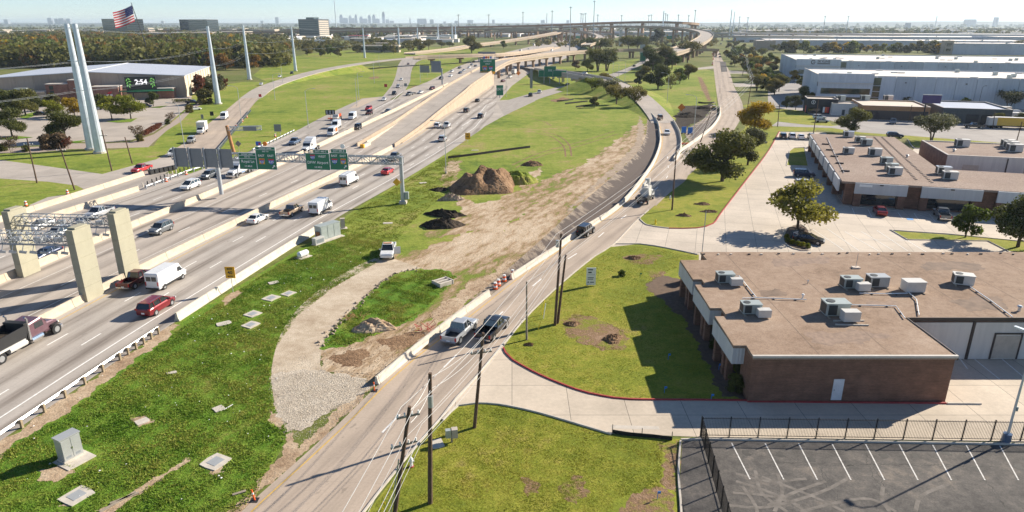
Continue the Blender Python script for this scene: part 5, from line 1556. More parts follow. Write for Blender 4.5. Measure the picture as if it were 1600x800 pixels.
def v_jeep():
 p = [('body', body_mesh([(-2.0,.5,1.1,.82),(-1.95,.45,1.15,.86),(.7,.45,1.15,.86),(.75,.45,1.12,.72),(1.9,.48,1.05,.66),(2.0,.5,1.0,.62)]), 'BODY',(0,0,0),[])]
 p.append(('windows', glasshouse([(-1.95,1.15),(-1.9,1.78),(.45,1.8),(.75,1.15)],1.15,.82,.72), None,(0,0,0),[]))
 p.append(('roof', roof_pillars(-1.94,-1.9,.45,.72,1.15,1.8,.82,.72,(-.2,-1.1),.07), 'BODY',(0,0,0),[]))
 mb = MB()
 for s in (-1,1): mb.box(.9,1.95, min(s * .64, s * .92), max(s * .64, s * .92),.85,.93)
 p.append(('fender', mb.mesh('fender', 'black_plastic'), None,(0,0,0),[]))
 p.append(('spare_wheel', MB().cyl((-2.02,0,1.0),(-2.25,0,1.0),.4, n=14).mesh('spare_wheel', 'tyre'), None,(0,0,0),[]))
 wheels_at(p,(-1.25,1.3),.82,.42,.28); lights(p,1.98,-2.0,.7,.95,.95, sf=(.1,.2,.2), sr=(.1,.14,.2))
 return p
def v_box():
 p = [('cab', body_mesh([(1.0,.5,2.1,.98),(1.7,.5,2.1,.98),(2.3,.5,1.35,.98),(3.0,.5,1.2,.95),(3.2,.55,.95,.85)]), 'BODY',(0,0,0),[])]
 p.append(('box', MB().box(-3.6,.95,-1.22,1.22,.95,3.5).mesh('box', 'hvac_white'), None,(0,0,0),[('box_roof', MB().box(-3.65,1.0,-1.25,1.25,3.502,3.57).mesh('box_roof', 'plastic_white'), None)]))
 mb = MB(); mb.add([(1.78,-.82,2.05),(1.78,.82,2.05),(2.3,.9,1.42),(2.3,-.9,1.42)],[(0,1,2,3)])
 p.append(('windscreen', mb.mesh('windscreen', 'glass'), None,(.03,0,.02),[]))
 for s in (-1,1):
  mb = MB(); mb.add([(1.1, s * .99,1.35),(2.1, s * .985,1.35),(1.72, s * .985,1.95),(1.1, s * .99,1.95)],[(0,1,2,3)]); p.append(('side_window', mb.mesh('side_window', 'glass'), None,(0,0,0),[]))
 p.append(('chassis', MB().box(-3.5,1.0,-.45,.45,.55,.94).mesh('chassis', 'dark_steel'), None,(0,0,0),[]))
 wheels_at(p,(-2.4,2.2),.92,.42,.3); lights(p,3.12,-3.6,.9,.95,.8); mirrors(p,1.95,1.05,1.6, None)
 return p
def v_semi(sleeper=True):
 p = [('hood', body_mesh([(1.2,.6,1.75,.85),(2.6,.6,1.6,.8),(3.1,.6,1.4,.72),(3.2,.7,1.2,.66)]), 'BODY',(0,0,0),[])]
 p.append(('cab', body_mesh([(-.9,.9,2.6,1.15),(.7,.9,2.75,1.15),(1.0,.9,2.5,1.12),(1.5,.9,1.75,1.05)]), 'BODY',(0,0,0),[]))
 if sleeper: p.append(('sleeper', MB().loft([[(-2.6,-1.2,.9),(-2.6,-1.2,3.75),(-2.6,1.2,3.75),(-2.6,1.2,.9)],[(-.92,-1.2,.9),(-.92,-1.15,3.6),(-.92,1.15,3.6),(-.92,1.2,.9)],[(.3,-1.16,2.78),(.3,-.95,2.9),(.3,.95,2.9),(.3,1.16,2.78)]]).mesh('sleeper', 'paint_white'), 'BODY',(0,0,0),[]))
 mb = MB(); mb.add([(1.0,-.95,2.48),(1.0,.95,2.48),(1.46,.98,1.85),(1.46,-.98,1.85)],[(0,1,2,3)]); p.append(('windscreen', mb.mesh('windscreen', 'glass'), None,(.05,0,.03),[]))
 for s in (-1,1):
  mb = MB(); mb.add([(-.3, s * 1.165,1.75),(.9, s * 1.16,1.75),(.8, s * 1.16,2.4),(-.3, s * 1.165,2.4)],[(0,1,2,3)]); p.append(('side_window', mb.mesh('side_window', 'glass'), None,(0,0,0),[]))
 p.append(('grille', MB().box(3.2,3.24,-.5,.5,.75,1.3).mesh('grille', 'dark_steel'), None,(0,0,0),[]))
 p.append(('bumper', MB().box(3.1,3.4,-1.1,1.1,.35,.7).mesh('bumper', 'chrome'), None,(0,0,0),[]))
 p.append(('chassis', MB().box(-5.2,1.2,-.45,.45,.55,.9).mesh('chassis', 'dark_steel'), None,(0,0,0),[]))
 mb = MB()
 for s in (-1,1): mb.cyl((-1.0, s * 1.0,.75),(.5, s * 1.0,.75),.33, n=10)
 p.append(('fuel_tank', mb.mesh('fuel_tank', 'chrome'), None,(0,0,0),[]))
 wheels_at(p,(-4.6,-3.3,2.4),.98,.5,.36); lights(p,3.1,-5.2,.85,1.15,.8)
 return p
def v_dump():
 p = v_semi(False)
 p = [q for q in p if q[0] not in ('chassis', 'wheel', 'wheel_arch', 'taillight')]
 p.append(('chassis', MB().box(-7.2,1.2,-.45,.45,.6,1.0).mesh('chassis', 'dark_steel'), None,(0,0,0),[]))
 wheels_at(p,(-6.2,-4.9,2.4),1.02,.52,.4)
 mb = MB()
 for s in (-1,1):
  mb.add([(-7.4, s * 1.22,1.1),(-1.6, s * 1.22,1.1),(-1.2, s * 1.25,2.7),(-7.5, s * 1.25,2.5),(-7.4, s * 1.1,1.1),(-1.6, s * 1.1,1.1),(-1.2, s * 1.15,2.7),(-7.5, s * 1.15,2.5)],[(0,1,2,3),(7,6,5,4),(0,4,5,1),(1,5,6,2),(2,6,7,3),(3,7,4,0)])
 mb.box(-7.5,-7.38,-1.1,1.1,1.1,2.4); mb.box(-1.55,-1.4,-1.1,1.1,1.1,2.9); mb.box(-7.3,-1.6,-1.09,1.09,1.1,1.25)
 p.append(('dump_bed', mb.mesh('dump_bed', 'black_plastic'), None,(0,0,0),[('load', MB().loft([[(-7.2,-1.05,1.3),(-7.2,-.9,1.9),(-7.2,.9,1.9),(-7.2,1.05,1.3)],[(-4.5,-1.05,1.3),(-4.5,-.6,2.3),(-4.5,.6,2.35),(-4.5,1.05,1.3)],[(-1.7,-1.05,1.3),(-1.7,-.9,2.0),(-1.7,.9,2.0),(-1.7,1.05,1.3)]]).mesh('load', 'dark_soil'), None)]))
 mb = MB(); mb.box(-1.6,-.95,-1.25,1.25,2.72,2.95)
 for s in (-1,1): mb.bar((-1.3, s * 1.15,1.1),(-1.3, s * 1.15,2.8),.14)
 p.append(('tarp_roller', mb.mesh('tarp_roller', 'black_plastic'), None,(0,0,0),[]))
 mb = MB()
 for s in (-1,1):
  mb.tube([(-1.1, s * 1.22,.9),(-1.1, s * 1.22,3.3),(-1.3, s * 1.22,3.55)],.11,8)
 p.append(('exhaust_stack', mb.mesh('exhaust_stack', 'chrome'), None,(0,0,0),[]))
 mb = MB()
 for s in (-1,1):
  mb.cyl((-3.8, s * 1.0,.85),(-1.6, s * 1.0,.85),.34, n=10); mb.bar((-6.8, s * 1.27,1.25),(-1.8, s * 1.27,1.25),.12,.22)
 p.append(('side_tank', mb.mesh('side_tank', 'hvac_white'), None,(0,0,0),[]))
 mb = MB()
 for s in (-1,1): mb.loft([[(1.75, s * .72,.95),(1.75, s * 1.2,.95),(1.75, s * 1.2,1.0)],[(2.0, s * .72,1.2),(2.0, s * 1.2,1.2),(2.0, s * 1.2,1.25)],[(2.7, s * .72,1.22),(2.7, s * 1.2,1.22),(2.7, s * 1.2,1.27)],[(3.05, s * .72,.95),(3.05, s * 1.2,.95),(3.05, s * 1.2,1.0)]])
 p.append(('fender', mb.mesh('fender', 'black_plastic'), None,(0,0,0),[]))
 return p
def v_boom():
 p = v_box()
 p = [q for q in p if q[0] != 'box']
 p.append(('flat_bed', MB().box(-4.2,.9,-1.2,1.2,.95,1.15).mesh('flat_bed', 'black_plastic'), None,(0,0,0),[]))
 p.append(('pedestal', MB().loft([[(-1.4,-.9,1.16),(-1.4,-.7,2.9),(-1.4,.7,2.9),(-1.4,.9,1.16)],[(.6,-.9,1.16),(.6,-.8,3.2),(.6,.8,3.2),(.6,.9,1.16)]]).mesh('pedestal', 'hvac_white'), None,(0,0,0),[]))
 mb = MB(); mb.bar((.2,0,3.2),(-2.6,.1,3.75),.38,.38); mb.bar((-2.6,.1,3.75),(.9,.25,3.95),.3,.3)
 p.append(('boom', mb.mesh('boom', 'hvac_white'), None,(0,0,0),[]))
 p.append(('bucket', MB().box(.7,1.6,-.35,.55,3.2,4.3).mesh('bucket', 'hvac_white'), None,(0,0,0),[]))
 mb = MB()
 for s in (-1,1): mb.box(-4.1,-1.5, min(s * .75, s * 1.2), max(s * .75, s * 1.2),1.16,1.6)
 p.append(('tool_locker', mb.mesh('tool_locker', 'black_plastic'), None,(0,0,0),[]))
 return p
VB = dict(sedan=v_sedan, suv=v_suv, minivan=v_minivan, pickup=v_pickup, van=v_van, jeep=v_jeep, box=v_box, semi=v_semi, dump=v_dump, boom=v_boom)
VP = {}
CATS = dict(sedan=('sedan', 'car'), suv=('suv', 'car'), minivan=('minivan', 'van'), pickup=('pickup_truck', 'pickup'), van=('cargo_van', 'van'), jeep=('off_road_car', 'car'), box=('box_truck', 'truck'), semi=('tractor_unit', 'truck'), dump=('dump_truck', 'truck'), boom=('boom_truck', 'truck'))
BIG = {'headlight', 'taillight', 'mirror', 'number_plate', 'roof_rails', 'bumper', 'wheel_arch', 'side_trim'}
def vehicle(kind, colour, px, py, rz, label, z=0.03, far=False, group=None, scale=1.0):
 if kind not in VP: VP[kind] = VB[kind]()
 p = G(px, py, z)
 nm, cat = CATS[kind]
 t = thing(nm, label, cat, p, rz, group)
 t.scale = (scale,) * 3
 for name, me, m, loc, subs in VP[kind]:
  if far and name in BIG: continue
  o = ob(name, me, t); o.location = loc
  if m == 'BODY': setmat(o, 'paint_' + colour)
  if far: continue
  for sn, sm, sc in subs:
   c = ob(sn, sm, o)
 return t
def hw(a, py, back=False):
 y = G(800, py).y
 s = at_y(a, y + 2) - at_y(a, y - 2)
 r = math.atan2(4, s)
 return r + math.pi if back else r
# northbound, nearest lanes
vehicle('dump', 'plum',49,534, hw(b1,536), 'plum dump truck with chrome tanks entering at the left edge')
V = [('minivan', 'red',246,484, 'dark red minivan with roof rails in the lane below the white cargo van'),('van', 'white',262,443, 'white high-roof cargo van beside the maroon pickup'),
     ('pickup', 'maroon',216,443, 'maroon pickup half hidden by the nearest white cargo van'),('sedan', 'white',403,346, 'white sedan behind the beige pickup on the near lanes'),
     ('pickup', 'tan',457,334, 'beige pickup left of the white delivery van on the near lanes'),('van', 'white',502,331, 'white delivery van next to the beige pickup, above the cabinets'),
     ('van', 'white',546,287, 'white van with ladders on its roof under the sign gantry'),('sedan', 'bright_red',606,271, 'bright red sedan left of the gantry post'),
     ('pickup', 'grey',617,249, 'dark pickup seen through the right end of the gantry truss'),('suv', 'silver',692,220, 'silver car passing the lamp post on the near lanes'),
     ('suv', 'white',684,199, 'left of two white cars side by side beyond the lamp post'),('pickup', 'white',698,199, 'right of two white cars side by side beyond the lamp post'),
     ('suv', 'black',729,175, 'black car between the white pair and the distant exit'),('suv', 'black',751,184, 'dark car in the exit lane near the yellow exit sign'),
     ('sedan', 'black',746,159, 'dark car just before the grass point of the exit ramp'),('sedan', 'maroon',786,128, 'dark red car beyond the exit point'),
     ('pickup', 'white',796,122, 'white pickup following the box truck towards the piers'),('sedan', 'black',783,119, 'black car left of the white pickup near the piers'),
     ('box', 'white',804,116, 'white box truck about to pass under the express ramp'),('sedan', 'black',797,104, 'dark car under the express ramp by the curved barrier')]
for k, c, px, py, lab in V:
 far = py < 175
 y = G(800, py).y
 vehicle(k, c, px, py, hw(b1, py) if y < 360 else math.atan2(1,0.35), lab, far=far)
t = bpy.data.objects['cargo_van.002']
for s in (-0.5,0.5):
 MB().bar((-2.4, s - .25,2.66),(1.3, s - .25,2.66),.06).build('ladder_rail', 'galvanised', t)
 MB().bar((-2.4, s + .15,2.66),(1.3, s + .15,2.66),.06).build('ladder_rail', 'galvanised', t)
V = [('suv', 'grey',252,363, b2,1, 'dark grey car alone in the express lanes beyond the tan columns'),('sedan', 'navy',74,402, b2,1, 'dark blue car behind the toll truss near the left edge'),
     ('minivan', 'white',298,294, b2,1, 'white minivan left of the gantry post'),('suv', 'grey',327,278, b2,1, 'grey car between the white minivan and the white truck'),
     ('semi', 'white',372,274, b2,1, 'white day-cab truck under the first green sign'),('pickup', 'silver',156,338, b2,1, 'silver pickup above the right end of the toll truss'),
     ('sedan', 'white',66,356, b3,1, 'white car seen through the farther toll truss'),('suv', 'silver',92,371, b2,1, 'silver car seen through the nearer toll truss'),
     ('pickup', 'blue',461,225, b3,1, 'blue-grey pickup left of the tall white tractor unit'),('semi', 'white',483,237, b2,1, 'tall white tractor unit with sleeper above the exit sign'),
     ('van', 'white',520,211, b3,1, 'white van with orange side panel behind the tractor unit'),('van', 'white',526,200, b3,1, 'white car close behind the van with the orange panel'),
     ('sedan', 'white',523,194, b3,1, 'white car in front of the arrow-board work truck'),('jeep', 'black',559,202, b2,1, 'black boxy car near the barrier, left of the crash cushion'),
     ('van', 'white',551,186, b3,1, 'white van beyond the work truck on the far lanes'),('jeep', 'maroon',577,179, b2,1, 'black and red off-road car following the red car'),
     ('suv', 'bright_red',576,172, b2,1, 'red car above the off-road car on the far lanes'),('sedan', 'grey',606,176, b2,1, 'grey sedan beside the far barrier'),
     ('sedan', 'white',600,157, b3,1, 'white car leaving the service road onto the highway'),('pickup', 'black',616,148, b3,1, 'black pickup at the mouth of the service road'),
     ('suv', 'silver',622,137, b3,1, 'silver car on the service road below the bridge'),('sedan', 'white',627,125.5, b3,1, 'white car halfway up the service road'),
     ('sedan', 'maroon',638,101, b3,1, 'dark red car in the shade of the left bridge'),('pickup', 'grey',640,149, b2,1, 'grey pickup towing a trailer on the far lanes'),
     ('sedan', 'white',657,146, b2,1, 'white sedan right of the pickup with the trailer'),('suv', 'maroon',675,140, b2,1, 'dark red car left of the barrier on the far lanes'),
     ('suv', 'maroon',693,143.5, b2,1, 'maroon car alone against the shaded express wall'),('suv', 'black',689,124, b2,1, 'black car by the small overhead sign'),
     ('sedan', 'white',704,120, b2,1, 'white car in the middle of the far traffic'),('suv', 'white',706,113, b2,1, 'white car at the back of the far group of three'),
     ('sedan', 'black',718,107, b2,1, 'black car with a red car beside it in the far traffic'),('sedan', 'navy',719,115, b2,1, 'dark car below the black one in the far traffic'),
     ('sedan', 'silver',725,111, b2,1, 'silver car right of the dark car in the far traffic'),('sedan', 'white',733,106.5, b2,1, 'white car nearest the ramp parapet in the far traffic'),
     ('sedan', 'grey',737,102, b2,1, 'grey car second from the ramp parapet'),('sedan', 'black',743,104, b2,1, 'small dark car touching the line of the ramp parapet'),
     ('sedan', 'black',740,97.5, b2,1, 'dark car left of the small frame sign'),('sedan', 'white',752,98.5, b2,1, 'white car right of the small frame sign'),('sedan', 'navy',751,94, b2,1, 'dark blue car beneath the small frame sign')]
for k, c, px, py, a, bk, lab in V:
 far = py < 180
 y = G(800, py).y
 rz = hw(a, py, True) if y < 300 else math.atan2(1,0.25) + math.pi
 if 'service road' in lab or 'left bridge' in lab: rz = math.atan2(1,-0.05) + math.pi
 vehicle(k, c, px, py, rz, lab, far=far)
for o in bpy.data.objects:
 if o.get('label') == 'white van with orange side panel behind the tractor unit':
  for s in (-1,1): MB().box(-2.2,0.2, min(s * 1.005, s * 1.02), max(s * 1.005, s * 1.02),1.0,2.2).build('side_panel', 'safety_orange', o)
 if o.get('label') == 'grey pickup towing a trailer on the far lanes':
  tt = thing('utility_trailer', 'dark utility trailer hitched behind a grey pickup', 'trailer', o.location + Vector((0.7,6.2,0)), o.rotation_euler.z)
  MB().box(-2.2,2.0,-.95,.95,.55,.75).build('bed', 'dark_steel', tt); MB().bar((2.0,0,.6),(3.3,0,.6),.12).build('drawbar', 'dark_steel', tt)
  for s in (-1,1): MB().cyl((-.2, s * .98,.33),(-.2, s * 1.18,.33),.33, n=10).build('wheel', 'tyre', tt)
# tiny traffic beyond the ramp
for k, c, px, py, lab in (('semi', 'maroon',783,90, 'red and white semi truck beyond the end of the left bridge'),('box', 'white',813,82, 'white box truck among the farthest traffic'),('van', 'white',818,84.5, 'white van below the far box truck'),('sedan', 'black',805,84, 'dark car left of the far white trucks'),('box', 'white',876,70.5, 'white box truck on the far right of the distant highway'),
                          ('van', 'white',862,80, 'white van just above the express ramp parapet'),('sedan', 'black',837,93, 'blue-white car between the two twin piers'),('sedan', 'black',845,100, 'dark car right of the twin piers'),('sedan', 'black',828,82, 'small dark car above the express ramp'),('sedan', 'white',834,80.5, 'small white car above the express ramp'),
                          ('sedan', 'black',884,73, 'dark car nearest the far light mast'),('box', 'white',866,65.5, 'white truck at the far bend of the highway'),('sedan', 'silver',826,77, 'silver car at the far bend of the highway'),('box', 'cream',834,72, 'cream truck at the far bend of the highway'),('sedan', 'black',846,71, 'dark car at the far bend of the highway')):
 vehicle(k, c, px, py, math.atan2(1,0.3) + math.pi, lab, far=True)
# frontage road, ramp and lots on the right
def dirp(a, b):
 A, B = G(*a), G(*b); return math.atan2(B.y - A.y, B.x - A.x)
vehicle('pickup', 'silver',719,524, dirp((700,545),(760,490)), 'silver pickup beside the white barrier row on the near road')
vehicle('pickup', 'black',770,520, dirp((745,545),(800,490)), 'black pickup with a bed cover behind the wooden pole')
vehicle('jeep', 'black',915,366, dirp((890,385),(950,345)), 'black off-road car on the near road by the barrier bend')
vehicle('boom', 'white',1009,314, dirp((990,335),(1035,290)), 'white utility boom truck on the near road by the lawn')
vehicle('sedan', 'white',1042,210, dirp((1042,200),(1040,215)), 'white sedan coming down the curved ramp')
vehicle('suv', 'tan',1031,186, dirp((1034,195),(1022,175)), 'tan car climbing the curved ramp',0.4)
vehicle('suv', 'silver',912,117.5, dirp((930,118),(890,112)), 'silver car crossing the grey bridge',5.6, True)
for k, c, px, py, lab in (('van', 'white',1117,84, 'white van far along the frontage road'),('sedan', 'black',1124,85.5, 'upper of two dark cars far along the frontage road'),('sedan', 'black',1125,89.5, 'lower of two dark cars far along the frontage road'),('sedan', 'silver',1118,89.5, 'silver car below the far white van'),('van', 'silver',1126,69.5, 'pale van at the vanishing end of the frontage road')):
 vehicle(k, c, px, py, math.pi / 2, lab, far=True)
vehicle('suv', 'black',829,150.5, dirp((800,160),(840,147)) + 0.2, 'dark car lower on the exit ramp', far=True)
vehicle('suv', 'white',843,145.5, dirp((800,160),(840,147)) + 0.2, 'white car leading the dark one up the exit ramp', far=True)
vehicle('jeep', 'black',887,135, dirp((870,140),(900,131)), 'black car in the shade of the grey bridge', far=True)
vehicle('sedan', 'black',991,104,1.2, 'black car on the exit road near the teal signs', far=True)
vehicle('van', 'black',948,120.5,1.2, 'black van at the top of the exit road', far=True)
t = vehicle('pickup', 'white',607,398, dirp((607,395),(604,405)), 'white work pickup with its door open on the dirt lot',0.05)
MB().rbox((0.95,1.45,1.0),(0.08,0.95,1.1),0.25).build('open_door', 'paint_white', t)
MB().box(0.1,0.3,-0.6,0.6,1.88,2.0).build('beacon_bar', 'lamp_amber', t)
RL = math.radians(73)
for k, c, px, py, rz, lab in (('suv', 'black',1223,216, RL, 'leftmost of four cars parked nose-in by the lawn, black'),('suv', 'white',1237,216, RL, 'white car parked second from the left by the lawn'),('sedan', 'white',1251,217, RL, 'white sedan parked third from the left by the lawn'),('suv', 'navy',1267,217, RL, 'dark blue car parked against the corner of the L-shaped office'),
                              ('suv', 'white',1280,186, math.radians(-17), 'white car parked behind the silver one at the black shop'),('sedan', 'silver',1284,191, math.radians(-17), 'silver sedan parked in front of the black shop'),('suv', 'navy',1256,276, math.radians(-15), 'dark blue car parked beside the kerbside lawn'),
                              ('suv', 'white',1259,293, math.radians(-15), 'white car half hidden behind the red-tipped tree'),('sedan', 'black',1263,379, math.radians(-28), 'black sedan parked under the red-tipped tree'),('sedan', 'red',1374,334, math.radians(73), 'red car parked before the L-shaped office'),
                              ('pickup', 'grey',1471,340, math.radians(70), 'dark pickup parked by the striped bay'),('suv', 'navy',1398,215, math.radians(-15), 'dark car parked by the far corner of the L-shaped roof'),('pickup', 'black',1521,200, math.radians(165), 'black pickup parked outside the slate garage'),
                              ('van', 'white',1583,182, math.radians(-15), 'white passenger van under the warehouse wall'),('van', 'white',1423,181, math.radians(70), 'left of two white vans between the shops'),('van', 'white',1438,182, math.radians(70), 'right of two white vans between the shops'),('pickup', 'blue',1395,193, math.radians(60), 'blue tow truck outside the auto shop'),('suv', 'silver',1585,340, math.radians(70), 'silver car hidden behind the tree at the right edge')):
 vehicle(k, c, px, py, rz, lab, far=py < 200)
# left frontage and arena lot
LFd = dirp((287,240),(360,185)) + math.pi
for k, c, px, py, rz, lab in (('van', 'white',351,186, LFd, 'white van farthest up the left frontage road'),('box', 'white',316,208, LFd, 'white box truck on the left frontage road'),('jeep', 'silver',299,223, LFd, 'silver off-road car behind the white pickup on the left frontage road'),('suv', 'white',271,243, LFd, 'white car nearest the grey sign backs'),('pickup', 'bright_red',222,268, dirp((210,272),(240,262)) + math.pi, 'bright red pickup by the black crash cushion'),
                              ('sedan', 'white',408,133, LFd, 'white car at the top of the left frontage road'),('sedan', 'white',437,121, LFd, 'white car coming down the left bridge approach'),('suv', 'black',456,116, LFd, 'dark car high on the left bridge approach'),
                              ('sedan', 'black',64,180, math.radians(15), 'black car parked under the dark trees of the arena lot'),('sedan', 'black',123,187, math.radians(15), 'black car parked below the yellow-green tree'),('suv', 'navy',228,168, math.radians(10), 'dark blue car parked right of the two green trees'),('pickup', 'black',301,162, math.radians(5), 'black pickup parked by the arena hedge'),('sedan', 'white',305,172, math.radians(40), 'white car parked at the tip of the arena lot'),('sedan', 'white',152,171, math.radians(15), 'white car parked behind the twin steel pylon')):
 vehicle(k, c, px, py, rz, lab, far=py < 185, z=0.03 if py > 125 else 2.0)
# work truck with arrow board
t = thing('work_truck', 'yellow and orange work truck carrying a black arrow board on the far shoulder', 'truck', G(527,187), hw(b3,187, True))
MB().box(-3,1.0,-1.1,1.1,.8,1.1).build('bed', 'dark_steel', t)
MB().loft([oct_ring(1.0,.5,2.1,1.0), oct_ring(1.9,.5,2.1,1.0), oct_ring(2.4,.5,1.3,.98), oct_ring(3.0,.5,1.1,.9)]).build('cab', 'paint_cream', t)
for x in (-2.6,-1.6,-.6,.4): MB().cyl((x,.7,1.1),(x,.7,2.0),.3,.25,8).build('traffic_barrel', 'safety_orange', t)
for x in (-2.0,2.0):
 for s in (-1,1): MB().cyl((x, s * .85,.42),(x, s * 1.1,.42),.42, n=10).build('wheel', 'tyre', t)
t = thing('arrow_board', 'black arrow board raised above the far shoulder', 'sign', G(517,187.5),0.1)
MB().box(-1.7,1.7,-.08,.08,1.9,3.6).build('panel', 'sign_black', t)
for k in range(3): MB().box(-1.4 + k * 1.1,-0.9 + k * 1.1,-.1,-.085,2.1,3.4).build('lamp_row', 'dull_steel', t)
MB().cyl((0,0,0),(0,0,1.9),.08, n=6).build('post', 'dull_steel', t); MB().box(-1,1,-.5,.5,.4,.7).build('trailer_bed', 'safety_orange', t)


# ------------------------------------------------------------------ trees
def leaf_cloud(rng, lobes, n, size):
 """leaf-sized quads spread through a set of ellipsoid lobes"""
 vol = np.array([l[3] * l[4] * l[5] for l in lobes]) ** 0.7
 pick = rng.choice(len(lobes), n, p=vol / vol.sum())
 L = np.array(lobes)[pick]
 d = rng.normal(size=(n,3)); d /= np.linalg.norm(d, axis=1)[:, None]
 r = rng.uniform(0.12,1.0, n) ** 0.42
 r *= 1 + 0.12 * rng.normal(size=n)
 c = L[:, :3] + d * r[:, None] * L[:,3:6]
 a = rng.normal(size=(n,3)); a += d * 0.8; a /= np.linalg.norm(a, axis=1)[:, None]
 b = np.cross(a, rng.normal(size=(n,3))); b /= np.linalg.norm(b, axis=1)[:, None]
 e = np.cross(a, b)
 s = size * rng.uniform(0.55,1.35, n)[:, None]
 v = np.stack([c - b * s * 0.5, c + e * s * 0.42, c + b * s * 0.5 + a * s * 0.12, c - e * s * 0.42],1).reshape(-1,3)
 f = np.arange(4 * n).reshape(n,4)
 return v, f
def fast_mesh(name, v, f, m):
 me = bpy.data.meshes.new(name)
 k = f.shape[1]
 me.vertices.add(len(v)); me.vertices.foreach_set('co', v.astype(np.float32).ravel())
 me.loops.add(f.size); me.loops.foreach_set('vertex_index', f.astype(np.int32).ravel())
 me.polygons.add(len(f)); me.polygons.foreach_set('loop_start', np.arange(0, f.size, k, dtype=np.int32))
 me.polygons.foreach_set('loop_total', np.full(len(f), k, np.int32))
 me.update(calc_edges=True)
 me.materials.append(MATS[m])
 return me
TREES = {}
def make_tree(key, seed, shape, n, size, wide=0.5, trunk=0.03, base=0.28, stems=1, bark='bark', nl=9):
 """unit-height tree: trunk with limbs, crown"""
 rng = np.random.default_rng(seed)
 rr = random.Random(seed)
 lobes = []
 mb = MB()
 for st in range(stems):
  ang = 2 * math.pi * st / max(1, stems) + rr.random()
  lean = 0.0 if stems == 1 else 0.13
  top = Vector((math.cos(ang) * lean, math.sin(ang) * lean, base + 0.25))
  mb.tube([(math.cos(ang) * 0.01 * stems, math.sin(ang) * 0.01 * stems,0), top * 0.55 + Vector((rr.uniform(-.01,.01),0,0)), top],[trunk * 1.25, trunk, trunk * 0.7],8)
  for k in range(nl // stems + 1):
   a = ang + k * 2.4 + rr.uniform(-.4,.4)
   if shape == 'round': z = base + (1 - base) * (.1 + .72 * ((k * .618) % 1)); rad = wide * rr.uniform(.5,.74) * math.sin(math.pi * min(.95,.22 + .74 * (z - base) / (1 - base))) ** .6
   elif shape == 'vase': z = base + (1 - base) * rr.uniform(.3,.85); rad = wide * (0.25 + 0.55 * (z - base) / (1 - base))
   elif shape == 'flat': rad, z = wide * rr.uniform(.4,.72), base + (1 - base) * rr.uniform(.35,.7)
   else: z = base + (1 - base) * rr.uniform(.15,.85); rad = wide * (1.0 - 0.75 * (z - base) / (1 - base)) * .6
   e = Vector((math.cos(a) * rad, math.sin(a) * rad, z))
   st0 = top * rr.uniform(.6,1)
   mb.tube([st0, st0.lerp(e,.5) + Vector((0,0,.03)), e],[trunk * .55, trunk * .36, trunk * .12],5)
   lr = wide * rr.uniform(.24,.42)
   lobes.append((e.x, e.y, e.z, lr, lr * rr.uniform(.8,1.1), min(lr * rr.uniform(.6,.9),(1 - base) * .3)))
 lobes.append((0,0, base + (1 - base) * .5, wide * .42, wide * .42,(1 - base) * .3))
 lobes.append((rr.uniform(-.05,.05), rr.uniform(-.05,.05), base + (1 - base) * .78, wide * .42, wide * .42,(1 - base) * .22))
 v, f = leaf_cloud(rng, lobes, n, size)
 v[:,2] = np.clip(v[:,2], base * .55,1.04)
 TREES[key] = (mb.mesh('trunk', bark), fast_mesh('crown', v, f, 'leaf_green'))
make_tree('oak',1, 'round',9500,.042,.6,.026,.2, nl=18)
make_tree('oak_wide',2, 'flat',8000,.045,.78,.028,.24, nl=14)
make_tree('maple',3, 'round',4600,.055,.6,.02,.24, nl=16)
make_tree('multi',4, 'vase',6000,.045,.6,.024,.2, stems=3, nl=12)
make_tree('small',5, 'round',2600,.07,.5,.02,.24, nl=11)
make_tree('loose',6, 'vase',2600,.055,.5,.018,.22, stems=2, nl=10)
make_tree('wood_a',7, 'round',1500,.1,.55,.02,.14, nl=9)
make_tree('wood_b',8, 'round',1500,.1,.62,.02,.12, nl=10)
make_tree('wood_c',9, 'cone',1500,.09,.46,.02,.12, nl=10)
make_tree('shrub',10, 'round',1300,.13,.62,.02,.05, stems=3, nl=9)
make_tree('bare',12, 'vase',900,.06,.55,.014,.1, stems=3, bark='pale_bark', nl=14)
make_tree('willowy',13, 'vase',3600,.05,.62,.02,.16, stems=2, nl=13)
def tree(key, leaf, px, py, h, label, group=None, sx=1.0, name='tree', z=0.0, cat='tree', xy=None):
 p = Vector((xy[0], xy[1], z)) if xy else G(px, py, z)
 t = thing(name, label, cat, p, R.uniform(0,6.28), group)
 t.scale = (h * sx, h * sx, h)
 tr, cr = TREES[key]
 ob('trunk', tr, t)
 setmat(ob('crown', cr, t), 'leaf_' + leaf)
 return t
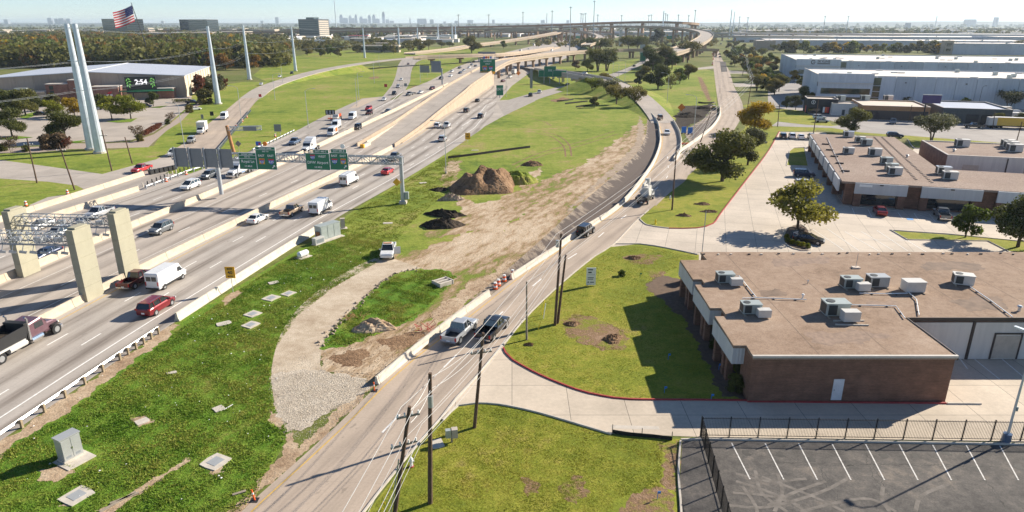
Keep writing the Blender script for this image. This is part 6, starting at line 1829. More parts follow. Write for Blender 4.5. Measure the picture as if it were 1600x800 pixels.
# near, right
tree('oak', 'dark',1128,283,11.6, 'big dark oak on the island lawn beside the boom truck', sx=1.18)
tree('oak', 'grey',1168,258,9.5, 'grey-green tree right behind the big dark oak', sx=.85)
tree('oak', 'yellow',1177,208,10.0, 'golden yellow tree behind the big dark oak', sx=1.1)
tree('maple', 'autumn',1245,360,8.4, 'maple with reddish top in the round kerbed bed', sx=1.15)
tree('small', 'green',1508,371,5.6, 'small round tree on the kerb strip beside the dark pickup', sx=1.0)
tree('oak', 'dark',1589,386,8.6, 'large tree on the kerb strip at the right edge', sx=.95)
tree('oak', 'dark',1333,208,8.2, 'wide dark tree on the street behind the L-shaped office', sx=1.1)
tree('willowy', 'grey',1455,221,8.4, 'feathery grey-green tree hiding the front of the slate garage', sx=1.25)
tree('oak', 'green',1362,158,7.5, 'bright green tree against the nearest warehouse wall')
for px, py, h, k, lf, lab in ((1229,169,5, 'small', 'dark', 'left of two small trees before the black shop'),(1243,172,6, 'small', 'grey', 'right of two small trees before the black shop'),(1257,160,7, 'oak', 'dark', 'dark tree at the office corner of the nearest warehouse'),(1217,143,9, 'oak', 'dark', 'dark round tree left of the nearest warehouse'),(1210,148,8, 'oak', 'olive', 'olive tree beside the service yard'),(1241,128,7, 'small', 'yellow', 'yellow-brown tree by the second warehouse'),(1252,140,6.5, 'small', 'dark', 'dark tree between the two nearest warehouses'),
                             (1205,118,8, 'oak', 'dark', 'dark tree at the left end of the second warehouse'),(1575,172,8, 'willowy', 'grey', 'grey-green tree under the warehouse wall at right'),(1413,165,5, 'shrub', 'grey', 'grey shrub behind the auto shop'),(1488,163,4.5, 'shrub', 'green', 'green shrub behind the slate garage'),(1507,170,4.5, 'shrub', 'lime', 'pale green shrub at the corner of the slate garage'),(1561,197,4.5, 'small', 'dark', 'small dark tree in front of the yellow trailer'),(1592,199,5, 'small', 'dark', 'small dark tree at the right end of the yellow trailer'),(1300,160,4, 'shrub', 'grey', 'grey shrub behind the black shop'),(1318,160,3.6, 'shrub', 'brown', 'brown shrub behind the grey workshop')):
 tree(k, lf, px, py, h, lab)
# ramp island cluster, near to far
for px, py, h, k, lf, lab in ((928,168,4.5, 'small', 'olive', 'lone small round tree on the slope below the curved ramp'),(963,163,8.5, 'willowy', 'olive', 'olive tree in the row by the curved ramp, nearest the construction field'),(993,167,8.5, 'willowy', 'olive', 'rightmost tree of the row by the curved ramp'),(950,152,8.5, 'willowy', 'grey', 'middle tree of the row by the curved ramp'),(927,146,8, 'willowy', 'lime', 'pale green tree at the left of the row by the curved ramp'),(975,158,5.0, 'loose', 'grey', 'small sparse tree between two olive ones by the curved ramp'),
                             (945,137,8, 'oak', 'olive', 'olive tree nearest the grey bridge end'),(1028,139,13, 'oak', 'dark', 'tall dark tree with ivied trunk in the ramp lawn'),(1048,139,9, 'bare', 'olive', 'sparse tree beside the pale stone on the ramp lawn'),(998,134,6.5, 'small', 'grey', 'small grey tree left of the ivied tree'),(1005,127,9, 'oak', 'olive', 'brown-green tree left in the ramp lawn clump'),(1062,131,9, 'small', 'green', 'green tree with thin trunk on the ramp lawn'),(1076,124,9.5, 'oak', 'olive', 'olive tree at the right of the ramp lawn clump'),(1020,112,16, 'oak', 'dark', 'dark tree in the middle of the ramp lawn clump'),(1032,108,17, 'oak', 'olive', 'tall olive tree behind the ramp lawn clump'),(1050,108,14, 'oak', 'green', 'green tree at the back of the ramp lawn clump'),
                             (1074,98,19, 'willowy', 'olive', 'tall feathery tree in front of the sweeping flyover'),(1040,98,15, 'oak', 'dark', 'dark tree left of the tall feathery tree'),(1015,96,14, 'oak', 'dark', 'dark tree beside the white panel on the express ramp'),(918,112,9.5, 'oak', 'lime', 'yellow-green tree right of the express ramp piers'),(899,109,7, 'small', 'brown', 'russet tree by the last express ramp pier'),(934,111,16, 'multi', 'dark', 'left of two broad dark oaks behind the grey bridge'),(948,111,16, 'multi', 'dark', 'right of two broad dark oaks behind the grey bridge'),
                             (920,83,18, 'oak_wide', 'dark', 'broad dark tree above the express ramp, left of the tall mast'),(938,81,17, 'oak_wide', 'dark', 'broad dark tree above the express ramp, right of the tall mast'),(982,79,19, 'oak_wide', 'dark', 'large dark tree beside the pale tower'),(996,79,18, 'oak_wide', 'dark', 'large dark tree right of the pale tower'),(1027,69,26, 'small', 'grey', 'grey tree standing by the far steel pylon'),(737,83,20, 'oak', 'olive', 'lone tall tree where the left bridge ends'),(787,76,11, 'small', 'green', 'small green tree beside the far climbing ramp'),(655,80,14, 'oak', 'olive', 'tree with a tall bare stem behind the left bridge'),(670,78,14, 'oak_wide', 'olive', 'olive tree behind the left bridge'),(640,76,12, 'oak_wide', 'olive', 'olive tree left of the tall bare stem'),(690,75,9, 'oak_wide', 'olive', 'lowest olive tree behind the left bridge'),(703,75,9, 'oak_wide', 'dark', 'dark tree before the pale sheds behind the left bridge')):
 tree(k, lf, px, py, h, lab)
# arena lot
for px, py, h, k, lf, lab in ((19,214,8.8, 'oak', 'dark', 'dark round tree on the lot island at the left edge'),(104,221,9.2, 'oak', 'dark', 'dark tree left of the twin steel pylon'),(16,182,9.0, 'oak', 'dark', 'dark tree at the far left of the arena lot'),(40,181,10.0, 'oak', 'dark', 'forked dark tree in the arena lot'),(60,174,6.8, 'oak', 'dark', 'dark tree in front of the arena annex'),(85,183,6.4, 'maple', 'lime', 'lime green tree left of the yellow-green one'),(118,184,7.4, 'maple', 'yellow', 'yellow-green tree beside the twin steel pylon'),(175,187,8.4, 'maple', 'lime', 'left of two bright green trees below the clock screen'),(205,186,8.8, 'maple', 'lime', 'right of two bright green trees below the clock screen'),(240,166,6.2, 'small', 'dark', 'dark tree in front of the clock screen'),(85,166,5.5, 'shrub', 'olive', 'olive bush against the brick stair tower'),(158,163,4.5, 'shrub', 'dark', 'dark bush before the brick sign block'),(28,166,7, 'shrub', 'dark', 'dark bush under the arena annex'),(5,165,7, 'shrub', 'dark', 'dark bush at the left end of the annex')):
 tree(k, lf, px, py, h, lab)
for px, py, h, k, lf, lab in ((18,238,4.6, 'bare', 'brown', 'dry brown shrub at the left edge above the cross street'),(75,233,4.2, 'shrub', 'brown', 'flat-topped brown shrub left in the planting bed'),(95,231,4.4, 'shrub', 'brown', 'brown shrub in the planting bed below the dark tree'),(107,232,3.0, 'bare', 'red', 'reddish bare shrub beside the twin pylon'),(218,219,4.6, 'bare', 'brown', 'tall dry shrub at the end of the clipped hedge'),(219,221,2.2, 'shrub', 'olive', 'clipped olive bush at the foot of the dry shrub'),(268,191,3.6, 'bare', 'brown', 'brown shrub on the stone bed by the lot'),(262,194,1.9, 'shrub', 'dark', 'small clipped dark bush on the stone bed'),(296,176,3.2, 'shrub', 'olive', 'olive bush near the tip of the arena lot'),(320,163,6.6, 'shrub', 'olive', 'round olive bush before the lone steel pylon'),(313,151,10.5, 'wood_c', 'red', 'rusty red conical tree at the arena corner'),(325,147,8.5, 'shrub', 'grey', 'grey-green thicket beside the rusty red tree'),(338,141,8.5, 'shrub', 'grey', 'grey-green thicket behind the lone pylon'),(343,139,7.5, 'shrub', 'red', 'red-brown bush right of the lone pylon'),(6,236,2.2, 'shrub', 'dark', 'dark low bush at the left edge'),(41,237,1.9, 'shrub', 'dark', 'small dark bush left of the leaning pole')):
 tree(k, lf, px, py, h, lab, name='shrub' if h < 5 else 'tree', cat='shrub' if h < 5 else 'tree')
# right side of the frontage road: street trees
rows = [(1135,90),(1142,96),(1150,92),(1157,98),(1148,103),(1162,104),(1170,98),(1166,112),(1175,110),(1172,120),(1182,118),(1178,128),(1186,126),(1190,136),(1182,142),(1196,142),(1200,130),(1205,112),(1212,105),(1192,106),(1185,100),(1178,92),(1165,88),(1155,84),(1145,80),(1138,76),(1150,74),(1162,78),(1175,84),(1190,90),(1203,98),(1198,78),(1208,80),(1216,79),(1224,79)]
for i,(px, py) in enumerate(rows):
 lf = ['olive', 'dark', 'green', 'orange', 'olive', 'dark', 'yellow'][i % 7] if py > 80 else ['dark', 'olive'][i % 2]
 desc = {'olive': 'olive', 'dark': 'dark green', 'green': 'bright green', 'orange': 'orange-brown', 'yellow': 'yellow'}[lf]
 tree(['wood_a', 'wood_b', 'willowy'][i % 3], lf, px, py, R.uniform(7,10), *(['%s tree in the %s part of the grove right of the frontage road' % (desc, 'near' if py > 104 else 'far')] * 2))
for i in range(34):
 px = 1222 + i * 11.2 + R.uniform(-3,3); lf = R.choice(['olive', 'lime', 'grey', 'olive', 'yellow', 'dark'])
 desc = {'olive': 'olive', 'lime': 'yellow-green', 'grey': 'grey-green', 'yellow': 'yellow', 'dark': 'dark'}[lf]
 tree(R.choice(['wood_a', 'wood_b', 'shrub']), lf, px,82.6 + R.uniform(-.8,.6), R.uniform(8,15), '%s tree in the line before the long pale warehouse' % desc, 'line of %s trees before the long warehouse' % desc)
# the wood behind the arena
cnt = 0
LEAFW = ['dark'] + ['olive'] * 5 + ['green'] * 4 + ['orange'] * 4 + ['lime'] * 4 + ['yellow'] * 2
DW = {'dark': 'dark green', 'olive': 'olive', 'green': 'green', 'orange': 'orange-brown', 'lime': 'yellow-green', 'yellow': 'golden'}
for i in range(90):
 py = R.uniform(70,103); px = R.uniform(-50,330 + (py - 70) * 2.2)
 if py > 88 and px < 322: py = R.uniform(72,88)
 lf = R.choice(LEAFW)
 tree(R.choice(['wood_a', 'wood_b', 'wood_a', 'wood_b', 'wood_c']), lf, px, py, R.uniform(14,19), *(['%s tree standing out of the %s part of the wood behind the arena' % (DW[lf],['left', 'middle', 'right'][min(2, max(0, int(px / 130)))])] * 2))
for i in range(30):
 py = R.uniform(78,112); px = R.uniform(335,455 if py < 100 else 400)
 lf = R.choice(LEAFW)
 tree(R.choice(['wood_a', 'wood_b']), lf, px, py, R.uniform(9,13), '%s tree at the roadside edge of the wood' % DW[lf], '%s trees at the roadside edge of the wood' % DW[lf])
for i in range(26):
 px = R.uniform(455,640); py = R.uniform(74,90) if px < 560 else R.uniform(70,84)
 lf = R.choice(['dark', 'olive', 'dark', 'olive', 'green'])
 tree(R.choice(['wood_a', 'wood_b']), lf, px, py, R.uniform(9,13), *(['%s tree in the %s half of the park beyond the left bridge' % (DW[lf], 'left' if px < 545 else 'right')] * 2))
# hedges
def hedge(label, pts, w, h, lf):
 P = spline(WL(pts),1.0); n = int(plen(P) * w * 60)
 rng = np.random.default_rng(5)
 A = resample(P, n); c = np.array([tuple(a) for a in A]); c[:,0] += rng.uniform(-w / 2, w / 2, n); c[:,1] += rng.uniform(-w / 2, w / 2, n); c[:,2] += h * rng.uniform(0.05,1, n) ** .6
 o0 = np.array(tuple(P[0])); c -= o0
 a = rng.normal(size=(n,3)); a /= np.linalg.norm(a, axis=1)[:, None]; b = np.cross(a, rng.normal(size=(n,3))); b /= np.linalg.norm(b, axis=1)[:, None]
 s = .16 * rng.uniform(.6,1.4, n)[:, None]
 v = np.stack([c - a * s, c + b * s, c + a * s, c - b * s],1).reshape(-1,3)
 o = ob('hedge', fast_mesh('hedge', v, np.arange(4 * n).reshape(n,4), 'leaf_' + lf), None, label, 'hedge', loc=P[0])
hedge('long dark clipped hedge in front of the arena door',[(272,161),(300,160)],2.0,1.6, 'dark')
hedge('reddish clipped hedge between the lot and the arena grass',[(226,213),(250,199)],1.6,1.5, 'red')
for px, py, h, lf, lab in ((1101,470,1.4, 'olive', 'low bush at the far end of the shaded canopy bed'),(1072,442,1.7, 'red', 'reddish bush at the corner of the front lawn bed'),(1118,545,1.3, 'dark', 'dark low bush in the middle of the shaded canopy bed'),(1150,610,1.7, 'dark', 'dark bush against the front brick corner'),(972,431,0.9, 'green', 'tiny green bush on the front lawn'),(1330,205,1.2, 'olive', 'low bush at the foot of the wide street tree'),(1267,231,1.5, 'orange', 'tan bush by the corner of the L-shaped office')):
 tree('shrub', lf, px, py, h, lab, name='shrub', cat='shrub', sx=1.1)
for i,(px, py) in enumerate(((1231,378),(1238,381),(1246,383),(1254,385),(1262,387),(1229,372))):
 tree('shrub', 'lime', px, py,0.75, 'low yellow-green bush in the ring round the maple', 'low bushes round the maple', name='shrub', cat='shrub', z=0.1, sx=1.1)


# ------------------------------------------------------------------ poles, wires
def wood_pole(label, base, topz, lean=(0,0), r=0.17, arms=(), m='timber', name='utility_pole'):
 b = Vector(base)
 t = thing(name, label, 'pole', b)
 top = Vector((lean[0], lean[1], topz))
 MB().cyl((0,0,-0.2), top, r, r * 0.68,10).build('pole', m, t)
 for f, L, ang in arms:
  c = top * f
  d = Vector((math.cos(ang), math.sin(ang),0)) * L / 2
  a = MB().bar(c - d, c + d,0.1,0.12).build('crossarm', 'grey_timber', t)
  for k in (-0.9,-0.3,0.35,0.9):
   q = c + d * k
   MB().cyl(q + Vector((0,0,.06)), q + Vector((0,0,.28)),0.06, n=6).build('insulator', 'plastic_white', a)
 return t, b + top
def lean_of(base, top_px, h):
 """world offset of the pole top seen along top_px at height h"""
 q = G(top_px[0], top_px[1], h)
 return (q.x - base.x, q.y - base.y)
POLES = []
def upole(label, bpx, tpx, h, **k):
 b = G(*bpx)
 h = hgt(bpx[0], bpx[1], tpx[1])
 l = lean_of(b, tpx, h)
 l = (l[0], max(-0.5, min(0.5, l[1])))
 t, top = wood_pole(label, b, h, l, **k)
 POLES.append((t, top)); return t, top
pA, topA = upole('nearest leaning pole with conduit, cut off by the bottom edge',(611,838),(640,635),9.2, arms=((.93,1.5,.4),(.72,1.8,.5)))
MB().cyl((-0.22,-0.15,0),(topA - pA.location) * 0.62 + Vector((-.2,-.15,0)),0.05, n=6).build('conduit', 'galvanised', pA)
pB, topB = upole('tall straight dark pole standing in the corner lawn',(672,786),(672,583),10.6, r=0.19)
tr = MB().cyl((0.38,-0.1,8.1),(0.38,-0.1,9.0),0.19, n=12).build('transformer', 'cabinet', pB)
pC, topC = upole('pole with a steel bracket beside the driveway mouth',(741,668),(755,520),9.6, arms=((.8,1.8,.3),))
pD, topD = upole('short grey pole at the edge of the front lawn',(823,531),(823,440),6.2, r=0.13, m='grey_timber')
pE, topE = upole('taller of two poles crossing on the front lawn',(867,508),(877,365),11.0, r=0.18)
pF, topF = upole('shorter of two poles crossing on the front lawn',(871,505),(884,398),8.2, r=0.17)
MB().cyl((0.1,0.35,9.4),(0.1,0.35,10.2),0.2, n=10).build('transformer', 'cabinet', pE)
pG, topG = upole('slim dark pole on the island lawn near the boom truck',(1050,328),(1057,233),10.8, r=0.16)
pH, topH = upole('pole behind the big dark oak beside the frontage road',(1094,222),(1111,175),9.5, r=0.16)
pI, topI = upole('pole among the roadside trees right of the frontage road',(1168,168),(1176,118),10.5, r=0.16, arms=((0.96,2.4,0.3),))
pJ, topJ = upole('far pole in the roadside grove',(1160,118),(1166,84),11, r=0.16, arms=((0.96,2.4,0.3),))
pK, topK = upole('far pole at the end of the roadside grove',(1140,92),(1143,70),11, r=0.16)
def wire(label, a, b, sag, r=0.03, m='wire', group='overhead wires'):
 a, b = Vector(a), Vector(b)
 n = 18; P = []
 for i in range(n + 1):
  f = i / n; p = a.lerp(b, f) - a; p.z -= sag * 4 * f * (1 - f); P.append(p)
 o = ob('overhead_wire', MB().tube(P, r,5).mesh('overhead_wire', m), None, label, 'wire', group, loc=a)
start = G(430,1010,8.6)
start.z = 8.6
chain = [start, topA, topC, topE, topG, topH, topI, topJ, topK]
PN = ['bottom edge', 'nearest leaning pole', 'driveway pole', 'paired lawn poles', 'slim island pole', 'oak pole', 'grove pole', 'far grove pole', 'last grove pole']
for o_, dz, rr_2, lab in ((-0.55,-0.05,0.021, 'outer top'),(0.25,-0.15,0.021, 'inner top'),(0.7,-1.3,0.017, 'middle'),(-0.3,-2.2,0.016, 'outer low'),(0.35,-2.7,0.022, 'inner low'),(0.55,-2.85,0.014, 'lowest')):
 for i in range(len(chain) - 1):
  rr_2 = rr_2 * .97
  a, b = chain[i] + Vector((o_,0, dz)), chain[i + 1] + Vector((o_,0, dz))
  wire('%s roadside wire from the %s to the %s' % (lab, PN[i], PN[i + 1]), a, b,0.006 * (b - a).length + 0.1, rr_2 if i < 4 else 0.02)
for dz in (-0.3,-1.2):
 wire('service wire from the tall corner-lawn pole', topB + Vector((0,0, dz)), topC + Vector((0,0, dz)),0.4,0.02, group='service wires from the tall pole')
 wire('service wire from the tall corner-lawn pole', topB + Vector((0,0, dz)), topA + Vector((0,0, dz)),0.3,0.02, group='service wires from the tall pole')
wire('guy wire from the paired poles to the short grey pole', topF, topD,0.2,0.02)
for k,(p, col) in enumerate((((847,492), 'safety_yellow'),((849,498), 'plastic_white'),((841,515), 'safety_yellow'))):
 b = G(*p); MB().cyl((0,0,0),(0.25,0.1,1.9 if k < 2 else 0.9),0.045, n=6).build('guy_guard', col, label=['yellow guy guard beside the paired poles', 'white guy guard beside the paired poles', 'short yellow guy guard at the road edge'][k], cat='guy guard').location = b
# leaning poles by the cross street
for lab, b, tp, h in (('dark pole in the corner grass at the far left',(58,286),(42,216),10.5),('dark pole leaning over the cross street corner',(117,297),(92,225),10.5),('pole directly below the twin steel pylon',(175,267),(159,203),10.5),('short pole with meter box by the red pickup',(207,256),(195,214),7.5)):
 upole(lab, b, tp, h, r=0.17, arms=((0.86,1.8,0.2),) if 'short' not in lab else ())
for lab, b, tp, h in (('wooden pole at the left of the upper lawn',(1215,198),(1218,163),9.5),('wooden pole before the black shop',(1271,208),(1279,156),11.5),('pole at the right edge by the yellow trailer',(1588,222),(1597,190),9),('pole beside the slate garage corner',(1551,201),(1555,174),9),('pole on the auto shop corner',(1420,190),(1425,164),8)):
 upole(lab, b, tp, h, r=0.15)
# ------------------------------------------------------------------ steel pylons
def pylon(label, base, h, r0, r1, twin=None, wires=True):
 t = thing('steel_pylon', label, 'pylon', base)
 for k, off in enumerate(((0,0),) if not twin else ((0,0), twin)):
  n = 4
  for i in range(n):
   f0, f1 = i / n,(i + 1) / n
   MB().cyl((off[0], off[1],0.5 + (h - .5) * f0),(off[0], off[1],0.5 + (h - .5) * f1 - 0.02),(r0 + (r1 - r0) * f0) * 1.0, r0 + (r1 - r0) * f1,14).build('shaft', 'pylon_steel', t)
  MB().cyl((off[0], off[1],0),(off[0], off[1],0.48), r0 * 1.35, n=14).build('footing', 'concrete', t)
  for f in ((0.97,0.72,0.5) if wires else ()):
   MB().bar((off[0] - 1.6, off[1], h * f),(off[0] + 0.9, off[1], h * f),0.16).build('arm', 'galvanised', t)
 return t
p1 = G(157,239)
pq = G(144,233.5); pylon('massive twin steel pylon at the cross street corner', p1,33.0,1.3,0.6,(pq.x - p1.x, pq.y - p1.y))
p2 = G(341,162.5); pylon('tall lone steel pylon beside the left frontage road', p2,32.0,1.25,0.5)
p3 = G(390,124.5); pylon('second steel pylon along the wood', p3,32,1.2,0.5)
p4 = G(462,111); pylon('third steel pylon left of the bridge approach', p4,31,1.1,0.5)
p5 = G(570,90.5); pylon('steel pylon before the red roofed shed', p5,29,1.1,0.45)
for k,(px, py, tp) in enumerate(((624,78.5,43),(653,68,43),(707,65,35),(685,66,37),(1034,66.5,17),(1139,61,14.5),(854,59,20),(1144,58,18),(712,60,36))):
 pylon(['far steel pylon above the pale sheds', 'thin far pylon left of the lone tree', 'far pylon above the lone tall tree', 'far pylon left of the lone tall tree', 'tall steel pylon in front of the far flyovers', 'tall steel pylon right of the sweeping flyover', 'far pylon before the climbing ramp', 'far pylon right beside the tall one near the frontage road', 'faint pylon over the far viaduct'][k], G(px, py), hgt(px, py, tp),1.5,0.8, None, False)
YN = ['twin', 'lone', 'second', 'third', 'red-roof']
for f, nm in ((0.97, 'top'),(0.72, 'middle'),(0.5, 'low')):
 for off, sd in ((-1.5, 'left'),(0.9, 'right')):
  Q = [p1, p2, p3, p4, p5]; HQ = [33,32,32,31,29]
  for i in range(4):
   wire('%s %s cable between the %s and %s steel pylons' % (nm, sd, YN[i], YN[i + 1]), Q[i] + Vector((off,0, HQ[i] * f)), Q[i + 1] + Vector((off,0, HQ[i + 1] * f)),1.6,0.022, 'dull_steel', 'transmission cables')
  wire('%s %s cable leaving the frame from the twin pylon' % (nm, sd), p1 + Vector((off,0,33 * f)), Vector((p1.x - 60, p1.y - 140,33 * f)),1.6,0.022, 'dull_steel', 'transmission cables')
# ------------------------------------------------------------------ lamps
def lamp(label, base, h, arm=2.6, ang=0.0, m='galvanised', r=0.11, head=True, double=False, name='street_lamp'):
 t = thing(name, label, 'street lamp', base, ang)
 MB().cyl((0,0,0),(0,0, h), r, r * .6,10).build('post', m, t)
 MB().cyl((0,0,0),(0,0,0.35), r * 2.2, n=10).build('base', 'concrete', t)
 for sg in ((1,-1) if double else (1,)):
  a = MB().tube([(0,0, h - 0.1),(sg * arm * .4,0, h + .5),(sg * arm,0, h + .75)],.055).build('arm', m, t)
  MB().rbox((sg * (arm + .3),0, h + .72),(.75,.3,.16),0).build('lamp_head', m, a)
 return t
for lab, b, h, ang in (('lamp post standing on the grass right of the near lanes',(697,271),11.5, math.pi),('lamp post on the far shoulder beside the orange barrels',(482,199),12,0.2),('lamp post on the field near the service road, left of a pair',(558,166),11.5,0.2),('lamp post on the field near the service road, right of a pair',(561,154),11.5,0.2),('lamp post on the left frontage road by the guardrail',(378,192),12, math.pi),('lamp post in front of the silver off-road car',(289,233),12, math.pi),('lamp post in the field beyond the wrong-way signs',(430,156),11,0.2),('lamp post near the top of the left frontage road',(442,132),11,0.1),('lamp post in the field below the bridge',(585,130),11,.3),('lamp post by the small frame signs',(657,129),11,.3),('lamp post left of the lone tall tree',(593,106),10,.3),('lamp post beyond the second field',(687,105),10,.3),('lamp post at the exit point',(791,151),11.5, math.pi),('lamp post right of the teal signs on the exit ramp',(886,149),11.5, math.pi),('lamp post on the ramp lawn with a white arm',(1042,163),12.5, math.pi),('lamp post beside the blue barricades',(1083,218),12.5, math.pi),('lamp post left of the exit road trees',(957,126),11, math.pi),('lamp post between the trees by the exit road',(966,127),10, math.pi),('lamp post right of the exit road',(976,131),12.5, math.pi)):
 lamp(lab, G(*b), h, ang=ang)
for lab, b, h, ang in (('thin dark lamp against the warehouse wall, left one',(1504,165),9,0),('thin dark lamp against the warehouse wall, right one',(1527,173),9,0)):
 lamp(lab, G(*b), h,1.0, ang, 'dark_steel',.1)
lb = G(1571,691)
t = lamp('blue-white lamp post on a round footing inside the fence', lb,9.2,0.9,2.0, 'pylon_steel',.11)
MB().cyl((0,0,0.0),(0,0,0.85),.36,.33,16).build('footing', 'paint_blue', t)
MB().box(-.16,.1,-.2,-.1,3.0,3.4).build('control_box', 'hvac', t)
b = G(1097,394); MB().cyl((0,0,0),(0,0,6.5),.06, n=8).build('thin_mast', 'dull_steel', label='thin bare mast at the back corner of the near roof', cat='mast').location = b
# high masts of the interchange
masts = [(926,80,2.5),(890,82,12),(862,66,18),(907,55,22),(910,55,22.5),(914,55,22),(933,56,24),(970,55,25),(1012,55,25),(1016,55,24),(1038,54,22),(1041,54,24),(1058,54,24),(1074,54,25),(764,57,24),(817,57,20),(717,57,24),(1083,62,17),(1285,58,26),(1321,58,26),(1153,56,27),(1166,56,28)]
for i,(px, py, top) in enumerate(masts):
 b = G(px, py); h = hgt(px, py, top)
 lab = ['tallest high-mast light, rising above the middle of the horizon', 'second tallest high-mast light near the broad dark trees'][i] if i < 2 else 'distant high-mast light rising above the interchange'
 t = thing('high_mast_light', lab, 'light mast', b,0, None if i < 2 else 'distant high masts over the interchange')
 k = max(.7, b.y / 1000)
 MB().cyl((0,0,0),(0,0, h),.6 * k,.42 * k,8).build('mast', 'dull_steel', t)
 MB().cyl((0,0, h),(0,0, h + 1.2 * k),2.4 * k,.5,10).build('lamp_ring', 'dull_steel', t)
t = thing('radio_tower', 'very tall thin radio tower left of the skyline', 'tower', G(526,47),0)
MB().cyl((0,0,0),(0,0,240),3.0,2.0,6).build('mast', 'pylon_steel', t)
# flag
fb = G(239,101)
t = thing('flagpole', 'very tall black flagpole behind the arena', 'flagpole', fb)
fh = 49.5
MB().cyl((0,0,0),(-9.5,0, fh),.5,.25,10).build('pole', 'dark_steel', t)
tf = thing('flag', 'large striped flag flying from the tall pole behind the arena', 'flag', fb + Vector((-9.0,0, fh - 2.5)))
Wf, Hf = 19.0,12.5
def flag_pt(u, v):
 return (-u * Wf * 0.93 - v * 2.0 * 0.0,1.2 * math.sin(u * 7) ,-v * Hf - u * 5.5 + 0.5 * math.sin(u * 6 + 1))
for s in range(13):
 mb = MB(); n = 16
 u0 = 0.0
 vs_ = []
 for i in range(n + 1):
  u = u0 + (1 - u0) * i / n
  vs_ += [flag_pt(u, s / 13), flag_pt(u,(s + 1) / 13)]
 mb.add(vs_,[(2 * i,2 * i + 2,2 * i + 3,2 * i + 1) for i in range(n)])
 mb.build('red_stripe' if s % 2 == 0 else 'white_stripe', 'flag_red' if s % 2 == 0 else 'flag_white', tf)
mb = MB(); n = 8; vs_ = []
for i in range(n + 1):
 for v in (0,7 / 13): q = flag_pt(.4 * i / n, v); vs_.append((q[0], q[1] - .12, q[2]))
mb.add(vs_,[(2 * i,2 * i + 2,2 * i + 3,2 * i + 1) for i in range(n)])
ca = mb.build('canton', 'flag_blue', tf)
mb = MB()
for r_ in range(5):
 for c_ in range(6):
  q = Vector(flag_pt(.03 + c_ * .066,.04 + r_ * .1)) + Vector((0,-.2,0))
  pts = [(q.x + (0.42 if k % 2 == 0 else .17) * math.sin(k * math.pi / 5), q.y, q.z + (0.42 if k % 2 == 0 else .17) * math.cos(k * math.pi / 5)) for k in range(10)]
  mb.add(pts + [tuple(q)],[(k,(k + 1) % 10,10) for k in range(10)])
mb.build('stars', 'flag_white', ca)
# ------------------------------------------------------------------ toll gantries with tan columns
def truss(mb, a, b, h, d, n, r=.07):
 """box truss between two points: four chords, posts and diagonals"""
 a, b = Vector(a), Vector(b)
 t_ = (b - a).normalized(); s_ = Vector((-t_.y, t_.x,0)) * d / 2; up = Vector((0,0, h))
 for q in (s_,-s_):
  mb.bar(a + q, b + q, r * 1.6); mb.bar(a + q + up, b + q + up, r * 1.6)
 for i in range(n + 1):
  c = a.lerp(b, i / n)
  for q in (s_,-s_): mb.bar(c + q, c + q + up, r)
  mb.bar(c + s_, c - s_, r); mb.bar(c + s_ + up, c - s_ + up, r)
  if i < n:
   e = a.lerp(b,(i + 1) / n)
   for q in (s_,-s_):
    mb.bar(*((c + q, e + q + up) if i % 2 == 0 else (c + q + up, e + q)), r)
   mb.bar(c + s_ + up, e - s_ + up, r)
def toll(label, c1, c2, zt):
 t = thing('toll_gantry', label, 'gantry', c1)
 o0 = Vector(c1); a = math.atan2(1,0.155)
 for k, c in enumerate((Vector(c1), Vector(c2))):
  q = c - o0
  z = 0.0; hseg = [1.9] * 4 + [1.75]
  for i, hh in enumerate(hseg):
   sx_ = 1.0
   o = MB().rbox((q.x, q.y, z + hh / 2),(2.9,1.0, hh - .04), a).build('column_panel', 'column_tan', t)
   z += hh
  MB().rbox((q.x, q.y, z / 2 - .02),(2.8,.94, z - .1), a).build('column_core', 'column_joint', t)
  MB().rbox((q.x, q.y, z + .11),(2.0,1.02,.2), a).build('column_cap', 'column_tan', t)
 A, B = Vector((-.55,0, zt)), Vector(c2) - o0 + Vector((.55,0, zt))
 mb = MB(); truss(mb, A, B,1.25,1.5,12,.06)
 tr_ = mb.build('truss', 'dull_steel', t)
 mb = MB()
 for i in range(9):
  c = A.lerp(B,(i + .8) / 10)
  mb.bar(c + Vector((0,-.6,0)), c + Vector((0,-1.1,-.9)),.06)
  mb.rbox(c + Vector((.1,-1.15,-.95)),(.75,.3,.26),.4,.3)
  if i % 2: mb.rbox(c + Vector((0,.3,.3)),(.9,.5,.5),0)
 mb.build('toll_cameras', 'galvanised', tr_)
 mb = MB(); mb.bar(A + Vector((0,-.85,-.1)), B + Vector((0,-.85,-.1)),.09); mb.bar(A + Vector((0,.85,-.1)), B + Vector((0,.85,-.1)),.3,.08)
 mb.build('catwalk', 'dull_steel', tr_)
cA = G(145,465); cB = G(204,432); cD = G(46,428)
vec = Vector((-14.6,1.0,0))
toll('nearer toll gantry with a tan column, cut off by the left edge', cA, cA + vec,7.3)
toll('farther toll gantry spanning two tan columns over the express lanes', cB, cD,7.3)
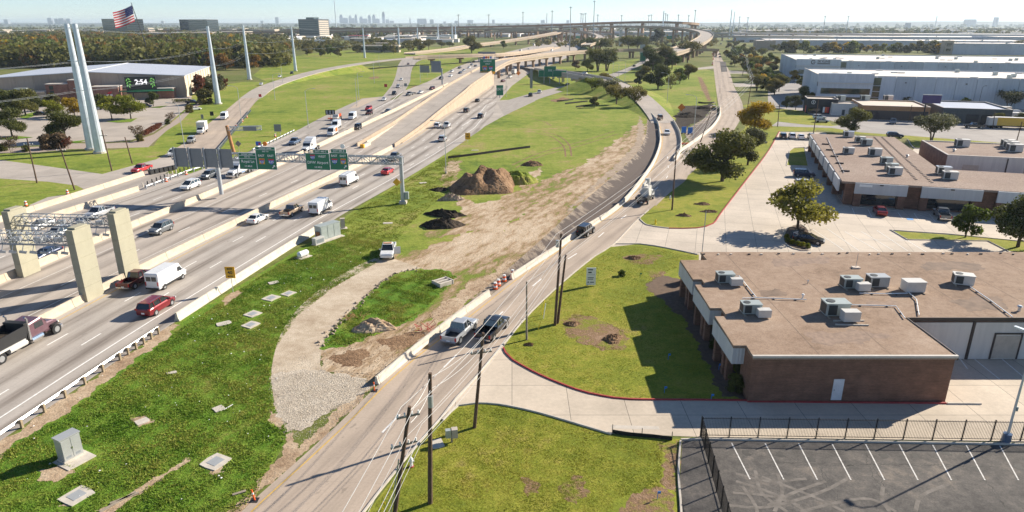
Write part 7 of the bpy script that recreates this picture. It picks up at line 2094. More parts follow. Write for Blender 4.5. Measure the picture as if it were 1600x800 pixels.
# ------------------------------------------------------------------ overhead signs
def shield(t, x, y, z, s, num, orange=False):
 if orange: MB().box(x - s * .62, x + s * .62, y + .005, y + .015, z - s * .62, z + s * .6).build('route_plate', 'sign_yellow', t)
 mb = MB(); o = [(-.5,.5),(-.2,.42),(0,.5),(.2,.42),(.5,.5),(.56,.1),(.4,-.3),(0,-.6),(-.4,-.3),(-.56,.1)]
 mb.add([(x + s * a, y, z + s * b) for a, b in o],[tuple(range(10))]); sh = mb.build('route_shield', 'sign_blue', t)
 mb = MB(); mb.add([(x + s * a, y - .006, z + s * b) for a, b in ((-.5,.5),(-.2,.42),(0,.5),(.2,.42),(.5,.5),(.55,.2),(-.55,.2))],[tuple(range(7))]); mb.build('shield_top', 'sign_red', sh)
 text('route_number', num, s * .62, 'sign_white', sh,(x, y - .012, z - s * .12),(math.pi / 2,0,0), bold=.01)
def arrow(t, x, y, z, s):
 mb = MB(); mb.bar((x - s * .5, y, z - s * .5),(x + s * .2, y, z + s * .2),.03, s * .28)
 mb.add([(x + s * .5, y, z + s * .5),(x - s * .2, y, z + s * .45),(x + s * .45, y, z - s * .2)],[(0,1,2)]); mb.build('arrow', 'sign_white', t)
def green_sign(label, loc, w, h, rz, lines=(), tab=None, name='guide_sign', shields=(), arr=None, bands=(), sc=1.0):
 t = thing(name, label, 'sign', loc, rz)
 t.scale = (sc, sc, sc)
 MB().box(-w / 2, w / 2,-.05,.05,0, h).build('panel', 'sign_green', t)
 mb = MB(); e = .07
 for (x0, x1, z0, z1) in ((-w / 2 - e, w / 2 + e,-e,-.003),(-w / 2 - e, w / 2 + e, h + .003, h + e),(-w / 2 - e,-w / 2 - .003,0, h),(w / 2 + .003, w / 2 + e,0, h)): mb.box(x0, x1,-.055,.04, z0, z1)
 for z in bands: mb.box(-w / 2, w / 2,-.062,-.052, z, z + .09)
 mb.build('border', 'sign_white', t)
 for s, x, z, size in lines:
  text('lettering', s, size, 'sign_white', t,(x,-.07, z),(math.pi / 2,0,0), bold=.012)
 if tab:
  tw_, tx, s = tab
  o = MB().box(tx - tw_ / 2, tx + tw_ / 2,-.05,.05, h + .12, h + .12 + .78).build('exit_tab', 'sign_green', t)
  MB().box(tx - tw_ / 2 - .05, tx + tw_ / 2 + .05,-.03,.04, h + .075, h + .95).build('tab_border', 'sign_white', o)
  text('tab_lettering', s,.62, 'sign_white', o,(tx,-.07, h + .51),(math.pi / 2,0,0), bold=.012)
 for x, z, s, num, og in shields: shield(t, x,-.075, z, s, num, og)
 if arr: arrow(t, arr[0],-.08, arr[1], arr[2])
 return t
gR = G(630,318)
gL = Vector(((347 - 800) / F * (131 * CP + 33 * SP),131,0))
GZ = 7.75
def zat(py, y):
 dy = (400 - py) / F
 return CAM_H + (-SP + dy * CP) * y / (CP + dy * SP)
t = thing('sign_gantry', 'long steel sign gantry spanning the highway on two posts', 'gantry', gR)
q = gL - gR
MB().cyl((0,0,0),(0,0, GZ + 1.4),.42,.36,14).build('post', 'gantry_steel', t)
MB().box(-.7,.7,-.7,.7,0,.5).build('footing', 'concrete', t)
MB().cyl((q.x, q.y,.8),(q.x, q.y, GZ + .2),.42,.36,14).build('post', 'gantry_steel', t)
ext = q * 1.24
mb = MB(); truss(mb, Vector((.3,0, GZ)), Vector((ext.x, ext.y, GZ)),1.35,1.2,30,.11)
mb.build('truss', 'dull_steel', t)
cab_ = MB().box(.45,1.15,-.3,.35,.9,2.3).build('control_box', 'hvac', t)
MB().rbox((-.9,-.75,4.4),(1.1,.06,1.1),0, math.pi / 4).build('diamond_sign', 'sign_yellow', t)
GA = math.atan2(-q.y,-q.x)
def on_truss(px):
 """where the sight line crosses the gantry line"""
 d = G(px,255,8.5); v = d.xy; w = (gL - gR).xy; o = gR.xy
 den = v.x * w.y - v.y * w.x
 s = (o.x * w.y - o.y * w.x) / den
 return v * s
def sign_at(px, py): p = on_truss(px); n_ = Vector((math.sin(GA),-math.cos(GA))) * .8; return Vector((p.x + n_.x, p.y + n_.y, zat(py, p.y + n_.y)))
green_sign('green express exit sign for Royal Ln, leftmost of four', sign_at(391,264),4.3,3.9, GA,(('EXPRESS LANES',0,3.6,.42),('EXIT TO',0,2.95,.38),('Royal Ln',0,1.85,.95),('1/2 MILE',0,.7,.55)), bands=(2.5,3.25), sc=0.8)
t5 = green_sign('tall green express sign with two East shields and an arrow', sign_at(420,264.5),4.9,5.4, GA,(('EXPRESS LANES',0,5.1,.45),('EXIT TO',0,4.35,.42),('EAST',-1.15,3.3,.72),('EAST',1.2,3.3,.72)), shields=((-1.15,1.95,1.1, '635', True),(1.2,1.95,1.35, '635', False)), arr=(1.7,.7,.75), bands=(4.72,), sc=0.8)
o = MB().box(-2.2,-.9,-.04,.04,5.7,6.7).build('toll_emblem', 'sign_blue', t5); MB().box(-1.5,-.95,-.06,-.045,5.9,6.4).build('emblem_patch', 'sign_red', o)
MB().cyl((.1,-.06,6.2),(.1,.06,6.2),.55, n=16).build('round_emblem', 'sign_orange', t5)
green_sign('wide green exit sign reading DFW Airport', sign_at(499.5,265),6.0,4.0, GA,(('WEST',1.2,3.25,.75),('DFW Airport',0,1.75,.95),('1/2 MILE',0,.6,.55)),(3.8,1.0, 'EXIT 440 C'), shields=((-1.2,3.15,1.15, '635', False),), sc=0.78)
t6 = green_sign('green exit sign with two East shields, rightmost of four', sign_at(532.5,265),4.5,4.1, GA,(('EAST',-1.1,3.4,.72),('EAST',1.1,3.4,.72)),(3.8,0.1, 'EXIT 440 B'), shields=((-1.1,2.1,1.3, '635', False),(1.1,2.1,1.05, '635', True)), arr=(1.5,.75,.75), sc=0.78)
MB().cyl((1.2,-.05,5.75),(1.2,.05,5.75),.58, n=16).build('round_emblem', 'sign_white', t6)
pS = sign_at(322,259)
t = thing('reversed_sign', 'row of grey sign backs at the left end of the gantry', 'sign', pS, GA)
for k in range(4):
 MB().box(-6.2 + k * 3.1,-3.2 + k * 3.1,-.03,.03,-.3,3.4).build('back_panel', 'sign_back', t)
 MB().box(-5.9 + k * 3.1,-5.6 + k * 3.1,-.25,-.04,-.6,3.6).build('bracket', 'dull_steel', t)
# rusty sign arm left of it
b = G(366,241); t = thing('cantilever_gantry', 'rusty orange cantilever post with a truss arm and signs', 'gantry', b)
MB().cyl((0,0,0),(-1.0,0,7.6),.48,.4,12).build('post', 'weathered_steel', t)
mb = MB(); truss(mb,(-.7,0,6.3),(7.5,1.5,6.3),1.0,.9,10,.07); mb.build('truss', 'gantry_steel', t)
MB().box(3.5,7.0,-.6,-.5,6.3,7.4).build('sign_panel', 'sign_back', t)
# medium signs
def post_sign(label, px, py, h, w, hh, m, posts=1, rz=0.0, diamond=False, name='road_sign', pm='galvanised', txt=()):
 t = thing(name, label, 'sign', G(px, py), rz)
 for k in range(posts):
  x = 0 if posts == 1 else (-w * .3 if k == 0 else w * .3)
  MB().cyl((x,.08,0),(x,.08, h + hh * .9),.05, n=6).build('post', pm, t)
 if diamond:
  d = hh / 2; mb = MB(); mb.add([(0,-.03, h),(d,-.03, h + d),(0,-.03, h + 2 * d),(-d,-.03, h + d),(0,.03, h),(d,.03, h + d),(0,.03, h + 2 * d),(-d,.03, h + d)],[(0,1,2,3),(7,6,5,4),(0,4,5,1),(1,5,6,2),(2,6,7,3),(3,7,4,0)]); o = mb.build('panel', m, t)
 else: o = MB().box(-w / 2, w / 2,-.03,.03, h, h + hh).build('panel', m, t)
 for s, z, size, tm in txt: text('lettering', s, size, tm, o,(0,-.045, z),(math.pi / 2,0,0), bold=.015)
 return t
post_sign('yellow exit speed sign reading 40 beside the pale barrier',364,457,2.0,1.25,1.55, 'sign_yellow', txt=(('EXIT',3.25,.34, 'sign_black'),('40',2.75,.62, 'sign_black'),('M.P.H.',2.25,.26, 'sign_black')))
post_sign('orange-yellow exit speed sign by the near lanes beyond the lamp post',731,222,.8,1.5,1.9, 'sign_yellow', txt=(('EXIT',2.3,.4, 'sign_black'),('45',1.6,.8, 'sign_black')))
post_sign('white business sign with small print on the front lawn',923,447,.15,1.25,2.45, 'sign_white',2, name='property_sign')
t = bpy.data.objects['property_sign']
mb = MB(); mb.box(-.45,.2,-.04,-.032,2.25,2.4); mb.box(-.4,.05,-.04,-.032,1.85,2.05); mb.box(-.5,.5,-.04,-.032,1.6,1.63); mb.box(-.45,.35,-.04,-.032,1.15,1.25); mb.box(-.45,.3,-.04,-.032,.95,1.02); mb.box(-.45,-.25,-.04,-.032,.5,.65); mb.box(-.1,.4,-.04,-.032,.5,.62)
mb.build('small_print', 'slate_stucco', t)
for lab, px, py, h, s, m in (('yellow diamond sign standing on the express ramp',742,122,1.5,3.0, 'sign_yellow'),('orange diamond sign by the dug soil',1064,178,1.0,3.0, 'sign_orange'),('orange diamond sign under the express ramp',834,101,2.0,2.6, 'sign_orange'),('orange diamond sign by the gore guardrail',810,122,1.6,3.0, 'sign_orange'),('grey diamond sign back on the field corner',374,238,1.5,1.7, 'sign_back')):
 post_sign(lab, px, py, h, s, s, m, diamond=True)
for lab, px, py, h, w, hh, m, n in (('pair-posted grey sign back on the far verge',435,212,1.3,2.2,2.2, 'sign_back',2),('red wrong-way disc sign by the left frontage road',407,155,1.0,1.3,1.3, 'sign_red',1),('red wrong-way sign near the service road',603,139,1.0,1.6,1.6, 'sign_red',1),('grey sign back at the tip of the service road gore',634,138,1.0,1.6,1.6, 'sign_back',1),('wide grey sign back in the middle field',664,121,3.0,6.0,4.4, 'sign_back',2),('dark sign back on the arena grass',332,186,1.2,1.3,1.5, 'sign_black',1),('small pale sign on the arena grass',317,190,1.0,.9,1.5, 'sign_back',1),('tall grey sign behind the gore, beside the teal signs',830,141,1,1.4,10.0, 'sign_back',1)):
 post_sign(lab, px, py, h, w, hh, m, n)
green_sign('green express ramp sign with yellow band and small emblems', G(762,116,6.0) - Vector((0,0,0)),8.6,8.2,0.15,(('EXPRESS',0,7.0,1.2),('ONLY',0,5.6,1.0)), shields=((-1.6,3.4,2.0, '35', True),(1.8,3.4,2.0, '635', False)))
t = bpy.data.objects['guide_sign.004'] if 'guide_sign.004' in bpy.data.objects else None
if t:
 MB().box(-4.3,4.3,-.08,-.055,.1,1.5).build('yellow_band', 'sign_yellow', t); MB().cyl((-3.4,.3,-6),(-3.4,.3,2),.3, n=8).build('post', 'dull_steel', t)
 for k, m in enumerate(('sign_blue', 'sign_red', 'sign_orange', 'sign_blue')): MB().box(-2.4 + k * 1.25,-1.4 + k * 1.25,-.05,.05,8.5,9.7).build('emblem', m, t)
for lab, px, py, w, h, z in (('small green exit number sign at the exit point',781,153,3.2,4.6,1.2),('left green panel of the teal sign group',850,131,6.4,3.6,4.0),('middle and tallest green panel of the teal sign group',859,131,6.8,5.8,4.0),('right green panel of the teal sign group',874,131,7.8,3.4,4.0),('green sign on the exit road before the trees',1004,99,5,7,2.0),('far green sign under the tall mast',903,64,9,4.5,5),('far green sign beside the orange crane',1046,66.5,12,6,6),('far green sign before the flyover piers',1007,60,9,5,5),('small far green sign left of the pale tower',965,61,6,5,6),('far green panel on the tall pylon',1082,45.5,7,4,24)):
 t = green_sign(lab, G(px, py) + Vector((0,0,0)), w, h,0.1)
 t.location.z = z
 MB().cyl((0,.2,-z),(0,.2, h * .5),.22, n=8).build('post', 'dull_steel', t)
 if h > 4.4 and py > 120:
  text('lettering', 'EXIT' if w < 4 else '35E',1.6, 'sign_white', t,(0,-.1, h * .6),(math.pi / 2,0,0))
p = G(804,90,7.5); t = thing('white_panel', 'pale vertical panel on the right part of the express ramp', 'sign', G(1003,88)); MB().box(-2.6,2.6,-.1,.1,2,12).build('panel', 'hvac', t); MB().cyl((0,.2,0),(0,.2,3),.2, n=8).build('post', 'dull_steel', t)
t = thing('pale_tower', 'pale slab tower standing between the dark trees', 'tower', G(969,72)); MB().box(-2.2,2.2,-2,2,0,23).build('shaft', 'hvac_white', t); MB().box(-2.4,2.4,-2.2,2.2,23.003,24).build('cap', 'hvac', t)
t = thing('frame_sign', 'grey frame sign by the far traffic', 'sign', G(764,96)); MB().box(-10,6,-.2,.2,6,8.5).build('panel', 'sign_back', t)
for x in (-9.5,5.5): MB().cyl((x,.4,0),(x,.4,7),.35, n=8).build('post', 'dull_steel', t)
t = thing('message_sign', 'grey sign back with lattice frame over the far lanes', 'sign', G(691,132)); MB().box(-6,-.4,-.2,.2,7,13).build('panel', 'sign_back', t); MB().cyl((0,0,0),(0,0,9),.4, n=8).build('post', 'dull_steel', t)
mb = MB(); truss(mb,(-7,.3,6.8),(0,.3,6.8),1.3,.8,5,.12); mb.build('truss', 'dull_steel', t)
t = thing('advert_panel', 'blank purple billboard above the gap between the shops', 'billboard', G(1449,190), RZ3); MB().box(-2.9,2.9,-.2,.2,6.4,9.2).build('panel', 'sign_purple', t); MB().cyl((-1.5,.3,0),(-1.5,.3,7),.2, n=8).build('post', 'dark_steel', t); MB().box(-3,3,-.25,.3,9.203,9.4).build('top_trim', 'hvac_white', t)
# ------------------------------------------------------------------ fences
def iron_fence(label, a, b, h, n, top=None):
 a, b = Vector(a), Vector(b); t = thing('iron_fence', label, 'fence', a)
 d = b - a
 pm = MB().box(-.04,.04,-.04,.04,0, h + .08).mesh('post', 'fence_black')
 for i in range(n + 1):
  o = ob('post', pm, t); o.location = d * (i / n); o.rotation_euler = (0,0, math.atan2(d.y, d.x))
 for i in range(n):
  p, q = d * (i / n), d * ((i + 1) / n)
  for z in (.15, h - .12): MB().bar(p + Vector((0,0, z)), q + Vector((0,0, z)),.04).build('rail', 'fence_black', t)
  mb = MB(); m_ = max(4, int((q - p).length / .125))
  for k in range(1, m_): c = p.lerp(q, k / m_); mb.bar(c + Vector((0,0,.08)), c + Vector((0,0, h)),.018)
  mb.build('pickets', 'fence_black', t, kind='stuff')
 return t
fA, fB = G(1094,682), G(1640,689.5)
iron_fence('black iron fence between the driveway and the asphalt lot', fA, fB,1.9,12)
fC = G(1142,850)
iron_fence('black mesh fence running down the left side of the asphalt lot', fA + Vector((.02,-.15,0)), fC,1.9,7)
for lab, pts in (('low black silt fence at the top of the corner lawn',[(957,676.5),(985,681),(1020,684),(1050,688)]),('black silt fence across the construction field',[(700,248),(740,243),(790,236),(828,231)]),('black silt fence strip below the row of trees, lowest',[(900,168),(915,166),(930,164)]),('black silt fence strip below the row of trees, middle',[(883,163),(900,161),(918,159)]),('black silt fence strip below the row of trees, upper',[(870,159),(883,158),(896,156)]),('black silt fence at the end of the fresh paving',[(1091,161),(1103,162),(1116,161)])):
 P = spline(WL(pts),.7); t0 = P[0]
 mb = MB(); sweep(mb,[p - t0 for p in P],[(-.04,0),(-.02,.34 if 'corner lawn' in lab else .62),(.02,.34 if 'corner lawn' in lab else .62),(.04,0)])
 t = thing('silt_fence', lab, 'fence', t0); mb.build('fabric', 'black_cloth', t)
 n = int(plen(P) / 1.8)
 for k in range(n + 1):
  p, a = along(P, plen(P) * k / max(1, n)); p = p - t0
  MB().box(p.x - .03, p.x + .03, p.y + .05, p.y + .11,0,.8).build('stake', 'grey_timber', t)
# ------------------------------------------------------------------ cabinets, pads, small roadside things
def at_t(name, label, cat, px, py, rz=0.0, group=None): return thing(name, label, cat, G(px, py), rz, group)
t = at_t('utility_cabinet', 'tall grey double-door cabinet on a concrete pad on the near verge', 'cabinet',112,716, dirp((98,722),(130,705)))
MB().box(-.75,.75,-.45,.45,.25,2.15).build('casing', 'cabinet', t); MB().box(-.82,.82,-.52,.52,2.152,2.24).build('lid', 'cabinet', t)
MB().box(-.8,.8,-.5,.5,.08,.248).build('plinth', 'concrete', t)
MB().box(-1.1,1.1,-1.5,.7,0,.08).build('pad', 'concrete', t)
for x in (-.37,.37):
 d = MB().box(x - .35, x + .35,-.475,-.452,.35,2.05).build('door', 'cabinet', t); MB().box(x - .05 * (1 if x > 0 else -1) - (.3 if x > 0 else -.3) - .03, x - .05 * (1 if x > 0 else -1) - (.3 if x > 0 else -.3) + .03,-.51,-.476,1.1,1.3).build('handle', 'chrome', d)
 MB().box(x - .2, x + .2,-.48,-.476,.42,.62).build('louvre', 'dull_steel', d)
t = at_t('utility_cabinet', 'large pale green roadside cabinet above the pale barrier', 'cabinet',513,372, math.radians(55))
MB().box(-2.0,2.0,-.75,.75,.2,2.4).build('casing', 'hvac', t); MB().box(-2.15,2.15,-1.5,.85,0,.198).build('pad', 'concrete', t); MB().box(-2.05,2.05,-.8,.8,2.402,2.5).build('lid', 'hvac', t)
for x in (-1.3,0,1.3): MB().box(x - .6, x + .6,-.79,-.752,.35,2.3).build('door', 'hvac', t)
MB().box(-2.3,-2.002,-.5,.2,.6,1.6).build('meter_box', 'rust', t)
t = at_t('generator_box', 'low white box beside the large roadside cabinet', 'cabinet',498,381, math.radians(55)); MB().box(-.9,.9,-.45,.45,.1,1.1).build('casing', 'hvac_white', t); MB().box(-1,1,-.55,.55,0,.098).build('pad', 'concrete', t); MB().box(-.7,.7,-.47,-.452,.3,.9).build('grille', 'dull_steel', t)
t = at_t('pedestal_box', 'narrow tan pedestal right of the large roadside cabinet', 'cabinet',536,357,.3); MB().box(-.35,.35,-.3,.3,0.1,1.7).build('casing', 'door_tan', t); MB().box(-.7,.7,-.6,.6,0,.098).build('pad', 'concrete', t); MB().box(-.4,.4,-.35,.35,1.703,1.8).build('lid', 'door_tan', t)
t = at_t('gas_tank', 'white horizontal tank on the verge below the cabinets', 'tank',474,402, math.radians(60)); MB().cyl((-.75,0,.6),(.75,0,.6),.45, n=16).build('vessel', 'plastic_white', t); MB().cyl((-1.0,0,.6),(-.752,0,.6),.2,.45,16).build('dome', 'plastic_white', t); MB().cyl((.752,0,.6),(1.0,0,.6),.45,.2,16).build('dome', 'plastic_white', t); MB().box(-1.1,1.1,-.8,.8,0,.1).build('pad', 'concrete', t)
for x in (-.5,.5): MB().box(x - .08, x + .08,-.3,.3,.1,.3).build('saddle', 'dull_steel', t)
def pad(label, px, py, w, d, rz, cover=True, name='inspection_pad'):
 t = at_t(name, label, 'manhole', px, py, rz)
 mb = MB(); rr4 = random.Random(px * 7 + py); poly = []
 for i,(x, y) in enumerate(((-1,-1),(0,-1.05),(1,-1),(1.04,0),(1,1),(0,1.03),(-1,1),(-1.05,0))): poly.append((x * w / 2 * rr4.uniform(.92,1.08), y * d / 2 * rr4.uniform(.92,1.08)))
 mb.prism(poly,0,.09); mb.build('collar', 'concrete', t)
 if cover: MB().box(-w * .27, w * .27,-d * .29, d * .29,.093,.11).build('cover', 'cabinet', t)
A_R = math.radians(62)
pad('concrete pad with steel cover, nearest the bottom left corner',120,775,1.8,1.7, A_R); pad('concrete pad with steel cover, below the tall cabinet to its right',337,722,1.8,1.7, A_R)
pad('concrete pad with steel cover, right of the upper pair',451,459,1.5,1.3, A_R); pad('concrete pad with steel cover, left of the upper pair',424,466,1.7,1.6, A_R); pad('concrete pad with steel cover, top of the middle pair',395,491,1.6,1.5, A_R); pad('concrete pad with steel cover, bottom of the middle pair',392,508,1.6,1.5, A_R)
pad('bare broken slab left of the middle pair of pads',350,506,1.5,1.0,.6, False); pad('bare slab above the upper pair of pads',428,442,1.3,.9,.6, False); pad('bare slab in the grass above the tall cabinet',222,659,1.0,.9,.8, False); pad('bare slab with loose sticks on the verge',342,639,.9,.9,.8, False); pad('small white slab near the guardrail',268,583,.9,.45,.5, False); pad('white slab on the grass by the gantry post',606,349,1.5,.8,.1, False); pad('white slab left of the small black pile',661,286,1.5,1.0,.4, False); pad('white slab near the silt fence',742,235,1.8,.8,.1, False); pad('concrete pad under the pedestal on the corner lawn',683,694,1.0,1.2,.4, False)
for lab, px, py, rz, L in (('longer of two pale boards in the near verge',185,785,1.0,2.6),('shorter of two pale boards in the near verge',195,779,0.7,1.9),('short board near the leaning orange tube',374,771,.5,.95),('white stick beside the bare slab',357,637,1.1,1.0)):
 MB().rbox((0,0,.06),(L,.22 if 'stick' not in lab else .06,.08), rz).build('loose_board', 'grey_timber' if 'stick' not in lab else 'plastic_white', label=lab, cat='board').location = G(px, py)
# traffic barrels and tubes
def barrel(label, px, py, group=None, s=1.0):
 t = at_t('traffic_barrel', label, 'barrel', px, py,0, group)
 t.scale = (s, s, s); prof = [(.3,.05),(.29,.3),(.26,.31),(.255,.55),(.23,.56),(.225,.8),(.2,.81),(.19,1.0)]
 for k,(r, z) in enumerate(prof[:-1:2]):
  MB().cyl((0,0, z),(0,0, prof[2 * k + 1][1]), r, prof[2 * k + 1][0],12).build('orange_band' if k % 2 == 0 else 'white_band', 'safety_orange' if k % 2 == 0 else 'sign_white', t)
 MB().cyl((0,0,0),(0,0,.048),.4, n=12).build('base', 'black_plastic', t)
for lab, px, py in (('orange barrel nearest the end of the white barrier row, front one',774,452),('orange barrel just behind the front one at the barrier gap',779,447),('orange barrel third in the gap between the barriers',788,440),('orange barrel farthest in the gap between the barriers',801,432),('orange barrel on the corner grass by the cross street pole',106,304),('orange barrel at the lower tip of the corner grass',41,322),('orange barrel behind the silver pickup',147,330),('upper orange barrel at the left frontage guardrail',386,184),('middle orange barrel at the left frontage guardrail',379,190),('lower orange barrel at the left frontage guardrail',369,199),('fallen orange barrel on the far verge',430,214),('orange barrel beside the low white rail, upper',291,281 - 8),('orange barrel beside the low white rail, lower',260,284)):
 barrel(lab, px, py)
for i,(px, py) in enumerate(((1113,85),(1114,88.5),(1114.5,93),(1113,101))): barrel('orange barrel in the file at the left of the far frontage road', px, py, 'barrels along the far frontage road',2.2)
def tube(label, px, py, lean=0.0):
 t = at_t('channelizer_tube', label, 'traffic tube', px, py)
 MB().cyl((0,0,.05),(lean,0,.95),.07,.06,8).build('tube', 'safety_orange', t); MB().cyl((lean * .55,0,.55),(lean * .7,0,.7),.076, n=8).build('band', 'sign_white', t); MB().box(-.28,.28,-.28,.28,0,.05).build('base', 'black_plastic', t)
tube('leaning orange tube at the bottom edge of the verge',398,782,-.12); tube('orange tube at the end of the white barrier row',585,611)
for k,(px, py) in enumerate(((1068,209),(1078,210))):
 t = at_t('barricade',['left blue barricade beside the lamp post', 'right blue barricade beside the lamp post'][k], 'barricade', px, py,.3); MB().box(-.8,.8,-.1,.1,.3,2.2).build('board', 'tarp_blue', t)
 for s in (-.6,.6): MB().box(s - .06, s + .06,-.4,.4,0,.3).build('foot', 'dark_steel', t)
for k, px in enumerate((1067,1073)): MB().rbox((0,0,.25),(1.2,.4,.5),.2).build('water_barrier', 'safety_orange', label='%s low orange block behind the ramp barrier' % ('left', 'right')[k], cat='barrier').location = G(px,226)
# hydrants
def hydrant(label, px, py, m):
 t = at_t('fire_hydrant', label, 'hydrant', px, py)
 MB().cyl((0,0,0),(0,0,.7),.13,.12,10).build('barrel', m, t); MB().cyl((0,0,.7),(0,0,.9),.15,.05,10).build('bonnet', m, t); MB().cyl((-.22,0,.5),(.22,0,.5),.06, n=8).build('nozzle', m, t); MB().cyl((0,0,0),(0,0,.08),.2, n=10).build('flange', 'red_kerb' if 'white' in label else m, t)
hydrant('white fire hydrant at the road edge of the corner lawn',643,729, 'plastic_white'); hydrant('yellow fire hydrant on the tip of the island lawn',1024,350, 'safety_yellow'); hydrant('white standpipe beside the slim pole on the island lawn',1047,312, 'plastic_white')
t = at_t('utility_box', 'grey and tan meter boxes on a stake in the corner lawn', 'utility box',706,691,.2); MB().box(-.08,.08,-.06,.06,0,.6).build('stake', 'grey_timber', t); MB().box(-.5,-.04,-.2,.2,.55,1.25).build('grey_box', 'hvac', t); MB().box(.0,.5,-.25,.25,.5,1.3).build('tan_box', 'door_tan', t)
for lab, px, py, m in (('blue marker flag nearest the canopies',1123,578, 'tarp_blue'),('blue marker flag in the building shade',1044,562, 'tarp_blue'),('blue marker flag by the red kerb, left',1038,614, 'tarp_blue'),('blue marker flag by the red kerb, right',1111,626, 'tarp_blue'),('blue marker flag on the corner lawn',1027,780, 'tarp_blue'),('green stake on the front lawn',1000,434, 'sign_green'),('yellow stake among the near guy wires',598,797, 'safety_yellow')):
 t = at_t('marker_flag', lab, 'marker', px, py); MB().cyl((0,0,0),(0,0,.7),.025, n=5).build('stake', m, t); MB().box(0,.22,-.02,.02,.5,.7).build('flag', m, t)
t = at_t('notice_stone', 'grey angled sign stone in the round maple bed', 'sign',1240,373,.5); MB().rbox((0,0,.75),(1.5,.4,1.3),0,0).build('slab', 'slate_stucco', t)
for k in range(4): MB().box(-.6,.6,-.23,-.202,.35 + k * .25,.5 + k * .25).build('line_of_print', 'sign_white', t)
bed = WL([(1224,370),(1232,356),(1250,352),(1262,360),(1268,384),(1262,392),(1240,389),(1226,380)])
mb = MB(); mb.prism([(p.x, p.y) for p in bed],0,.12); mb.build('maple_bed', 'mulch', kind='structure'); kerb('kerb', spline(bed + [bed[0]],1), 'kerb', bpy.data.objects['maple_bed'])
t = at_t('stone_bench', 'low dark bench on the lawn right of the oaks', 'bench',1193,224); MB().box(-1,1,-.35,.35,.3,.55).build('seat', 'slate_stucco', t)
for x in (-.7,.7): MB().box(x - .15, x + .15,-.3,.3,0,.3).build('leg', 'concrete', t)
t = at_t('roller', 'yellow road roller at the head of the fresh paving', 'machine',1115,172,1.3); MB().cyl((-1.2,-.8,.6),(-1.2,.8,.6),.6, n=14).build('drum', 'dark_steel', t); MB().box(-.6,1.6,-.75,.75,.7,1.7).build('body', 'paint_yellow', t); MB().box(-.4,.9,-.7,.7,2.6,2.75).build('canopy', 'paint_yellow', t)
for x, y in ((-.3,-.6),(-.3,.6),(.8,-.6),(.8,.6)): MB().bar((x, y,1.7),(x, y,2.6),.08).build('strut', 'dark_steel', t)
for s in (-1,1): MB().cyl((1.0, s * .55,.5),(1.0, s * .95,.5),.5, n=12).build('wheel', 'tyre', t)
t = thing('crane', 'yellow crane boom by the far green sign', 'machine', G(1046,66)); MB().bar((4,0,3),(-6,0,14),1.4).build('boom', 'paint_yellow', t); MB().box(2,8,-2,2,0,4).build('body', 'paint_yellow', t)
# culvert by the loop
t = at_t('culvert', 'concrete culvert block with two dark slots in the loop island', 'culvert',692,444,.75)
for y in (-.75,0,.75): MB().box(-1.0,1.0, y - .16, y + .16,0,.55).build('wall', 'concrete', t)
MB().box(-1.0,1.0,-.58,.58,-.1,.05).build('floor', 'dark_soil', t); MB().box(-1.15,-1.003,-.95,.95,0,.6).build('headwall', 'concrete', t); MB().box(1.003,1.15,-.95,.95,0,.6).build('headwall', 'concrete', t)


# ------------------------------------------------------------------ spoil heaps
def heap(label, px, py, a, b, h, m, rz=0.0, seed=0, name='spoil_heap', ridge=1.0, n=26, rough=.16):
 rng = np.random.default_rng(seed)
 p = G(px, py); mb = MB()
 k = rng.uniform(0,6.28,14); fx = rng.uniform(1.0,5.5,14); fy = rng.uniform(1.0,5.5,14)
 for j in range(n + 1):
  for i in range(n + 1):
   x, y = -1 + 2 * i / n,-1 + 2 * j / n
   r = math.hypot(x, y)
   if r > 1: x, y = x / max(1, r * .98), y / max(1, r * .98)
   r = min(1.0, math.hypot(x, y))
   w = sum(math.sin(fx[q] * x * 3 + fy[q] * y * 3 + k[q]) for q in range(14)) / 14
   z = h * ((1 - r ** 1.7) ** .9 if r < 1 else 0) * (1 + .55 * w) + rough * (1 - r * .6) * rng.normal() * .55
   mb.v.append((x * a * (1 + .22 * math.sin(3 * math.atan2(y, x) + k[0])), y * b * (1 + .2 * math.sin(2 * math.atan2(y, x) + k[1])), max(z,-.02) + (.0 if r < .97 else -.05)))
 for j in range(n):
  for i in range(n): q = j * (n + 1) + i; mb.f.append((q, q + 1, q + n + 2, q + n + 1))
 me = mb.mesh(name, m)
 return ob(name, me, None, label, 'heap', loc=p, rz=rz)
heap('largest brown earth heap on the construction field',762,292,6.4,8.2,4.1, 'brown_dirt',-.5,1, n=64, rough=.16)
heap('grassy-sided heap right of the largest one',806,285,4.2,3.6,2.5, 'field',.2,2)
heap('black soil heap nearest the dirt lot',690,354,3.6,2.2,1.4, 'dark_soil',.1,3)
heap('long low black heap behind the nearest one',696,337,3.8,1.4,1.1, 'dark_soil',-.2,4)
heap('small flat black heap by the silt fence end',687,297,2.0,1.4,.5, 'dark_soil',0,5)
heap('pale rubble heap beside the largest heap',704,312,2.4,1.4,1.0, 'rubble',.2,6, rough=.5)
heap('small brown heap at the field edge',833,258,2.6,1.6,1.0, 'brown_dirt',0,7, rough=.3)
heap('pale gravel heap in the loop island',583,512,2.4,1.7,1.0, 'dirt',-.1,8, rough=.12)
heap('dark heap in the dug soil by the orange diamond',1078,182,6.0,4.5,1.4, 'dark_soil',.3,9)
heap('second dark heap near the roller',1100,170,4.0,2.5,.9, 'dark_soil',0,10)
heap('small brown mound left of the paired poles',893,507,1.0,.7,.3, 'brown_dirt',.2,11, rough=.1)
heap('small brown mound right in the bare patch of lawn',957,530,1.3,1.0,.4, 'brown_dirt',.6,12)
heap('tiny brown mound on the front lawn',990,404,1.2,.7,.3, 'brown_dirt',0,13)
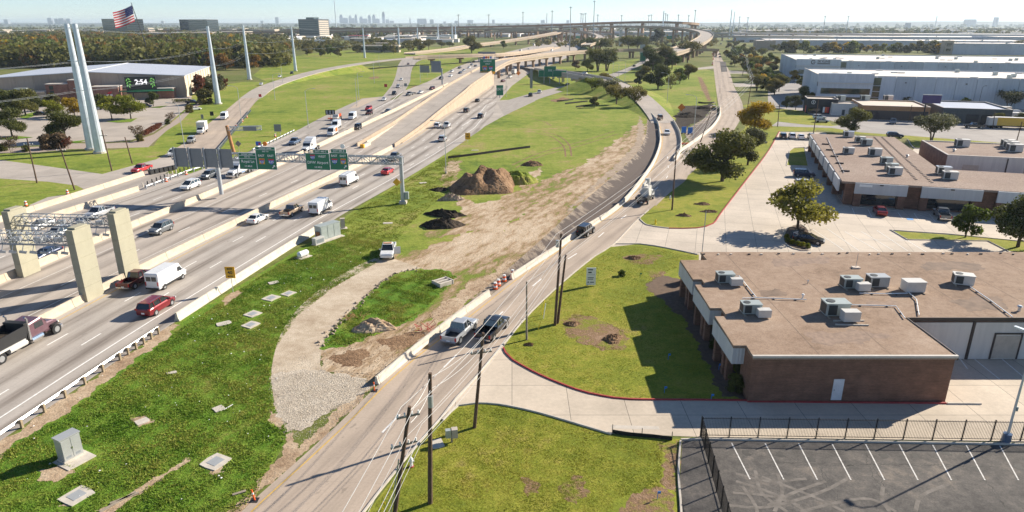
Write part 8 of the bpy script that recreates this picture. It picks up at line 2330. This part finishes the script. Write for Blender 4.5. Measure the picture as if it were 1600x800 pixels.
heap('brown mound at the foot of the short grey pole',827,539,.55,.4,.2, 'brown_dirt',0,14)
heap('upper bare mound on the island lawn tip',1098,319,1.6,.9,.3, 'brown_dirt',0,15)
heap('left bare mound on the island lawn tip',1068,337,1.4,.9,.35, 'brown_dirt',0,16)
heap('right bare mound on the island lawn tip',1109,331,1.7,.9,.3, 'brown_dirt',0,17)
# tangled orange netting by the barrier and the island
rngn = random.Random(3)
for lab, px, py in (('tangle of red-orange rods behind the white barrier row',666,517),('tangle of red-orange rods beside the pale gravel heap',556,500)):
 mb = MB()
 for k in range(26):
  a = Vector((rngn.uniform(-1.1,1.1), rngn.uniform(-.7,.7), rngn.uniform(0,.5))); mb.bar(a, a + Vector((rngn.uniform(-.8,.8), rngn.uniform(-.6,.6), rngn.uniform(-.1,.7))),.035)
 o = mb.build('rod_tangle', 'sign_red' if 'barrier' in lab else 'orange_fascia', label=lab, cat='debris'); o.location = G(px, py)
# stones along the loop island and the gravel spread
STONE = []
for k in range(5):
 rng = np.random.default_rng(40 + k); bm = bmesh.new(); bmesh.ops.create_icosphere(bm, subdivisions=1, radius=1)
 for v in bm.verts: v.co *= rng.uniform(.7,1.15); v.co.z *= .65
 me = bpy.data.meshes.new('stone'); bm.to_mesh(me); bm.free(); me.materials.append(MATS['rubble']); STONE.append(me)
P = spline(WL([(655,421),(620,428),(590,448),(575,462),(556,480),(540,496),(520,515),(508,530),(502,545)]),1)
edge = plen(P); s = 0
while s < edge:
 p, a = along(P, s)
 o = ob('edging_stone', R.choice(STONE), None, 'broken stone in the rough edging round the loop island', 'stone', 'stones edging the loop island')
 o.location = (p.x + R.uniform(-.5,.5), p.y + R.uniform(-.5,.5),.08); k = R.uniform(.09,.24); o.scale = (k * R.uniform(.8,1.5), k, k); o.rotation_euler = (R.random(), R.random(), R.random() * 6)
 s += R.uniform(.28,.5)
def scatter(poly, n, seed, exclude=()):
 rng = np.random.default_rng(seed); W = np.array([(p.x, p.y) for p in WL(poly)])
 x0, y0 = W.min(0); x1, y1 = W.max(0)
 xs, ys = [],[]; tot = 0
 while tot < n:
  x = rng.uniform(x0, x1, n * 2); y = rng.uniform(y0, y1, n * 2)
  k = inside(x, y, W)
  for e in exclude: k &= ~inside(x, y, np.array([(p.x, p.y) for p in WL(e)]))
  xs.append(x[k]); ys.append(y[k]); tot += k.sum()
  if len(xs) > 40: break
 return np.concatenate(xs)[:n], np.concatenate(ys)[:n], rng
def pebbles(name, poly, n, size, m, seed, z=.02):
 x, y, rng = scatter(poly, n, seed); n = len(x)
 base = np.array([(-1,-1,0),(1,-1,0),(0,1.2,0),(0,0,1.1)], float); fs = np.array([(0,1,3),(1,2,3),(2,0,3)])
 a = rng.uniform(0,6.28, n); s = size * rng.uniform(.4,1.5, n)
 v = base[None] * s[:, None, None]; c, sn = np.cos(a)[:, None], np.sin(a)[:, None]
 vx = v[:, :,0] * c - v[:, :,1] * sn + x[:, None]; vy = v[:, :,0] * sn + v[:, :,1] * c + y[:, None]; vz = v[:, :,2] + z
 V = np.stack([vx, vy, vz],2).reshape(-1,3); Fc = (fs[None] + 4 * np.arange(n)[:, None, None]).reshape(-1,3)
 o = ob(name, fast_mesh(name, V, Fc, m)); o['kind'] = 'stuff'; return o
gs = [(425,590),(505,578),(520,586),(575,594),(576,604),(545,628),(500,652),(470,672),(446,676),(440,655),(430,630)]
pebbles('loose_gravel', gs,11000,.033, 'white_gravel',21,.02)
pebbles('scattered_gravel',[(424,570),(506,545),(530,575),(590,595),(585,615),(540,648),(480,690),(440,688),(425,640),(418,600)],3500,.028, 'white_gravel',24,.02)
pebbles('dirt_clods',[(505,560),(560,520),(640,512),(700,470),(760,440),(800,410),(860,365),(850,385),(760,455),(690,505),(640,545),(590,592),(540,590)],900,.05, 'brown_dirt',22,.03)
pebbles('verge_litter',[(0,700),(270,510),(500,380),(600,400),(440,520),(430,640),(400,770),(330,800),(0,800)],90,.06, 'plastic_white',23,.1)
# ------------------------------------------------------------------ grass
def grass(name, poly, n, h, m, seed, blades=3, w=.035, exclude=(), clump=0.0, near=None):
 x, y, rng = scatter(poly, n, seed, exclude); n = len(x)
 if clump:
  f = np.sin(x * .9 + 1.3 * np.sin(y * .55)) * np.sin(y * .8 + 1.1 * np.sin(x * .45 + 1)) + .7 * np.sin(x * 2.3 + y * 1.1) * np.sin(y * 2.0 - x * .7)
  hh = h * np.clip(.8 + clump * f,.15,3)
 else: hh = np.full(n, h)
 x = np.repeat(x, blades) + rng.normal(0,.06, n * blades); y = np.repeat(y, blades) + rng.normal(0,.06, n * blades)
 hh = np.repeat(hh, blades) * rng.uniform(.5,1.4, n * blades); N = n * blades
 a = rng.uniform(0,6.28, N); ww = w * rng.uniform(.6,1.6, N); lx, ly = rng.normal(0,.45, N) * hh, rng.normal(0,.45, N) * hh
 V = np.empty((N,3,3)); V[:,0] = np.stack([x - np.cos(a) * ww, y - np.sin(a) * ww, np.zeros(N)],1); V[:,1] = np.stack([x + np.cos(a) * ww, y + np.sin(a) * ww, np.zeros(N)],1); V[:,2] = np.stack([x + lx, y + ly, hh],1)
 o = ob(name, fast_mesh(name, V.reshape(-1,3), np.arange(3 * N).reshape(N,3), m)); o['kind'] = 'stuff'
 o['label'] = name.replace('_', ' ') + ' on the ground'; o['category'] = 'grass'
 return o
BARE = [[(150,800),(205,770),(262,735),(292,716),(296,722),(250,750),(205,782),(170,806)],[(58,735),(92,728),(120,738),(90,752),(64,750)],[(325,732),(345,728),(352,738),(332,742)],[(205,652),(226,650),(240,660),(215,668)],[(90,790),(110,784),(106,800),(92,802)],[(420,640),(442,650),(440,672),(424,662)],[(345,470),(372,452),(378,458),(352,478)]]
for pts in BARE: sheet('bare_earth_patch', pts,0.018, 'dirt', rough=0.22)
pads_ex = BARE + [[(92,712),(118,690),(165,705),(128,738)],[(88,780),(120,758),(150,768),(120,796)],[(310,728),(333,705),(365,715),(340,740)],[(405,470),(425,455),(444,464),(424,476)],[(432,462),(452,450),(468,458),(450,468)],[(375,512),(392,498),(411,507),(394,518)],[(376,494),(396,481),(414,490),(396,501)]]
grassmat('grass_verge',[(0.36,(0.085,0.185,0.015)),(0.45,(0.165,0.262,0.03)),(0.52,(0.25,0.305,0.048)),(0.61,(0.33,0.32,0.07)),(0.67,(0.4,0.31,0.16))])
grassmat('grass_field',[(0.36,(0.16,0.21,0.026)),(0.5,(0.23,0.27,0.036)),(0.66,(0.32,0.29,0.06))])
grassmat('grass_lawn',[(0.36,(0.15,0.2,0.02)),(0.47,(0.26,0.28,0.032)),(0.57,(0.37,0.33,0.052)),(0.66,(0.37,0.27,0.1))])
grass('verge_grass',[(-90,860),(-90,790),(0,712),(70,668),(150,616),(230,556),(285,512),(410,430),(530,356),(600,376),(620,395),(600,404),(520,450),(464,494),(428,548),(422,580),(428,640),(450,676),(398,770),(350,830)],60000,.13, 'grass_verge',31,3,.045, pads_ex,.5)
grass('loop_grass',[(510,540),(525,515),(560,480),(590,452),(620,430),(655,423),(690,423),(712,432),(698,448),(680,466),(662,486),(626,506),(590,519),(545,539)],9000,.15, 'grass_verge',32,3,.045,[[(560,520),(583,490),(612,518)]],.7)
grass('field_edge_grass',[(530,350),(572,320),(630,286),(697,244),(720,240),(700,300),(640,350),(615,385),(560,400)],16000,.1, 'grass_field',33,3,.05,(),.7)
grass('corner_lawn_grass',[(694,662),(718,637),(745,632),(780,634),(830,645),(880,659),(955,682),(1035,690),(1035,760),(960,780),(940,860),(535,860),(592,782),(642,718)],40000,.04, 'grass_lawn',34,3,.035,(),.2)
grass('front_lawn_grass',[(965,385),(1000,385),(1040,391),(1090,402),(1030,432),(1010,446),(1070,500),(1130,622),(985,622),(940,616),(900,606),(845,584),(806,562),(792,543),(804,520),(836,488),(884,443),(932,404)],32000,.04, 'grass_lawn',35,3,.04,[[(885,500),(930,495),(985,528),(975,545),(905,535)]],.2)
# ------------------------------------------------------------------ far district
def far_block(label, px, py, w, d, h, wall, roof, group=None, rz=0.0, bands=0, name='building', win='glass'):
 p = G(px, py); t = thing(name, label, 'building', p, rz, group)
 MB().box(-w / 2, w / 2,0, d,0, h).build('wall', wall, t)
 MB().box(-w / 2 - .3, w / 2 + .3,-.3, d + .3, h + .003, h + .8).build('roof', roof, t)
 for k in range(bands):
  z = h * (k + .35) / bands
  MB().box(-w / 2 + 1, w / 2 - 1,-.25,-.01, z, z + h / bands * .5).build('window_band', win, t)
  MB().box(w / 2 + .01, w / 2 + .25,1, d - 1, z, z + h / bands * .5).build('window_band', win, t)
 return t
far_block('glassy tower behind the striped flag',182,58,74,60,44, 'blue_glass', 'dark_trim', rz=-.25, bands=8, name='office_tower')
far_block('broad glassy office block left of the second pylon',305,57,84,50,43, 'blue_glass', 'dark_trim', rz=-.2, bands=8, name='office_tower')
t = far_block('dark banded office tower before the far viaduct',484,60.5,52,46,42, 'slate_stucco', 'dark_trim', rz=-.28, bands=0, name='office_tower')
for k in range(9):
 MB().box(-24,24,-.3,-.01,2 + k * 4.4,4.2 + k * 4.4).build('window_band', 'blue_glass', t); MB().box(26.01,26.3,2,44,2 + k * 4.4,4.4 + k * 4.4).build('floor_band', 'roof_tan', t)
MB().box(-10,10,8,30,42.8,47).build('roof_house', 'blue_glass', t)
far_block('long tan parking building right of the flag',275,62,170,40,14, 'tan_wall', 'roof_tan', bands=3, rz=-.1, name='parking_building')
far_block('second tan low block near the yellow wall',345,60.5,120,40,15, 'tan_wall', 'roof_tan', bands=3, rz=-.1)
far_block('yellow-fronted low block between the office towers',310,61.5,40,30,12, 'sign_yellow', 'roof_tan', bands=2)
far_block('tan flat block at the left of the dark banded tower',410,57,70,40,18, 'tan_wall', 'roof_tan')
far_block('pale low house among trees below the flag',255,98,26,12,6, 'white_stucco', 'roof_tan', bands=1)
far_block('brown brick range beside the parking rows beyond the bridge',590,82,52,14,7.5, 'tan_wall', 'roof_tan', bands=1)
far_block('small tan building by the scattered park',600,78,30,14,8, 'tan_wall', 'roof_tan', bands=1)
far_block('shed with red roof sign before the pale industrial rows',560,63,40,20,9, 'white_stucco', 'sign_red', bands=1)
rb = random.Random(9)
WN = {'white_stucco': 'white', 'tan_wall': 'tan', 'tilt_wall_far': 'pale grey', 'brown_brick': 'brown'}
ZN = ['near the dark banded tower', 'below the city skyline', 'left of the lone tall tree', 'behind the climbing ramp']
for i in range(110):
 px = rb.uniform(420,900); py = rb.uniform(54.5,68 if px < 720 else 58)
 w = rb.uniform(14,55); h = rb.uniform(4,8)
 wl = rb.choice(list(WN)); zn = ZN[min(3, int((px - 420) / 120))]; lb = '%s flat-roofed shed in the industrial rows %s' % (WN[wl], zn)
 far_block(lb, px, py, w, rb.uniform(20,45), h, wl, rb.choice(['roof_white', 'roof_tan', 'roof_metal']), lb, rz=rb.uniform(-.25,.15), bands=0)
for i in range(34):
 px = rb.uniform(-60,420); py = rb.uniform(50,58)
 wl = rb.choice(list(WN)); lb = '%s low building beyond the wood, %s' % (WN[wl],['left of the twin pylon', 'behind the flag', 'right of the flag'][min(2, max(0, int(px / 130)))])
 far_block(lb, px, py, rb.uniform(30,120),40, rb.uniform(7,16), wl, rb.choice(['roof_white', 'roof_tan']), lb, rz=rb.uniform(-.2,.2))
for i in range(44):
 px = rb.uniform(900,1660); py = rb.uniform(46,57)
 wl = rb.choice(list(WN)[:3]); lb = '%s building on the far plain %s' % (WN[wl],['behind the flyovers', 'beyond the frontage road', 'above the long pale warehouse', 'at the far right'][min(3, int((px - 900) / 180))])
 far_block(lb, px, py, rb.uniform(60,260),80, rb.uniform(7,13), wl, 'roof_white', lb, rz=rb.uniform(-.3,.1))
# belts of distant trees
def belt(name, label, n, xf, yr, h, size, seed, m, q=24):
 rng = np.random.default_rng(seed)
 px = rng.uniform(xf[0], xf[1], n); py = yr[0] + (yr[1] - yr[0]) * rng.uniform(0,1, n)
 C = np.array([tuple(G(a, b)) for a, b in zip(px, py)])
 N = n * q
 dist = np.repeat(C[:,1], q)
 c = np.repeat(C, q,0); hh = np.repeat(h * rng.uniform(.6,1.3, n), q)
 d = rng.normal(size=(N,3)); d /= np.linalg.norm(d, axis=1)[:, None]
 d *= (rng.uniform(.45,1.05, N) ** .5)[:, None]; c = c + d * np.stack([hh * .62, hh * .62, hh * .5],1); c[:,2] += hh * .52
 a = rng.normal(size=(N,3)); a /= np.linalg.norm(a, axis=1)[:, None]; b = np.cross(a, rng.normal(size=(N,3))); b /= np.linalg.norm(b, axis=1)[:, None]
 s = (size * hh * rng.uniform(.5,1.3, N))[:, None]
 v = np.stack([c - a * s, c + b * s, c + a * s, c - b * s],1).reshape(-1,3)
 o = ob(name, fast_mesh(name, v, np.arange(4 * N).reshape(N,4), m)); o['kind'] = 'stuff'; o['label'] = label; o['category'] = 'trees'
belt('woodland', 'dark green mass of the wood behind the arena',430,(-80,330),(56,107),14,.1,61, 'leaf_dark',150)
belt('woodland', 'olive mass of the wood behind the arena',230,(-80,330),(56,107),15,.1,62, 'leaf_olive',150)
belt('woodland', 'autumn-brown mass of the wood behind the arena',90,(-80,330),(58,107),14,.1,63, 'leaf_orange',150)
belt('woodland', 'bright green scrub of the wood behind the arena',150,(-80,400),(58,106),14,.1,64, 'leaf_green',150)
belt('woodland', 'golden and rust crowns of the wood behind the arena',26,(-60,400),(60,106),13,.1,68, 'leaf_yellow',150)
belt('woodland', 'dark trees of the wood beside the left frontage road',130,(326,446),(64,106),12,.13,65, 'leaf_dark',90)
belt('woodland', 'olive trees of the wood beside the left frontage road',130,(326,450),(64,104),12,.13,66, 'leaf_olive',90)
belt('woodland', 'olive scrub among the park and sheds beyond the left bridge',90,(440,660),(64,80),9,.14,67, 'leaf_olive',70)
belt('distant_trees', 'distant trees of the left suburbs beyond the wood',900,(-90,640),(44,59),12,.3,51, 'leaf_dark')
belt('distant_trees', 'distant olive trees of the left suburbs',500,(-90,900),(43,58),11,.3,52, 'leaf_olive')
belt('distant_trees', 'distant trees of the far right plain',1100,(880,1700),(41.5,56),12,.3,53, 'leaf_dark')
belt('distant_trees', 'distant olive trees before the far right warehouses',420,(1080,1700),(47,58),11,.3,54, 'leaf_olive')
belt('distant_trees', 'farthest trees along the horizon',900,(-100,1700),(39.2,42.5),22,.4,55, 'leaf_dark')
belt('distant_trees', 'scrub among the interchange ramps',260,(840,1120),(58,74),6,.3,56, 'leaf_olive')
# low hills
def hills(name, D, amp, base, seed):
 rng = np.random.default_rng(seed); mb = MB(); n = 160
 ph = rng.uniform(0,6.28,8)
 top = [];
 for i in range(n + 1):
  x = -D * 1.1 + 2.2 * D * i / n
  z = base + amp * (sum(math.sin(x / D * (2 + 3.1 * k) + ph[k]) / (1 + .7 * k) for k in range(8)) / 3)
  if name == 'hills': z += amp * 1.3 * max(0, min(1,(x / D - .1) * 2))
  top.append((x, z))
 for x, z in top: mb.v += [(x, D - 900,-2),(x, D, max(z,3)),(x, D + 1500,-2)]
 for i in range(n): a = 3 * i; mb.f += [(a, a + 3, a + 4, a + 1),(a + 1, a + 4, a + 5, a + 2)]
 mb.build(name, 'hill', kind='structure', smooth=True)
hills('hills',9500,14,34,4)
hills('hills',14500,16,52,5)
# skyline and far towers
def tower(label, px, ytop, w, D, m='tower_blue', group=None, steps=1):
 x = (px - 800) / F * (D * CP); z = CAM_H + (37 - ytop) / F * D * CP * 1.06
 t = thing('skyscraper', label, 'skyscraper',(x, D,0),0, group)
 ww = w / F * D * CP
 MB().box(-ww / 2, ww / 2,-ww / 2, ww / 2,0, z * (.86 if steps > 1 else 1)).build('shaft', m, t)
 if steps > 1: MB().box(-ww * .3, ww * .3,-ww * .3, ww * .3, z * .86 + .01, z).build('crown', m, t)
DS = 15000
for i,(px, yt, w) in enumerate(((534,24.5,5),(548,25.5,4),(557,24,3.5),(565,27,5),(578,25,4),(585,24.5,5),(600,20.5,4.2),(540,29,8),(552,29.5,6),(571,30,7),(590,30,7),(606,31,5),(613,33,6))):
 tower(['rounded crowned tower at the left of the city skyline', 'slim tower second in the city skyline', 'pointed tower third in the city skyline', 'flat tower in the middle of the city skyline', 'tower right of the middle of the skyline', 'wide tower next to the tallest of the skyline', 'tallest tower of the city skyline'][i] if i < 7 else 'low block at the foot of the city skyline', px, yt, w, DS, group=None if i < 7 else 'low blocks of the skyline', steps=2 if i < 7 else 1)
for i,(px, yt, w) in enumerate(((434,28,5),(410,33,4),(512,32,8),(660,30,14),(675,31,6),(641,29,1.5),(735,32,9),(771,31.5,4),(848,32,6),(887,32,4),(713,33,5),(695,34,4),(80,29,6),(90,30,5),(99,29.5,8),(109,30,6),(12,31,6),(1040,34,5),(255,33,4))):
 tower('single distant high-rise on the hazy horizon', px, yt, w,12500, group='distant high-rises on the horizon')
for i,(px, yt, w) in enumerate(((1219 + 200,36,6),(1462,26,1.2),(1555,28,5),(1515,31,12))):
 tower(['grey block on the far right plain', 'thin leaning mast on the right horizon', 'water tower on the right horizon', 'low long block on the right horizon'][i], px, yt, w,5200 if i == 0 else 8000)
# haze
t0 = MB().box(-27000,27000,-2100,28500,-1.2,150)
hz = bpy.data.materials.new('haze_air'); hz.use_nodes = True
nt = hz.node_tree; nt.nodes.clear()
out = nt.nodes.new('ShaderNodeOutputMaterial'); pv = nt.nodes.new('ShaderNodeVolumePrincipled')
pv.inputs['Color'].default_value = (0.72,0.84,1.0,1); pv.inputs['Density'].default_value = 0.00006; pv.inputs['Anisotropy'].default_value = 0.25
nt.links.new(pv.outputs[0], out.inputs['Volume'])
me = t0.mesh('haze'); me.materials.append(hz)
hazeo = ob('haze', me, kind='stuff')
